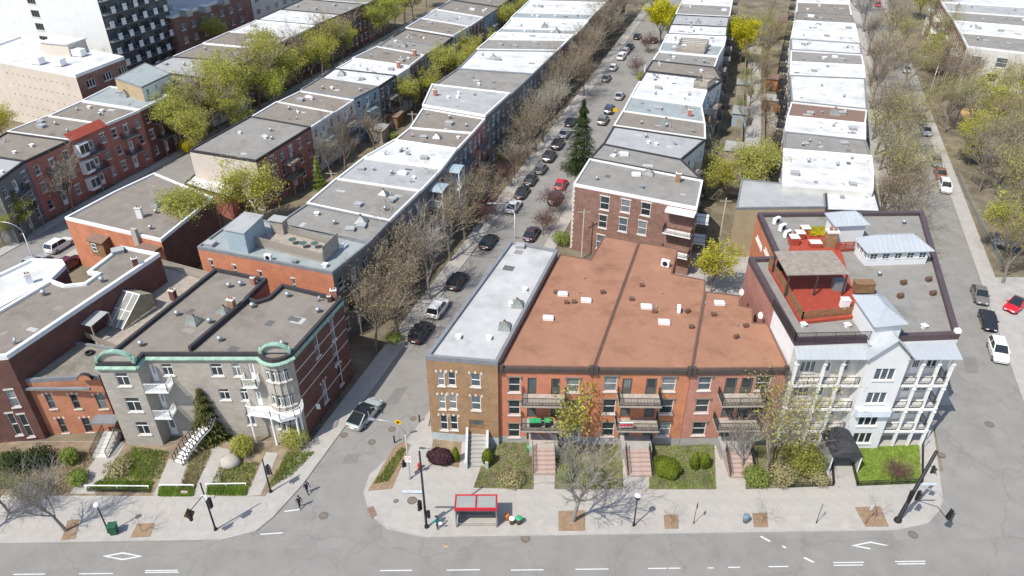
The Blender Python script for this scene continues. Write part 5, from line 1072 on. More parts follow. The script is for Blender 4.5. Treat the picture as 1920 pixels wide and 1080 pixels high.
# ================================================================ trees and shrubs
def gen_tree(seed, h=9., nl=(6, 5, 4, 4), spread=.45, rise=.55, leaf=0, lsize=.16, lspread=.35, wood=M_BARK, twig=M_TWIG, lm=None, tfrac=.3, twr=.017, lmix=None, r0=.2, keep=1.):
    r = random.Random(seed); T = MB(); K = MB(); tips = []
    def grow(p, d, L, rad, lev):
        n = 4 if lev < 2 else 3 if lev < 3 else 2; pts = [p]; rr = [rad]; q = p.copy(); dd = d.copy()
        for i in range(n):
            dd = (dd + Vector((r.uniform(-1, 1), r.uniform(-1, 1), r.uniform(-.5, .7))) * (.13 + .05 * lev) + Vector((0, 0, .06 * rise * (lev > 0)))).normalized(); q = q + dd * (L / n); pts.append(q.copy()); rr.append(max(twr * .7, rad * (1 - .55 * (i + 1) / n)))
        (T if lev < 3 else K).tube(pts, rr, 7 if lev == 0 else 5 if lev < 3 else 3, 0, cap=False)
        if lev >= len(nl): tips.append((pts[1], pts[-1], dd)); return
        if lev >= len(nl) - 1: tips.append((pts[1], pts[-1], dd))
        for k in range(nl[lev]):
            if lev > 1 and r.random() > keep: continue
            t = (.25 + .75 * (k + r.random()) / nl[lev]) if lev else (.5 + .5 * (k + r.random()) / nl[lev])
            i = min(n - 1, int(t * n)); b0 = pts[i].lerp(pts[i + 1], t * n - i); az = (k * 2.4 + r.uniform(-.7, .7)) if lev else (k * 6.283 / nl[0] + r.uniform(-.5, .5))
            side = Vector((math.cos(az), math.sin(az), 0)); side = (side - dd * side.dot(dd)).normalized(); sp_ = spread * r.uniform(.6, 1.35)
            nd = (dd * (1 - sp_ * .6) + side * sp_ + Vector((0, 0, rise * .22))).normalized()
            grow(b0, nd, L * r.uniform(.42, .75) if lev else h * (1 - tfrac) * r.uniform(.5, .8), max(twr, rr[i] * r.uniform(.5, .68)), lev + 1)
    grow(Vector((0, 0, -.05)), Vector((0, 0, 1)), h * (tfrac + .18), r0 * h / 9, 0)
    me = max((p.z for _, p, _ in tips), default=h); s = h / me
    for m in (T, K): m.v = [(x * s, y * s, z * s) for x, y, z in m.v]
    if leaf:
        for _ in range(leaf):
            a, b, d = r.choice(tips); c = a.lerp(b, r.random()) * s + Vector((r.gauss(0, 1), r.gauss(0, 1), r.gauss(0, .8))) * lspread
            u = Vector((r.gauss(0, 1), r.gauss(0, 1), r.gauss(0, .6))).normalized(); v = u.cross(Vector((r.gauss(0, 1), r.gauss(0, 1), r.gauss(0, 1)))).normalized(); z = lsize * r.uniform(.6, 1.35)
            K.face([c - u * z, c - v * z * .55, c + u * z, c + v * z * .55], 1 if not lmix or r.random() > lmix else 2)
    return T.mesh('trunk', wood), K.mesh('crown', [twig, lm or M_LEAF, M_LEAFY])
PROTO = {}
def proto(key, **k): PROTO[key] = (gen_tree(**k), k.get('h', 9.))
proto('bare1', seed=1, h=9, nl=(6, 6, 5, 4), wood=M_BARKG, twig=M_TWIGG); proto('bare2', seed=2, h=10, nl=(5, 6, 5, 4), spread=.45); proto('bare3', seed=5, h=10, nl=(6, 6, 5, 4), spread=.5, leaf=1100, lsize=.07, lm=M_LEAFB)
proto('budg', seed=6, h=10, nl=(6, 6, 4, 4), spread=.5, leaf=2300, lsize=.075, lspread=.3, lm=M_LEAF); proto('brown1', seed=11, h=11, nl=(6, 6, 5, 4), spread=.48, twig=M_TWIG, leaf=600, lsize=.07, lm=M_LEAFB); proto('brown2', seed=12, h=11, nl=(6, 6, 4, 4), spread=.55, twig=M_TWIGG, leaf=900, lsize=.08, lm=M_LEAFB)
proto('tall', seed=14, h=15, nl=(8, 6, 5, 4), spread=.3, tfrac=.35, twig=M_TWIG)
proto('red', seed=15, h=5, nl=(7, 6, 5, 4), spread=.7, twig=M_TWIGR, wood=M_TWIGR, leaf=1500, lsize=.07, lm=M_LEAFP, tfrac=.16)
proto('green1', seed=21, h=10, nl=(7, 5, 4, 3), leaf=8500, lsize=.12, lspread=.38); proto('green2', seed=22, h=10, nl=(6, 5, 4, 3), leaf=6500, lsize=.12, lspread=.4, lmix=.2, spread=.55); proto('green3', seed=23, h=9, nl=(6, 5, 4, 3), leaf=4500, lsize=.11, lspread=.32, spread=.45, lm=M_LEAFG, lmix=.3)
proto('lime', seed=31, h=13, nl=(7, 6, 4, 3), leaf=12000, lsize=.17, lspread=.42, lm=M_LEAFY, spread=.55); proto('yellow', seed=32, h=7, nl=(7, 5, 4, 3), leaf=4200, lsize=.12, lspread=.3, lm=M_LEAF, lmix=.5, spread=.5)
proto('sapl', seed=41, h=4, nl=(6, 4, 3), spread=.6, r0=.09, twr=.009); proto('pink', seed=43, h=7, nl=(6, 5, 4, 3), leaf=4000, lsize=.13, lm=M_PINK, lspread=.3); proto('wblos', seed=44, h=7, nl=(6, 5, 4, 3), leaf=4000, lsize=.13, lm=M_WBLOS, lspread=.3)
proto('slim', seed=46, h=7, nl=(9, 4, 3), leaf=1300, lsize=.1, lspread=.22, lm=M_LEAF, lmix=.15, spread=.3, tfrac=.12, r0=.1)
# shrubs
def shrub(px, py, rx, rz, m_, label, n=1500, seed=0, ls=.09, solid=.75, cat='shrub', group=None, ry=None, cone=0):
    r = random.Random(seed + int(px)); p = G(px, py); o = thing('shrub', label, cat, (p.x, p.y, .12), 0, group); ry = ry or rx; S_ = MB()
    for k in range(7): a = r.uniform(0, 6.28); S_.tube([(0, 0, 0), (math.cos(a) * rx * .5, math.sin(a) * ry * .5, rz * .9)], [.025, .008], 4, 0, cap=False)
    S_.build('stem', M_TWIG, o); K = MB()
    for k in range(n):
        d = Vector((r.gauss(0, 1), r.gauss(0, 1), r.gauss(0, 1))).normalized(); R = solid + (1 - solid) * r.random() ** .5 if solid > .6 else r.random() ** .4; R *= 1 + .12 * math.sin(d.x * 5 + seed) * math.sin(d.y * 6) + r.uniform(-.06, .06)
        t = (d.z + 1) / 2; w_ = (1 - t * cone); c = Vector((d.x * rx * R * w_, d.y * ry * R * w_, rz * (1 + d.z * R)));
        u = Vector((r.gauss(0, 1), r.gauss(0, 1), r.gauss(0, 1))).normalized(); v = u.cross(d).normalized() if abs(u.dot(d)) < .95 else Vector((0, 0, 1)); s = ls * r.uniform(.6, 1.4); K.face([c - u * s, c - v * s * .6, c + u * s, c + v * s * .6])
    K.build('foliage', m_, o); return o
DL = [(sum((p for p in h.foot), Vector((0, 0))) / 4, d) for R_, dd in ((R2, d2), (R1, d1), (R0, d0), (R3, d3), (R4, d4)) for h, d in zip(R_, dd)]
TS = dict(bare1=1.38, bare2=1.4, bare3=1.38, budg=1.35, brown1=1.32, brown2=1.32, tall=1.1, red=1.15, green1=1.15, green2=1.12, green3=1.1, lime=1.1, slim=1.15)
ADJ = dict(bare1='bare grey', bare2='bare brown', bare3='budding brown', budg='sparsely leafed', brown1='bare brown', brown2='budding grey brown', green1='yellow green', green2='yellow green', green3='fresh green', red='plum red')
def pick(*k):
    global KD
    KD = rnd.choice(k); return KD
def near(px, py):
    p = G(px, py).xy; return min(DL, key=lambda t: (t[0] - p).length)[1]
def tree(kind, px, py, h, label, group=None, name='tree', sx=1.):
    p = G(px, py); (tm, cm), ph = PROTO[kind]; k = h / ph * rnd.uniform(.9, 1.1) * TS.get(kind, 1.)
    o = thing(name, label, 'tree', (p.x, p.y, .0), rnd.uniform(0, 6.28), group); put('trunk', tm, o); put('crown', cm, o); o.scale = (k * sx, k * sx, k); return o
tree('bare1', 125, 997, 7.2, 'bare grey street tree in the mulch pit at the left kerb'); tree('bare1', -25, 1005, 7.5, 'bare tree at the far left kerb'); tree('bare3', 20, 965, 5.5, 'budding bare tree in the left garden'); tree('sapl', 268, 998, 3.6, 'thin leafless sapling near the green bin')
tree('bare1', 1074, 978, 9.6, 'large bare grey street tree before the red brick walk-ups'); tree('slim', 1072, 868, 8.4, 'slender yellow green tree against the red brick front')
tree('sapl', 1257, 984, 2.6, 'tiny bare sapling by the grey lamp post'); tree('sapl', 1428, 982, 3.2, 'small bare sapling beside the blue grey bin'); tree('sapl', 1640, 972, 3.4, 'bare sapling sharing its pit with a parking sign')
tree('budg', 1432, 900, 9.6, 'wide budding tree in front of the rose brick walk-up', sx=1.1); tree('bare1', 1392, 885, 5.5, 'small pale branched tree by the third front steps')
for x, y, h in ((747, 628, 9.5), (806, 562, 10), (705, 655, 8.), (768, 560, 10), (845, 490, 9.5), (872, 450, 9), (735, 590, 9), (905, 405, 8), (690, 610, 8)): tree('bare3' if x != 806 else 'bare1', x, y, h, ('budding' if x != 806 else 'bare grey') + ' street tree near ' + near(x, y), 'budding trees along the left sidewalk')
for x, y, h in ((930, 405, 4.6), (900, 420, 4.2), (960, 350, 4.8), (1018, 440, 4.4), (1030, 400, 4.5), (985, 310, 5)): tree('red', x, y, h, 'low plum red tree near ' + near(x, y), 'plum trees along the car lined street')
for x, y, h in ((1018, 268, 11.), (990, 300, 8.), (1050, 205, 10.), (1035, 235, 9.), (1075, 165, 10.), (1090, 140, 10.), (1115, 112, 10), (1130, 85, 11), (1150, 55, 11), (1170, 30, 11), (1095, 180, 8), (1190, 12, 11), (980, 262, 8), (1005, 285, 9), (1062, 185, 10), (1085, 150, 10), (1105, 128, 10), (1125, 98, 11), (1142, 70, 11), (1160, 42, 11), (1040, 222, 9), (965, 335, 7), (1010, 245, 9)): tree(pick('brown1', 'bare2', 'bare3', 'brown2'), x, y, h, 'tall ' + ADJ[KD] + ' tree near ' + near(x, y), 'tall trees lining the street')
for x, y, h in ((1195, 140, 5.), (1215, 100, 5), (1200, 165, 4)): tree('red' if y < 150 else 'green3', x, y, h, 'small tree before the right hand houses', 'small front garden trees')
def conifer(px, py, h, label, w_=.25, m_=M_LEAFD, n=5200, seed=1):
    r = random.Random(seed); p = G(px, py); o = thing('conifer', label, 'tree', (p.x, p.y, 0)); T = MB(); T.tube([(0, 0, -.05), (0, 0, h)], [.16, .02], 6); T.build('trunk', M_BARK, o); K = MB()
    for k in range(n):
        t = r.random() ** 1.35; a = r.uniform(0, 6.28); lay = (.72 + .28 * math.sin(t * 46)) * (1 + .18 * math.sin(a * 3 + t * 9)); R = w_ * h * (1 - t) ** .85 * lay * (.35 + .75 * r.random()); z = h * (.06 + .94 * t) - R * .25
        c = Vector((R * math.cos(a), R * math.sin(a), z)); u = Vector((math.cos(a), math.sin(a), r.uniform(-.5, .1))).normalized(); v = u.cross(Vector((0, 0, 1))).normalized() * .5 + Vector((0, 0, r.uniform(-.3, .3))); s = .2 * r.uniform(.6, 1.5)
        K.face([c - u * s, c - v * s * .5, c + u * s * 1.2, c + v * s * .5])
    K.build('crown', m_, o); return o
conifer(1088, 318, 13.5, 'tall dark spruce between the parked cars and the end house', .3, n=15000); conifer(399, 822, 7., 'shaggy brown green cedar in front of the greystone', .3, M_LEAFC, 7500, 4); conifer(600, 352, 6., 'small dark conifer in the rear lane', .25, M_LEAFG, 3000, 6)
tree('green1', 372, 480, 11.5, 'round green budding tree beside the red brick house'); tree('green2', 490, 412, 11., 'spreading yellow green tree behind the orange brick house'); tree('green3', 420, 430, 7.5, 'small yellow green tree in the yard behind the penthouse')
tree('tall', 650, 335, 16., 'very tall bare tree rising over the rear lane'); tree('brown1', 705, 300, 9, 'tangled brown bare tree beside the tall bare tree'); tree('brown2', 620, 330, 8, 'low brown tree at the foot of the tall bare tree')
for x, y, h in ((345, 285, 11), (390, 270, 12.5), (430, 238, 12.5), (470, 215, 12.5), (505, 190, 12.5), (545, 168, 12.5), (585, 148, 12.5), (625, 128, 12.5), (660, 105, 10), (440, 262, 10), (370, 235, 10), (700, 80, 11), (740, 55, 11), (775, 35, 11), (800, 15, 11), (520, 215, 9), (480, 165, 10), (560, 125, 10), (610, 95, 10), (365, 262, 12), (410, 252, 12), (450, 228, 12), (488, 205, 12), (525, 180, 12), (565, 158, 12), (605, 138, 12), (645, 118, 11), (340, 262, 11), (400, 215, 11), (440, 185, 11), (500, 150, 11), (380, 300, 9), (720, 68, 11), (760, 45, 11)): tree(pick('green1', 'green2', 'green1', 'green3', 'bare3'), x, y, h, ADJ[KD] + ' belt tree near ' + near(x, y), 'budding trees between the left rows')
for x, y, h in ((800, 195, 9), (835, 170, 9.5), (865, 150, 9), (890, 125, 9), (955, 75, 9), (975, 50, 9), (930, 100, 8), (770, 215, 8), (1000, 30, 9)): tree(rnd.choice(['green1', 'green2']), x, y, h, 'green lane tree near the house with ' + near(x, y), 'budding trees in the back lane')
tree('brown2', 140, 398, 9.5, 'brown twiggy tree against the dark brick street front'); tree('green3', 45, 440, 7, 'yellow green tree in the shade at the left edge'); tree('green3', 10, 462, 6, 'leafy shrubby tree beside the stair at the left edge')
tree('green2', 10, 262, 9, 'pale green tree before the beige block'); tree('green3', 258, 130, 10, 'green tree at the foot of the white tower'); tree('brown1', 40, 110, 9, 'bare tree between beige block and tower'); tree('green1', 415, 100, 9, 'green tree before the red brown brick block'); tree('brown2', 690, 30, 13, 'bare tree standing behind the far brown roofs'); tree('green3', 200, 168, 8, 'budding tree beside the beige block windows')
tree('lime', 1240, 88, 14, 'bright lime yellow maple over the far street'); tree('lime', 1388, 118, 14, 'bright lime yellow maple behind the right hand rear porches'); tree('lime', 1222, 30, 11, 'lime yellow maple further up the street')
tree('yellow', 1332, 548, 8.5, 'airy yellow green young tree in the courtyard'); tree('green1', 1405, 392, 10, 'broad green tree at the alley mouth'); tree('green2', 1360, 378, 10, 'yellow green tree leaning over the alley'); tree('brown2', 1330, 345, 8, 'rusty budding tree behind the brown brick end house'); tree('green3', 1440, 350, 8, 'fresh green tree beside the yellow brick house')
for x, y, h in ((1395, 260, 7), (1402, 215, 8), (1430, 235, 7), (1405, 160, 8), (1425, 175, 8), (1440, 110, 9), (1400, 90, 8), (1445, 310, 6), (1380, 330, 6), (1425, 85, 8)): tree(pick('brown1', 'budg', 'budg', 'green3'), x, y, h, ADJ[KD] + ' alley tree near ' + near(x, y), 'thin trees in the alley')
for x, y, r_ in ((1385, 280, 1.2), (1432, 275, 1.1), (1390, 200, 1.3), (1440, 190, 1.2), (1400, 140, 1.3), (1436, 145, 1.2), (700, 300, 1.3), (740, 262, 1.2), (800, 215, 1.3)): shrub(x, y, r_, .8, rnd.choice([M_LEAFG, M_LEAFB, M_LEAF]), 'unkempt yard shrub near ' + near(x, y), 900, solid=.4, group='unkempt yard shrubs')
tree('wblos', 1448, 268, 6, 'white blossoming tree behind the alley stairs'); tree('pink', 1455, 75, 7, 'pink blossoming tree in the far alley'); tree('brown1', 1430, 130, 9, 'bare tree in the far alley'); tree('brown2', 1440, 40, 9, 'bare brown tree at the far alley end')
i = 0
for x, y, h in ((1668, 425, 9), (1690, 370, 11), (1672, 320, 11), (1660, 262, 11), (1655, 205, 11), (1648, 155, 11), (1640, 105, 12), (1632, 60, 12), (1628, 25, 12), (1690, 470, 7), (1700, 230, 11), (1690, 130, 11), (1680, 60, 11), (1712, 330, 8), (1650, 0, 12), (1680, 400, 11), (1665, 290, 12), (1652, 180, 12), (1676, 95, 12), (1705, 175, 11), (1695, 280, 10), (1720, 400, 8), (1725, 265, 9), (1712, 440, 9), (1728, 480, 9), (1742, 525, 8), (1705, 410, 9)): tree(pick('brown1', 'brown2', 'bare3', 'budg'), x - (24 if y > 200 else 14), y, h, ADJ[KD] + ' street tree near ' + near(x, y), 'trees on the tree lined street')
for x, y, h in ((1795, 300, 11), (1835, 360, 11), (1880, 400, 12), (1905, 340, 12), (1850, 290, 11), (1900, 270, 11), (1775, 215, 11), (1755, 165, 11), (1745, 115, 11), (1735, 70, 11), (1725, 35, 12), (1860, 215, 11), (1910, 205, 11), (1940, 420, 12), (1800, 180, 9), (1885, 475, 10), (1830, 240, 9), (1870, 350, 12), (1900, 440, 12), (1815, 270, 11), (1860, 260, 12), (1895, 235, 12), (1840, 320, 12), (1770, 250, 10), (1760, 195, 11), (1750, 140, 11), (1790, 240, 10), (1915, 300, 12)): tree(pick(*(['brown1', 'brown2', 'budg', 'bare3', 'budg'] if i % 5 else ['green2'])), x, y, h, ADJ[KD] + [' park tree beside the playground fence', ' tree deep inside the park beyond the fence', ' park tree near the sandy yellow play surface', ' tree at the park edge by the parked cars'][0 if y > 330 else 3 if x < 1780 else 2 if y < 260 else 1], 'park trees'); i += 1
tree('green3', 1755, 130, 8, 'leafy evergreen looking tree before the balconies beyond the park'); tree('yellow', 1815, 310, 6, 'low yellow budding tree beside the play surface')
tree('bare2', 1880, 530, 10, 'dark forked bare tree over the playground')
shrub(1248, 888, 1.35, .85, M_BOX, 'round clipped green hedge ball on the lawn', 9000, ls=.07, solid=.85)
shrub(1300, 880, .6, 1.2, M_BOX, 'clipped cone shrub beside the third front steps', 3500, ls=.07, solid=.8, cone=.6); shrub(1318, 878, .65, 1.05, M_BOX, 'blunt clipped shrub paired with the cone shrub', 3500, 4, .07, .8, cone=.4)
shrub(826, 868, 1.35, .85, M_LEAFP, 'plum leaved shrub at the tan brick corner', 5500, ls=.08, ry=.9, solid=.8); shrub(855, 866, .5, 1.0, M_BOX, 'upright cedar shrub left of the concrete stair', 2600, ls=.07, cone=.5, solid=.8); shrub(914, 872, .7, 1.1, M_BOX, 'upright cedar shrub right of the concrete stair', 3600, ls=.07, cone=.5, solid=.8)
shrub(958, 905, 1.5, .7, M_LEAFB, 'loose budding shrub in the first front yard', 1800, solid=.4); shrub(1105, 905, 1.6, .9, M_LEAFG, 'green shrub under the large bare tree', 2000, solid=.4); shrub(1060, 900, 1.0, .9, M_LEAFG, 'dark green shrub beside the first steps', 1500, 3, solid=.4)
shrub(1500, 880, 2.2, 1.5, M_LEAF, 'big yellow green shrub left of the black canopy', 5200, solid=.4); shrub(1460, 900, 1.8, 1.1, M_LEAFB, 'tangled budding shrub in the overgrown yard', 3000, 2, solid=.4); shrub(1415, 905, 1.4, .9, M_LEAFG, 'green shrub beside the third steps', 2200, solid=.4); shrub(1530, 905, 1.2, .7, M_LEAFB, 'low shrub at the canopy walk', 1400, solid=.4)
shrub(457, 852, 1.3, 1.2, M_LEAF, 'yellow green shrub before the greystone porch', 3000, solid=.4); shrub(555, 836, 1.6, 1.2, M_LEAF, 'yellow budding shrub at the greystone corner', 2600, solid=.4); shrub(80, 872, 1.6, 1.1, M_LEAFD, 'dark evergreen shrub below the orange brick house', 3000, solid=.4); shrub(135, 868, 1.0, .9, M_LEAFG, 'bright green shrub beside the front walk', 2600, solid=.4); shrub(30, 880, 1.5, 1.0, M_LEAFD, 'dark shrub at the left edge of the garden', 2400, 5, solid=.4)
shrub(225, 885, 1.5, .6, M_LEAFB, 'brown twiggy shrub in the garden bed', 1500, solid=.4); shrub(60, 930, 1.6, .8, M_LEAFB, 'leafless brown shrub left of the walk', 1500, 3, solid=.4); shrub(150, 905, 1.1, .7, M_LEAFG, 'leafy shrub at the garden wall', 1800, solid=.4);
shrub(355, 285, 1.8, 1.3, M_FORS, 'bright yellow forsythia at the end of the tree belt', 2600, solid=.4); shrub(1052, 458, 1.6, 1.0, M_LEAFG, 'green shrub below the brown brick end house', 2200, solid=.4); shrub(740, 640, 1.3, .5, M_LEAFG, 'low green plants round the street tree', 1300, solid=.4); shrub(880, 395, 1.6, .9, M_LEAFG, 'green shrub in front of the blue porches', 1500, solid=.4); shrub(940, 300, 1.6, 1.0, M_LEAFG, 'light green shrub in a front garden', 1600, solid=.4)
p = G(1668, 902); o = thing('bush', 'fan shaped bare reddish bush on the fenced lawn', 'shrub', (p.x, p.y, .15)); (tm, cm), ph = PROTO['red']; put('trunk', tm, o); put('crown', cm, o); o.scale = (.62, .62, .62)
p = G(433, 872); m = MB(); r = random.Random(9); m.lathe([(.9, 0), (1.05, .35), (.95, .75), (.6, 1.05), (.15, 1.15)], 12); m.v = [(x * r.uniform(.85, 1.1), y * r.uniform(.85, 1.1), z * r.uniform(.9, 1.05)) for x, y, z in m.v]; tag(m.build('boulder', M_STONE, None, (p.x, p.y, .1), smooth=True), 'grey boulder in the greystone front garden', 'rock')
# ================================================================ vehicles
def gen_car(kind):
    L, W, Hh = {'sedan': (4.6, 1.82, 1.45), 'suv': (4.6, 1.88, 1.7), 'hatch': (4.1, 1.76, 1.5), 'pickup': (5.4, 1.95, 1.8), 'coupe': (4.5, 1.84, 1.36), 'fast': (4.75, 1.88, 1.46)}[kind]
    # stations: y (front +), half width, sill z, belt z
    zb = .62 * Hh; f = L / 2; body = MB(); st = [(-f, .78, .42, .62 * zb + .18), (-f + .12, .9, .3, zb * .93), (-f * .72, .98, .22, zb), (-f * .3, 1., .2, zb), (f * .2, 1., .2, zb * .985), (f * .5, .99, .22, zb * .95), (f * .8, .95, .25, zb * .86), (f - .12, .86, .3, zb * .72), (f, .72, .38, zb * .58)]
    ring = []
    for y, k, s, t in st:
        w_ = W / 2 * k; ring.append([(-w_ * .92, y, s), (-w_, y, s + .18), (-w_, y, t - .12), (-w_ * .9, y, t), (0, y, t + .035), (w_ * .9, y, t), (w_, y, t - .12), (w_, y, s + .18), (w_ * .92, y, s)])
    n0 = len(ring[0])
    for i in range(len(ring) - 1):
        for j in range(n0 - 1): body.face([ring[i][j], ring[i][j + 1], ring[i + 1][j + 1], ring[i + 1][j]])
        body.face([ring[i][0], ring[i + 1][0], ring[i + 1][-1], ring[i][-1]])
    body.face(ring[0][::-1]); body.face(ring[-1])
    cab = {'sedan': (-f * .82, -f * .45, f * .02, f * .42), 'suv': (-f * .96, -f * .8, f * .08, f * .44), 'hatch': (-f * .94, -f * .66, f * .1, f * .5), 'pickup': (-f * .2, -f * .12, f * .22, f * .52), 'coupe': (-f * .85, -f * .35, 0, f * .4), 'fast': (-f * .9, -f * .38, f * .06, f * .48)}[kind]
    yb0, yb1, yt1, yt0 = cab; wb = W / 2 * .9; wt = W / 2 * .74; z0 = zb + .02; z1 = Hh - .03
    B = [(-wb, yb0, z0), (wb, yb0, z0), (wb, yt0, z0 - .03), (-wb, yt0, z0 - .03)]; T = [(-wt, yb1, z1), (wt, yb1, z1), (wt, yt1, z1 + .01), (-wt, yt1, z1 + .01)]
    g = MB(); V = Vector
    g.face([B[0], B[1], T[1], T[0]]); g.face([B[1], B[2], T[2], T[1]]); g.face([B[2], B[3], T[3], T[2]]); g.face([B[3], B[0], T[0], T[3]])
    rf_ = MB(); o = .02; rf_.hexa([(T[0][0] - o, T[0][1] - .05, z1), (T[1][0] + o, T[1][1] - .05, z1), (T[2][0] + o, T[2][1] + .04, z1), (T[3][0] - o, T[3][1] + .04, z1), (-wt * .86, yb1 + .05, z1 + .06), (wt * .86, yb1 + .05, z1 + .06), (wt * .86, yt1 - .08, z1 + .07), (-wt * .86, yt1 - .08, z1 + .07)])
    pil = MB()
    for a, b in zip(B, T): pil.beam(V(a), V(b), .1, .07)
    for sx in (-1, 1): my = (yb1 + yt1) / 2; pil.beam(V((sx * wb * 1.0, my - .1, z0)), V((sx * wt * 1.01, my, z1)), .08, .05)
    if kind == 'pickup': body.box(-W / 2 * .8, W / 2 * .8, -f + .15, -f * .26, zb + .02, zb + .05, 1)
    mir = MB()
    mir.box(-.1, .1, -.08, .08, -.02, .14)
    hl = MB(); hl.box(-.16, .16, -.04, .04, -.05, .05); tl = MB(); tl.box(-.16, .16, -.03, .03, -.07, .07); pl_ = MB(); pl_.box(-.26, .26, -.02, .02, -.08, .08)
    wh = MB(); wh.lathe([(.2, -.1), (.33, -.1), (.34, 0), (.33, .1), (.2, .1)], 16); wh.v = [(z, x, y) for x, y, z in wh.v]; rm = MB(); rm.lathe([(.21, -.108), (.21, .108)], 10); rm.v = [(z, x, y) for x, y, z in rm.v]
    return dict(L=L, W=W, H=Hh, f=f, zb=zb, body=body, glass=g, roof=rf_, pil=pil, mir=mir, hl=hl.mesh('headlight', mat('lamp_clear', (.7, .72, .72), .15, .05)), tl=tl.mesh('taillight', mat('lamp_red', (.35, .01, .01), .25, .1)), pl=pl_.mesh('plate', M_WHITE), wh=wh.mesh('wheel', mat('tyre', (.018, .018, .018), .85)), rm=rm.mesh('rim', mat('alloy', (.38, .39, .4), .35, .1, metal=.7)))
CARS = {k: gen_car(k) for k in ('sedan', 'suv', 'hatch', 'pickup', 'coupe', 'fast')}; CGL = mat('car_glass', (.02, .025, .028), .06, .2, .5, spec=.7); CM = {}
def paintm(c):
    m_ = mat('car_paint_%d_%d_%d' % tuple(int(x * 255) for x in c), c, .28, .03, 1, spec=.6); m_.node_tree.nodes['Principled BSDF'].inputs['Coat Weight'].default_value = .6; return m_
def car(kind, px, py, col, label, away=True, rz=None, group=None, roof=None, z=.012, sc=1.):
    c = CARS[kind]; key = (kind, col, roof)
    if key not in CM:
        pm_ = paintm(col); rm = paintm(roof) if roof else pm_
        CM[key] = (c['body'].mesh('body', [pm_, M_BLACK]), c['glass'].mesh('window', CGL), c['roof'].mesh('roof', rm), c['mir'].mesh('mirror', pm_), c['pil'].mesh('pillar', pm_))
    b, g, r_, mi, pi_ = CM[key]; p = G(px, py, .6); o = thing('parked_car' if group else 'car', label, 'car', (p.x, p.y, z), (-YAW if away else math.pi - YAW) if rz is None else rz, group)
    bo = put('body', b, o); put('glasshouse', g, o); put('roof', r_, o); pp = put('pillars', pi_, o); pp['kind'] = 'stuff'
    for sx in (-1, 1):
        put('headlight', c['hl'], o, (sx * c['W'] * .25, c['f'] - .03, c['zb'] * .62)); put('taillight', c['tl'], o, (sx * c['W'] * .28, -c['f'] + .02, c['zb'] * .75))
        put('mirror', mi, o, (sx * (c['W'] / 2 + .02), c['f'] * .3, c['zb'] + .02))
        for sy in (-.62, .64): w_ = put('wheel', c['wh'], o, (sx * (c['W'] / 2 - .1), sy * c['f'], .34)); put('rim', c['rm'], w_)
    put('plate', c['pl'], o, (0, -c['f'] - .01, c['zb'] * .6)); o.scale = (sc,) * 3; return o
BLK, GRY, SIL, WHT = (.018, .019, .022), (.15, .155, .16), (.38, .39, .4), (.75, .75, .74)
car('fast', 684, 775, (.36, .40, .40), 'silver grey car with black glass roof driving into the narrow street', roof=(.012, .012, .014), sc=1.08, rz=-.42)
PG = 'cars parked along the left kerb'
for k, x, y, c, d in (('suv', 789, 622, BLK, 'black SUV behind the white car at the head of the parked line'), ('suv', 822, 577, WHT, 'white SUV with red tail lamps in the parked line'), ('suv', 858, 526, BLK, 'black SUV just beyond the white SUV'), ('sedan', 916, 452, BLK, 'black sedan beside the silver roof'), ('sedan', 963, 386, WHT, 'white sedan with sunroof in the parked line'), ('sedan', 979, 360, BLK, 'black sedan next ahead of the white sedan'), ('hatch', 995, 337, BLK, 'black hatchback second ahead of the white sedan'), ('hatch', 1014, 316, GRY, 'grey hatchback among black cars'), ('suv', 1030, 293, BLK, 'black SUV beyond the grey hatchback'), ('suv', 1046, 270, BLK, 'black SUV near the spruce'), ('sedan', 1059, 249, SIL, 'silver sedan half behind the spruce'), ('sedan', 1070, 228, BLK, 'dark sedan behind the spruce top'), ('hatch', 1150, 126, WHT, 'white car under the bare trees'), ('suv', 1165, 106, WHT, 'white SUV far up the street'), ('suv', 1173, 96, SIL, 'silver SUV far up the street'), ('sedan', 1181, 87, BLK, 'black sedan far up the street'), ('sedan', 1195, 68, BLK, 'black sedan at the far bend'), ('sedan', 1137, 146, GRY, 'grey sedan in tree shade far up the street')): car(k, x, y, c, d, group=PG, away=(d != 'x'))
PG = 'cars parked along the right kerb'
for k, x, y, c, d in (('sedan', 997, 437, (.05, .02, .03), 'dark plum sedan by the plum tree'), ('suv', 1041, 371, (.06, .05, .09), 'dark violet SUV under the plum tree'), ('hatch', 1052, 345, (.5, .01, .02), 'bright red car beside the brown brick end house'), ('suv', 1131, 225, GRY, 'dark grey SUV behind the spruce on the right'), ('suv', 1143, 205, (.03, .03, .07), 'dark blue SUV by the yellow sign'), ('sedan', 1162, 179, SIL, 'silver sedan standing alone on the right'), ('sedan', 1226, 75, BLK, 'dark car beneath the lime maple')): car(k, x, y, c, d, group=PG)
PG = 'cars on the tree lined street'
for k, x, y, c, d, aw in (('sedan', 1838, 552, (.16, .15, .14), 'grey brown sedan parked at the right kerb', 0), ('sedan', 1853, 600, BLK, 'black sedan parked behind the white SUV', 0), ('suv', 1872, 658, WHT, 'white SUV with black roof glass facing the avenue', 0), ('sedan', 1737, 245, SIL, 'silver sedan beside the playground', 0), ('sedan', 1728, 224, GRY, 'dark grey sedan behind the silver one', 0), ('suv', 1772, 350, WHT, 'white SUV under brown branches', 0), ('sedan', 1764, 326, (.25, .1, .05), 'rust brown sedan under branches', 0), ('sedan', 1755, 302, GRY, 'grey sedan under branches', 0), ('sedan', 1700, 130, SIL, 'silver sedan far along the tree lined street', 0), ('sedan', 1646, 8, (.4, .02, .02), 'red car at the far end of the tree lined street', 0)): car(k, x, y, c, d, away=bool(aw), group=PG, roof=None)
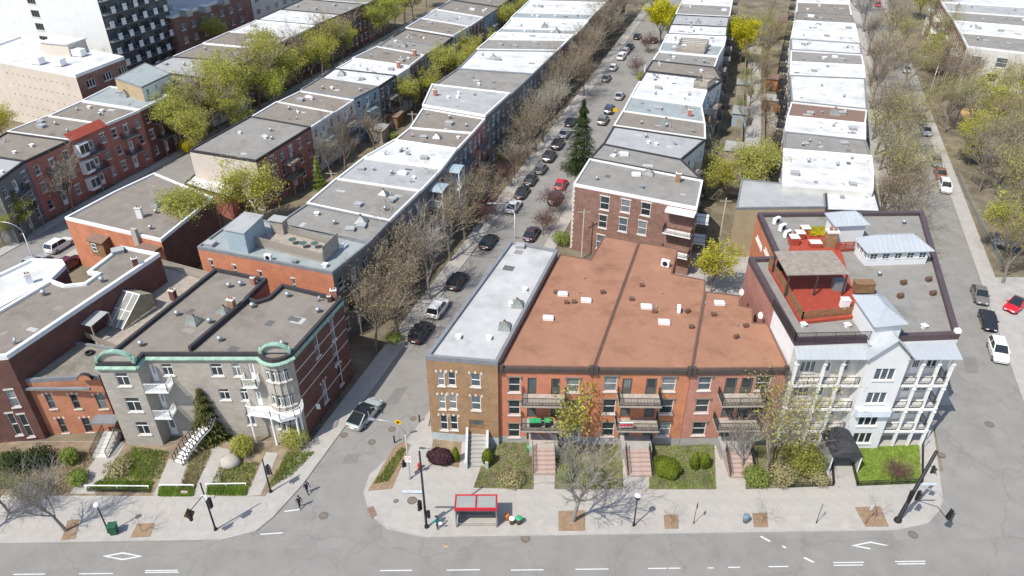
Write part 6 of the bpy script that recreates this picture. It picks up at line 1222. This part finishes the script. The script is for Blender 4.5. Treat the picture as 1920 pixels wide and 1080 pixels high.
car('coupe', 1905, 570, (.55, .01, .02), 'bright red car with black soft top on the parking pad', rz=math.pi * .72, roof=(.015, .015, .016))
PG = 'cars on the shaded left street'
for k, x, y, c, d in (('suv', 112, 459, WHT, 'white SUV on the shaded left street'), ('sedan', 64, 490, SIL, 'silver white sedan behind the white roof'), ('suv', 131, 494, (.09, .01, .02), 'dark red SUV beside the red brick wall')): car(k, x, y, c, d, group=PG)
# ================================================================ street furniture
def sign_plate(parent, z, w_, h_, m_, rz=0., y=-.05, name='sign_plate', back=None):
    m = MB(); m.box(-w_ / 2, w_ / 2, y - .015, y + .015, z - h_ / 2, z + h_ / 2); return m.build(name, m_, parent, (0, 0, 0), rz)
M_YEL = mat('sign_yellow', (.75, .45, .0), .5, .05); M_LENS = mat('signal_lens', (.02, .02, .02), .3)
def signal_head(parent, loc, rz, n=3):
    m = MB(); m.box(-.17, .17, -.12, .1, -.19 * n, .19 * n); h = m.build('signal_head', M_BLACK, parent, loc, rz)
    for k in range(n):
        z = (.38 * (n - 1) / 2) - .38 * k; m = MB(); m.tube([(0, -.13, z), (0, -.33, z - .03)], .13, 10); m.build('visor', M_BLACK, h)
    m = MB(); m.hexa([(-.45, .11, 0), (0, .11, -.75), (.45, .11, 0), (0, .11, .75), (-.45, .13, 0), (0, .13, -.75), (.45, .13, 0), (0, .13, .75)]) if n == 5 else None
    return h
def pole(name, label, px, py, h, r=.09, m_=M_BLACK, cat='signal pole', lean=(0, 0), z=.12):
    p = G(px, py); o = thing(name, label, cat, (p.x, p.y, z)); m = MB(); m.lathe([(r * 1.8, 0), (r * 1.7, .25), (r, .35), (r * .72, h)], 10); m.v = [(x + lean[0] * zz / h, y + lean[1] * zz / h, zz) for x, y, zz in m.v]; m.build('pole', m_, o, smooth=True); return o
o = pole('signal_pole', 'black signal pole with two traffic heads at the left corner', 405, 995, 6.4); signal_head(o, (.35, -.05, 3.9), .3, 3); m = MB(); m.tube([(0, 0, 4.9), (-.9, -1.3, 4.3)], .04, 6); m.build('arm', M_BLACK, o); h = signal_head(o, (-1., -1.5, 3.9), .6, 3)
m = MB(); m.hexa([(-.5, .12, 0), (0, .12, -.8), (.5, .12, 0), (0, .12, .8), (-.5, .14, 0), (0, .14, -.8), (.5, .14, 0), (0, .14, .8)]); m.build('diamond_board', mat('brass_board', (.2, .13, .04), .6), h); sign_plate(o, 4.6, .5, .7, M_WHITE, .1, -.12)
o = pole('signal_pole', 'black signal pole standing in the greystone planting bed', 508, 924, 4.6); signal_head(o, (.3, 0, 3.2), 1.2, 3); m = MB(); m.tube([(.2, 0, 3.4), (.75, -.2, 2.5)], .04, 6); m.build('arm', M_BLACK, o)
o = pole('signal_pole', 'tall black signal pole beside the bus shelter', 800, 990, 10.1, .12); signal_head(o, (-.4, -.15, 3.3), -.3, 3); signal_head(o, (.3, -.15, 2.1), .3, 2); m = MB(); m.tube([(0, 0, 4.7), (-1.9, 0, 4.75)], .035, 6); m.build('arm', M_BLACK, o); m = MB(); m.box(-1.9, -.1, -.02, .02, 4.75, 5.05); m.build('street_sign', mat('street_sign_blue', (.62, .7, .78), .5), o)
o = pole('signal_pole', 'leaning black signal mast with mast arms at the right corner', 1682, 978, 9.3, .2, lean=(.85, 0)); m = MB(); m.tube([(.45, 0, 5.), (2.3, -.6, 4.6), (3.3, -1.6, 3.2)], .06, 6); m.tube([(.7, 0, 7.6), (1.5, .3, 6.9), (2.2, .5, 5.8)], .04, 6); m.build('arm', M_STEEL, o); h = signal_head(o, (3.3, -1.7, 2.9), .5, 3)
m = MB(); m.hexa([(-.5, .12, 0), (0, .12, -.8), (.5, .12, 0), (0, .12, .8), (-.5, .14, 0), (0, .14, -.8), (.5, .14, 0), (0, .14, .8)]); m.build('diamond_board', M_BLACK, h); signal_head(o, (.0, -.3, 3.9), -.4, 3); signal_head(o, (.75, -.2, 3.8), .5, 3); signal_head(o, (1.3, .1, 6.9), .8, 2); m = MB(); m.box(.5, 2.2, -.02, .02, 4.95, 5.2); m.build('street_sign', mat('street_sign_blue', (.62, .7, .78), .5), o)
# lamp posts
def globe_lamp(label, px, py, h, white=True):
    o = pole('lamp_post', label, px, py, h, .075, cat='lamp post'); m = MB(); m.lathe([(.1, h), (.2, h + .06), (.27, h + .2), (.24, h + .38), (.1, h + .47)], 12); m.build('globe', M_WHITE if white else M_BLACK, o, smooth=True)
    if not white: m = MB(); m.lathe([(.05, h + .47), (.3, h + .48), (.2, h + .56), (.03, h + .6)], 12); m.build('cap', M_WHITE, o)
globe_lamp('black lamp post with white globe beside the green bin', 205, 1000, 3.6); globe_lamp('grey lamp post with black lantern between two tree pits', 1188, 987, 3.7, False)
def cobra(label, px, py, h, ax, ay, group='curved arm street lights'):
    o = pole('street_light', label, px, py, h * .8, .09, M_STEEL, 'street light'); m = MB(); pts = []
    for k in range(7): t = k / 6 * math.pi / 2; pts.append((ax * (1 - math.cos(t)), ay * (1 - math.cos(t)), h * .8 + h * .2 * math.sin(t)))
    pts.append((ax * 1.35, ay * 1.35, h)); m.tube(pts, .05, 6); m.build('arm', M_STEEL, o, smooth=True); m = MB(); m.box(-.3, .3, -.12, .12, -.1, .06); m.build('lamp_head', M_STEEL, o, (ax * 1.45, ay * 1.45, h), math.atan2(ay, ax)); return o
o = cobra('curved arm street light carrying a round no turn sign', 769, 899, 7.8, -2.2, .3); h = sign_plate(o, 2.9, .6, .8, M_WHITE, 0, -.12); m = MB(); m.tube([(0, -.14, 2.98), (0, -.145, 2.98)], .24, 16); m.build('red_ring', mat('sign_red', (.5, .02, .02), .5), h); m = MB(); m.tube([(0, -.146, 2.98), (0, -.15, 2.98)], .18, 16); m.tube([(0, -.151, 2.98), (0, -.152, 2.98)], .05, 8); m.build('white_disc', M_WHITE, h); signal_head(o, (-.4, 0, 2.2), -.5, 2)
for x, y, ax, ay, h, t in ((75, 515, -2.4, .2, 8.5, 'behind the white roof at the left'), (965, 470, -2.6, 0, 8, 'beside the silver roof'), (1095, 322, -2.6, 0, 8, 'by the spruce'), (1742, 178, -2.5, 1, 8.5, 'beyond the park on a green base'), (1205, 172, -2.4, 0, 8, 'before the white roofs')): cobra('curved arm street light ' + t, x, y, h, ax, ay)
# signs on posts
def post_sign(label, px, py, h, w_, hh, m_, rz=0., pm_=M_STEEL, n=1):
    o = pole('sign_post', label, px, py, h, .03, pm_, 'sign')
    for k in range(n): sign_plate(o, h - hh / 2 - k * (hh + .05), w_, hh, m_, rz, -.05)
    return o
o = post_sign('yellow diamond pedestrian sign at the kerb', 750, 826, 2.9, .01, .01, M_YEL); m = MB(); R = .46; m.hexa([(-R, -.06, 2.6), (0, -.06, 2.6 - R), (R, -.06, 2.6), (0, -.06, 2.6 + R), (-R, -.04, 2.6), (0, -.04, 2.6 - R), (R, -.04, 2.6), (0, -.04, 2.6 + R)]); h = m.build('diamond_plate', M_YEL, o); m = MB(); m.box(-.2, .2, -.075, -.062, 2.56, 2.66); m.box(-.05, .05, -.075, -.062, 2.4, 2.8); m.build('symbol', M_BLACK, h)
post_sign('white parking sign on a post beside the dark brick wall', 603, 795, 2.9, .45, .75, M_WHITE, 0, M_BLACK); post_sign('grey sign on a bare post on the wide sidewalk', 1530, 982, 2.6, .4, .6, mat('sign_back', (.3, .3, .3), .5), .9, M_BLACK); post_sign('thin sign post seen edge on near the sapling', 1300, 983, 2.8, .4, .5, M_BLACK, 1.4, M_BLACK); post_sign('white parking sign in the sapling pit', 1622, 983, 2.6, .4, .6, M_WHITE, .5, mat('post_rust', (.2, .1, .06), .8)); post_sign('white sign on the corner beside the iron fence', 1728, 845, 2.8, .4, .7, M_WHITE, .7); post_sign('orange yellow warning sign by the dark blue SUV', 1152, 225, 2.6, .9, .9, M_YEL)
m = MB(); m.box(-.3, .3, -.02, .02, .15, .5, 0); m.box(-.25, .25, -.024, -.021, .35, .46, 1); p = G(348, 929); tag(m.build('yard_sign', [M_WHITE, mat('sign_pink', (.6, .03, .12), .5)], None, (p.x, p.y, .12)), 'small white and pink sign on the hedge', 'sign')
for x, y, t in ((787, 792, 'nearer the tan brick wall'), (740, 831, 'at the tip of the planting strip')):
    p = G(x, y); o = thing('bollard', 'black bollard ' + t, 'bollard', (p.x, p.y, .12), 0, 'black bollards at the narrow street'); m = MB(); m.lathe([(.09, 0), (.08, .75), (.06, .78)], 10); m.build('shaft', M_BLACK, o); m = MB(); m.lathe([(.06, .78), (.1, .82), (.1, .9), (.03, .98)], 10); m.build('cap', M_BLACK, o)
p = G(787, 880); o = thing('fire_hydrant', 'red fire hydrant behind the tall signal pole', 'hydrant', (p.x, p.y, .13)); M_RED = mat('hydrant_red', (.5, .02, .02), .4); m = MB(); m.lathe([(.2, 0), (.14, .08), (.14, .55), (.19, .58), (.16, .72), (.05, .8)], 12); m.build('barrel', M_RED, o, smooth=True); m = MB(); m.tube([(-.24, 0, .42), (.24, 0, .42)], .07, 8); m.tube([(0, 0, .42), (0, -.24, .42)], .09, 8); m.build('outlet', M_RED, o)
# bus shelter
pa, pb = G(856, 990), G(931, 990); o = thing('bus_shelter', 'red framed glass bus shelter on the avenue sidewalk', 'bus shelter', (pa.x, pa.y, .13)); Wd = pb.x - pa.x; M_BRED = mat('shelter_red', (.50, .025, .04), .35, .08); M_SG = mat('shelter_glass', (.28, .33, .32), .1, .1, 1, spec=.6)
for x in (0, Wd):
    for y in (0, 1.5): m = MB(); m.box(x - .05, x + .05, y - .05, y + .05, 0, 2.4); m.build('post', M_GREYFL, o)
m = MB(); m.box(-.1, Wd + .1, -.1, .02, 2.4, 2.75); m.box(-.1, Wd + .1, 1.5, 1.6, 2.4, 2.75); m.box(-.1, 0, .02, 1.5, 2.4, 2.75); m.box(Wd, Wd + .1, .02, 1.5, 2.4, 2.75); m.box(Wd / 2 - .04, Wd / 2 + .04, .02, 1.5, 2.6, 2.78); m.build('roof_frame', M_BRED, o)
for k in range(2): m = MB(); x0 = .02 + k * (Wd / 2 + .02); m.box(x0, x0 + Wd / 2 - .1, .03, 1.49, 2.62, 2.66); m.build('roof_pane', mat('roof_pane', (.3, .31, .29), .2, .08, 1, spec=.6), o)
for k in range(3): m = MB(); x0 = .06 + k * Wd / 3; m.box(x0, x0 + Wd / 3 - .1, 1.5, 1.52, .15, 2.35); m.build('glass_panel', M_SG, o)
for x in (0, Wd): m = MB(); m.box(x - .012, x + .012, .06, 1.44, .15, 2.35); m.build('glass_panel', M_SG, o)
m = MB(); m.box(.3, Wd - .3, 1., 1.35, .42, .48); m.box(.5, .56, 1.1, 1.3, 0, .42); m.box(Wd - .56, Wd - .5, 1.1, 1.3, 0, .42); m.build('bench', M_GREYFL, o); m = MB(); m.box(.1, Wd - .1, -.05, -.02, .5, .56); m.build('rail', M_GREYFL, o)
# bins
def bin_(label, px, py, r, h, col, lid, z=.13, sq=False, group=None):
    p = G(px, py); o = thing('bin', label, 'bin', (p.x, p.y, z), .2, group); m = MB()
    if sq: m.hexa([(-r * .8, -r * .8, 0), (r * .8, -r * .8, 0), (r * .8, r * .8, 0), (-r * .8, r * .8, 0), (-r, -r, h), (r, -r, h), (r, r, h), (-r, r, h)])
    else: m.lathe([(r * .8, 0), (r, h * .9), (r, h)], 12)
    m.build('tub', col, o, smooth=not sq); m = MB(); (m.box(-r * 1.08, r * 1.08, -r * 1.08, r * 1.08, h + .004, h + .1) if sq else m.lathe([(r * 1.06, h), (r * 1.06, h + .06), (r * .5, h + .16)], 12)); m.build('lid', lid, o)
GB = mat('bin_green', (.04, .38, .15), .5); GD = mat('bin_dark_green', (.025, .10, .055), .5)
bin_('dark green slatted litter bin beside the white globe lamp', 216, 1001, .36, 1.05, GD, GD, sq=True); bin_('brown bin with green lid right of the bus shelter', 973, 983, .3, .75, mat('bin_brown', (.13, .08, .06), .7), GB); bin_('brown bin with white lid next to the bus shelter', 960, 983, .28, .7, mat('bin_brown', (.13, .08, .06), .7), M_WHITE); bin_('blue grey round litter bin on the wide sidewalk', 1397, 980, .3, .8, mat('bin_bluegrey', (.16, .23, .28), .5), mat('bin_bluegrey', (.16, .23, .28), .5)); bin_('orange traffic cone shaped bucket beside the shelter', 951, 976, .2, .7, mat('cone_orange', (.75, .2, .02), .5), mat('cone_orange', (.75, .2, .02), .5))
for k, x in enumerate((997, 1008, 1025)):          # bins on the balcony
    h = hG[0]; u, z = h.pix(0, x, 786); a = h.foot[0]; o = thing('wheeled_bin', 'green lidded bin standing on the middle balcony', 'bin', (a.x + u, a.y - 1.2, z + .02), 0, 'green bins on the balcony'); m = MB(); m.hexa([(-.22, -.25, 0), (.22, -.25, 0), (.22, .25, 0), (-.22, .25, 0), (-.27, -.3, .8), (.27, -.3, .8), (.27, .3, .8), (-.27, .3, .8)]); m.build('tub', M_BLACK, o); m = MB(); m.hexa([(-.3, -.33, .81), (.3, -.33, .81), (.3, .33, .81), (-.3, .33, .81), (-.26, -.28, .93), (.26, -.28, .93), (.26, .28, .93), (-.26, .28, .93)]); m.build('lid', GB, o)
h = hG[1]; u, z = h.pix(0, 1160, 784); a = h.foot[0]; o = thing('banner', 'red and white cloth hung over the balcony rail', 'banner', (a.x + u + .5, a.y - 1.5, z)); m = MB(); m.hexa([(-.7, -.4, .45), (.7, -.4, .45), (.7, -.34, .45), (-.7, -.34, .45), (-.7, -.4, 1.05), (.7, -.4, 1.05), (.7, -.3, 1.08), (-.7, -.3, 1.08)]); m.build('white_half', M_WHITE, o); m = MB(); m.hexa([(-.7, -.43, .62), (.7, -.43, .62), (.7, -.403, .62), (-.7, -.403, .62), (-.7, -.43, .9), (.7, -.43, .9), (.7, -.403, .9), (-.7, -.403, .9)]); m.build('red_stripe', mat('cloth_red', (.55, .06, .09), .7, .3, 4), o)
bin_('green bin beside the porch of the first walk-up', 993, 848, .28, .7, GB, GB); bin_('green bin on the third porch steps', 1372, 838, .26, .6, GB, GB)
# utility pole beside the end house, lane poles with wires
for i, (x, y, h, t) in enumerate(((1090, 486, 8.5, 'in the gap behind the brown roof'), (1345, 470, 9, 'in the alley beside the end house'), (1405, 300, 9, 'in the alley behind the rear porches'), (632, 402, 8, 'in the rear lane by the pale roof'), (778, 282, 8, 'in the rear lane by the green trees'))):
    o = pole('utility_pole', 'wooden utility pole ' + t, x, y, h, .11, M_WOOD, 'utility pole', z=0); m = MB(); m.box(-.9, .9, -.05, .05, h - .6, h - .48); m.build('crossarm', M_WOOD, o)
# playground
p = G(1862, 470); o = thing('play_structure', 'playground climbing frame with yellow and blue slides', 'playground', (p.x, p.y, 0), -.3)
for x in (0, 1.6, 3.2):
    for y in (0, 1.6): m = MB(); m.tube([(x, y, 0), (x, y, 2.8)], .06, 6); m.build('post', mat('play_blue', (.03, .12, .4), .4), o)
m = MB(); m.box(-.1, 3.3, -.1, 1.7, 1.2, 1.3); m.build('platform', mat('play_grey', (.3, .3, .32), .6), o); m = MB(); m.hexa([(3.3, .2, 1.2), (5.6, .2, .2), (5.6, 1., .2), (3.3, 1., 1.2), (3.3, .2, 1.35), (5.6, .2, .35), (5.6, 1., .35), (3.3, 1., 1.35)]); m.build('slide', mat('play_yellow', (.7, .5, .02), .4), o); 
fence_px('park_fence', 'grey park fence along the sidewalk by the playground', [(1795, 330), (1812, 370), (1850, 450), (1880, 505)], 0, 1.2, M_STEEL, .3, bw=.05)
# ================================================================ people
def person(px, py, rz, shirt, pants, label, hair=(.03, .02, .015), stride=.25, arm=.2, bag=None, lean=.1):
    J = [((0, 0, .95), .13), ((0, lean * .3, 1.2), .135), ((0, lean * .7, 1.42), .12), ((0, lean, 1.52), .055), ((0, lean + .02, 1.6), .09), ((0, lean + .02, 1.72), .085)]
    E_ = [(0, 1), (1, 2), (2, 3), (3, 4), (4, 5)]
    for s in (-1, 1):
        k = len(J); sw = stride * s; J += [((s * .1, 0, .9), .095), ((s * .1, sw * .55 + .04, .5), .065), ((s * .1, sw - .02, .08), .045), ((s * .1, sw + .14, .04), .04)]; E_ += [(0, k), (k, k + 1), (k + 1, k + 2), (k + 2, k + 3)]
        k = len(J); aw = -arm * s; J += [((s * .2, lean * .7, 1.4), .06), ((s * .25, lean * .5 + aw * .4, 1.13), .045), ((s * .24, lean * .5 + aw + .08, .9), .033), ((s * .24, lean * .5 + aw + .12, .82), .03)]; E_ += [(2, k), (k, k + 1), (k + 1, k + 2), (k + 2, k + 3)]
    me = bpy.data.meshes.new('body'); me.from_pydata([j[0] for j in J], E_, []); ob = bpy.data.objects.new('body', me); C.objects.link(ob)
    sk = ob.modifiers.new('skin', 'SKIN'); 
    for i, (c, r_) in enumerate(J): me.skin_vertices[0].data[i].radius = (r_, r_)
    me.skin_vertices[0].data[0].use_root = True; sb = ob.modifiers.new('sub', 'SUBSURF'); sb.levels = sb.render_levels = 2
    dg = bpy.context.evaluated_depsgraph_get(); ev = bpy.data.meshes.new_from_object(ob.evaluated_get(dg)); bpy.data.objects.remove(ob)
    SK = mat('skin', (.45, .28, .2), .6, .05); ev.materials.clear()
    for m_ in (mat('cloth_%s' % label[:14], shirt, .9, .12, 5), mat('trousers_%s' % label[:14], pants, .9, .12, 5), SK, M_BLACK): ev.materials.append(m_)
    for f in ev.polygons:
        z = f.center.z; x = abs(f.center.x); f.material_index = 2 if z > 1.5 else 2 if (x > .19 and z < .9 and z > .7) else 3 if z < .1 else 1 if (z < .93 and x < .2) else 0; f.use_smooth = True
    p = G(px, py); o = thing('person', label, 'person', (p.x, p.y, .015 if py < 960 else .13), rz); put('body', ev, o)
    m = MB(); m.lathe([(.06, -.1), (.098, -.03), (.1, .05), (.06, .11), (.01, .125)], 10); put('hair', m.mesh('hair', mat('hair_%s' % label[:9], hair, .8)), o, (0, lean - .0, 1.72))
    return p
person(577, 925, -2.3, (.02, .025, .06), (.02, .022, .04), 'pedestrian in navy jacket and dark trousers stepping off the kerb'); person(563, 952, -2.5, (.16, .16, .17), (.06, .06, .07), 'pedestrian in grey jacket crossing beside the one in navy')
p = person(821, 993, 1.2, (.0, .22, .22), (.02, .02, .025), 'person in teal jacket waiting beside the tall signal pole', stride=.06, arm=.25)
m = MB(); m.hexa([(-.14, -.02, 0), (.14, -.02, 0), (.14, .02, 0), (-.14, .02, 0), (-.14, -.02, .36), (.14, -.02, .36), (.14, .02, .36), (-.14, .02, .36)]); tag(m.build('paper_bag', M_WHITE, None, (p.x + .3, p.y - .1, .85)), 'white bag held by the person in teal', 'bag')
# small leftovers in the street
r = random.Random(4); p = G(836, 1023); m = MB()
for k in range(14): x, y, a, s = r.uniform(-.25, .25), r.uniform(-.35, .35), r.uniform(0, 6.28), .12; m.face([(x - s * math.cos(a), y - s * math.sin(a), .01), (x + s * math.cos(a), y + s * math.sin(a), .02), (x + r.uniform(-.1, .1), y + .1, .06)])
tag(m.build('litter', mat('litter_tan', (.5, .33, .2), .8), None, (p.x, p.y, .02)), 'scrap of tan litter lying in the bus lane', 'litter')

# ================================================================ back yard sheds, fences and spiral stairs
def shed(px, py, w_, d_, h_, m_, rm, label):
    p = G(px, py); o = thing('garden_shed', label, 'shed', (p.x, p.y, 0), -YAW, 'sheds in the back yards'); m = MB(); m.box(-w_ / 2, w_ / 2, -d_ / 2, d_ / 2, 0, h_); m.build('wall', m_, o); m = MB(); m.hexa([(-w_ / 2 - .2, -d_ / 2 - .2, h_ + .004), (w_ / 2 + .2, -d_ / 2 - .2, h_ + .004), (w_ / 2 + .2, d_ / 2 + .2, h_ + .3), (-w_ / 2 - .2, d_ / 2 + .2, h_ + .3), (-w_ / 2 - .2, -d_ / 2 - .2, h_ + .1), (w_ / 2 + .2, -d_ / 2 - .2, h_ + .1), (w_ / 2 + .2, d_ / 2 + .2, h_ + .4), (-w_ / 2 - .2, d_ / 2 + .2, h_ + .4)]); m.build('roof', rm, o); m = MB(); m.box(-.45, .45, -d_ / 2 - .03, -d_ / 2 - .003, .05, 2.); m.build('door', M_WOOD, o)
for x, y, w_, d_, h_, m_, rm, t in ((1372, 300, 3, 4, 2.6, M_WOOD, M_LIGHTROOF, 'grey wooden shed at the alley by the yellow porch'), (1438, 300, 3, 3, 2.4, M_BROWNWOOD, M_SHINGLE, 'brown shed with shingle roof across the alley'), (1385, 232, 3, 4, 2.8, M_BLUEGREY, M_TEALROOF, 'blue grey shed in the middle of the alley yards'), (1445, 205, 4, 3, 2.5, M_BROWNWOOD, M_LIGHTROOF, 'wooden shed behind the spiral stair'), (1392, 175, 3, 3, 2.5, M_WOOD, M_TEALROOF, 'pale roofed shed behind the orange porch'), (1446, 165, 3, 3, 2.5, mat('orange_wood', (.5, .2, .07), .8), M_SHINGLE, 'orange wooden shed by the white terrace'), (712, 262, 3, 3, 2.5, M_WOOD, M_LIGHTROOF, 'grey shed in the rear lane'), (740, 235, 3, 3, 2.4, M_BROWNWOOD, M_SHINGLE, 'brown shed in the rear lane')): shed(x, y, w_, d_, h_, m_, rm, t)
for i, (pts, t) in enumerate((([(1383, 400), (1392, 200), (1398, 100)], 'along the left of the alley'), ([(1428, 330), (1432, 200), (1434, 90)], 'along the right of the alley'), ([(690, 330), (790, 228), (860, 165)], 'along the rear lane'))): fence_px('board_fence', 'weathered board fence ' + t, pts, 0, 1.7, M_WOOD, .2, bw=.18)
def spiral(px, py, h, label, m_=M_IRON):
    p = G(px, py); o = thing('spiral_stair', label, 'stairs', (p.x, p.y, 0), 0, 'rear spiral stairs'); m = MB(); m.tube([(0, 0, 0), (0, 0, h + 1)], .06, 8); m.build('column', m_, o); n = int(h / .2); s = MB(); s.hexa([(.05, -.04, -.03), (.9, -.2, -.03), (.9, .2, -.03), (.05, .04, -.03), (.05, -.04, 0), (.9, -.2, 0), (.9, .2, 0), (.05, .04, 0)]); s.beam((.88, 0, 0), (.88, 0, .9), .03, .03); me = s.mesh('step', m_)
    for k in range(n): put('step', me, o, (0, 0, .2 * (k + 1)), k * .42)
    m = MB(); m.tube([(.88 * math.cos(k * .42), .88 * math.sin(k * .42), .2 * (k + 1) + .9) for k in range(n)], .025, 5); m.build('handrail', m_, o)
for x, y, t in ((1455, 262, 'behind the gravel roofed house by the alley'), (1458, 232, 'behind the green skylight house'), (1462, 195, 'behind the shingled slope')): spiral(x, y, 6.2, 'black spiral stair ' + t)
spiral(1470, 140, 6., 'green spiral stair behind the wide white roof', mat('green_iron', (.05, .22, .17), .6))
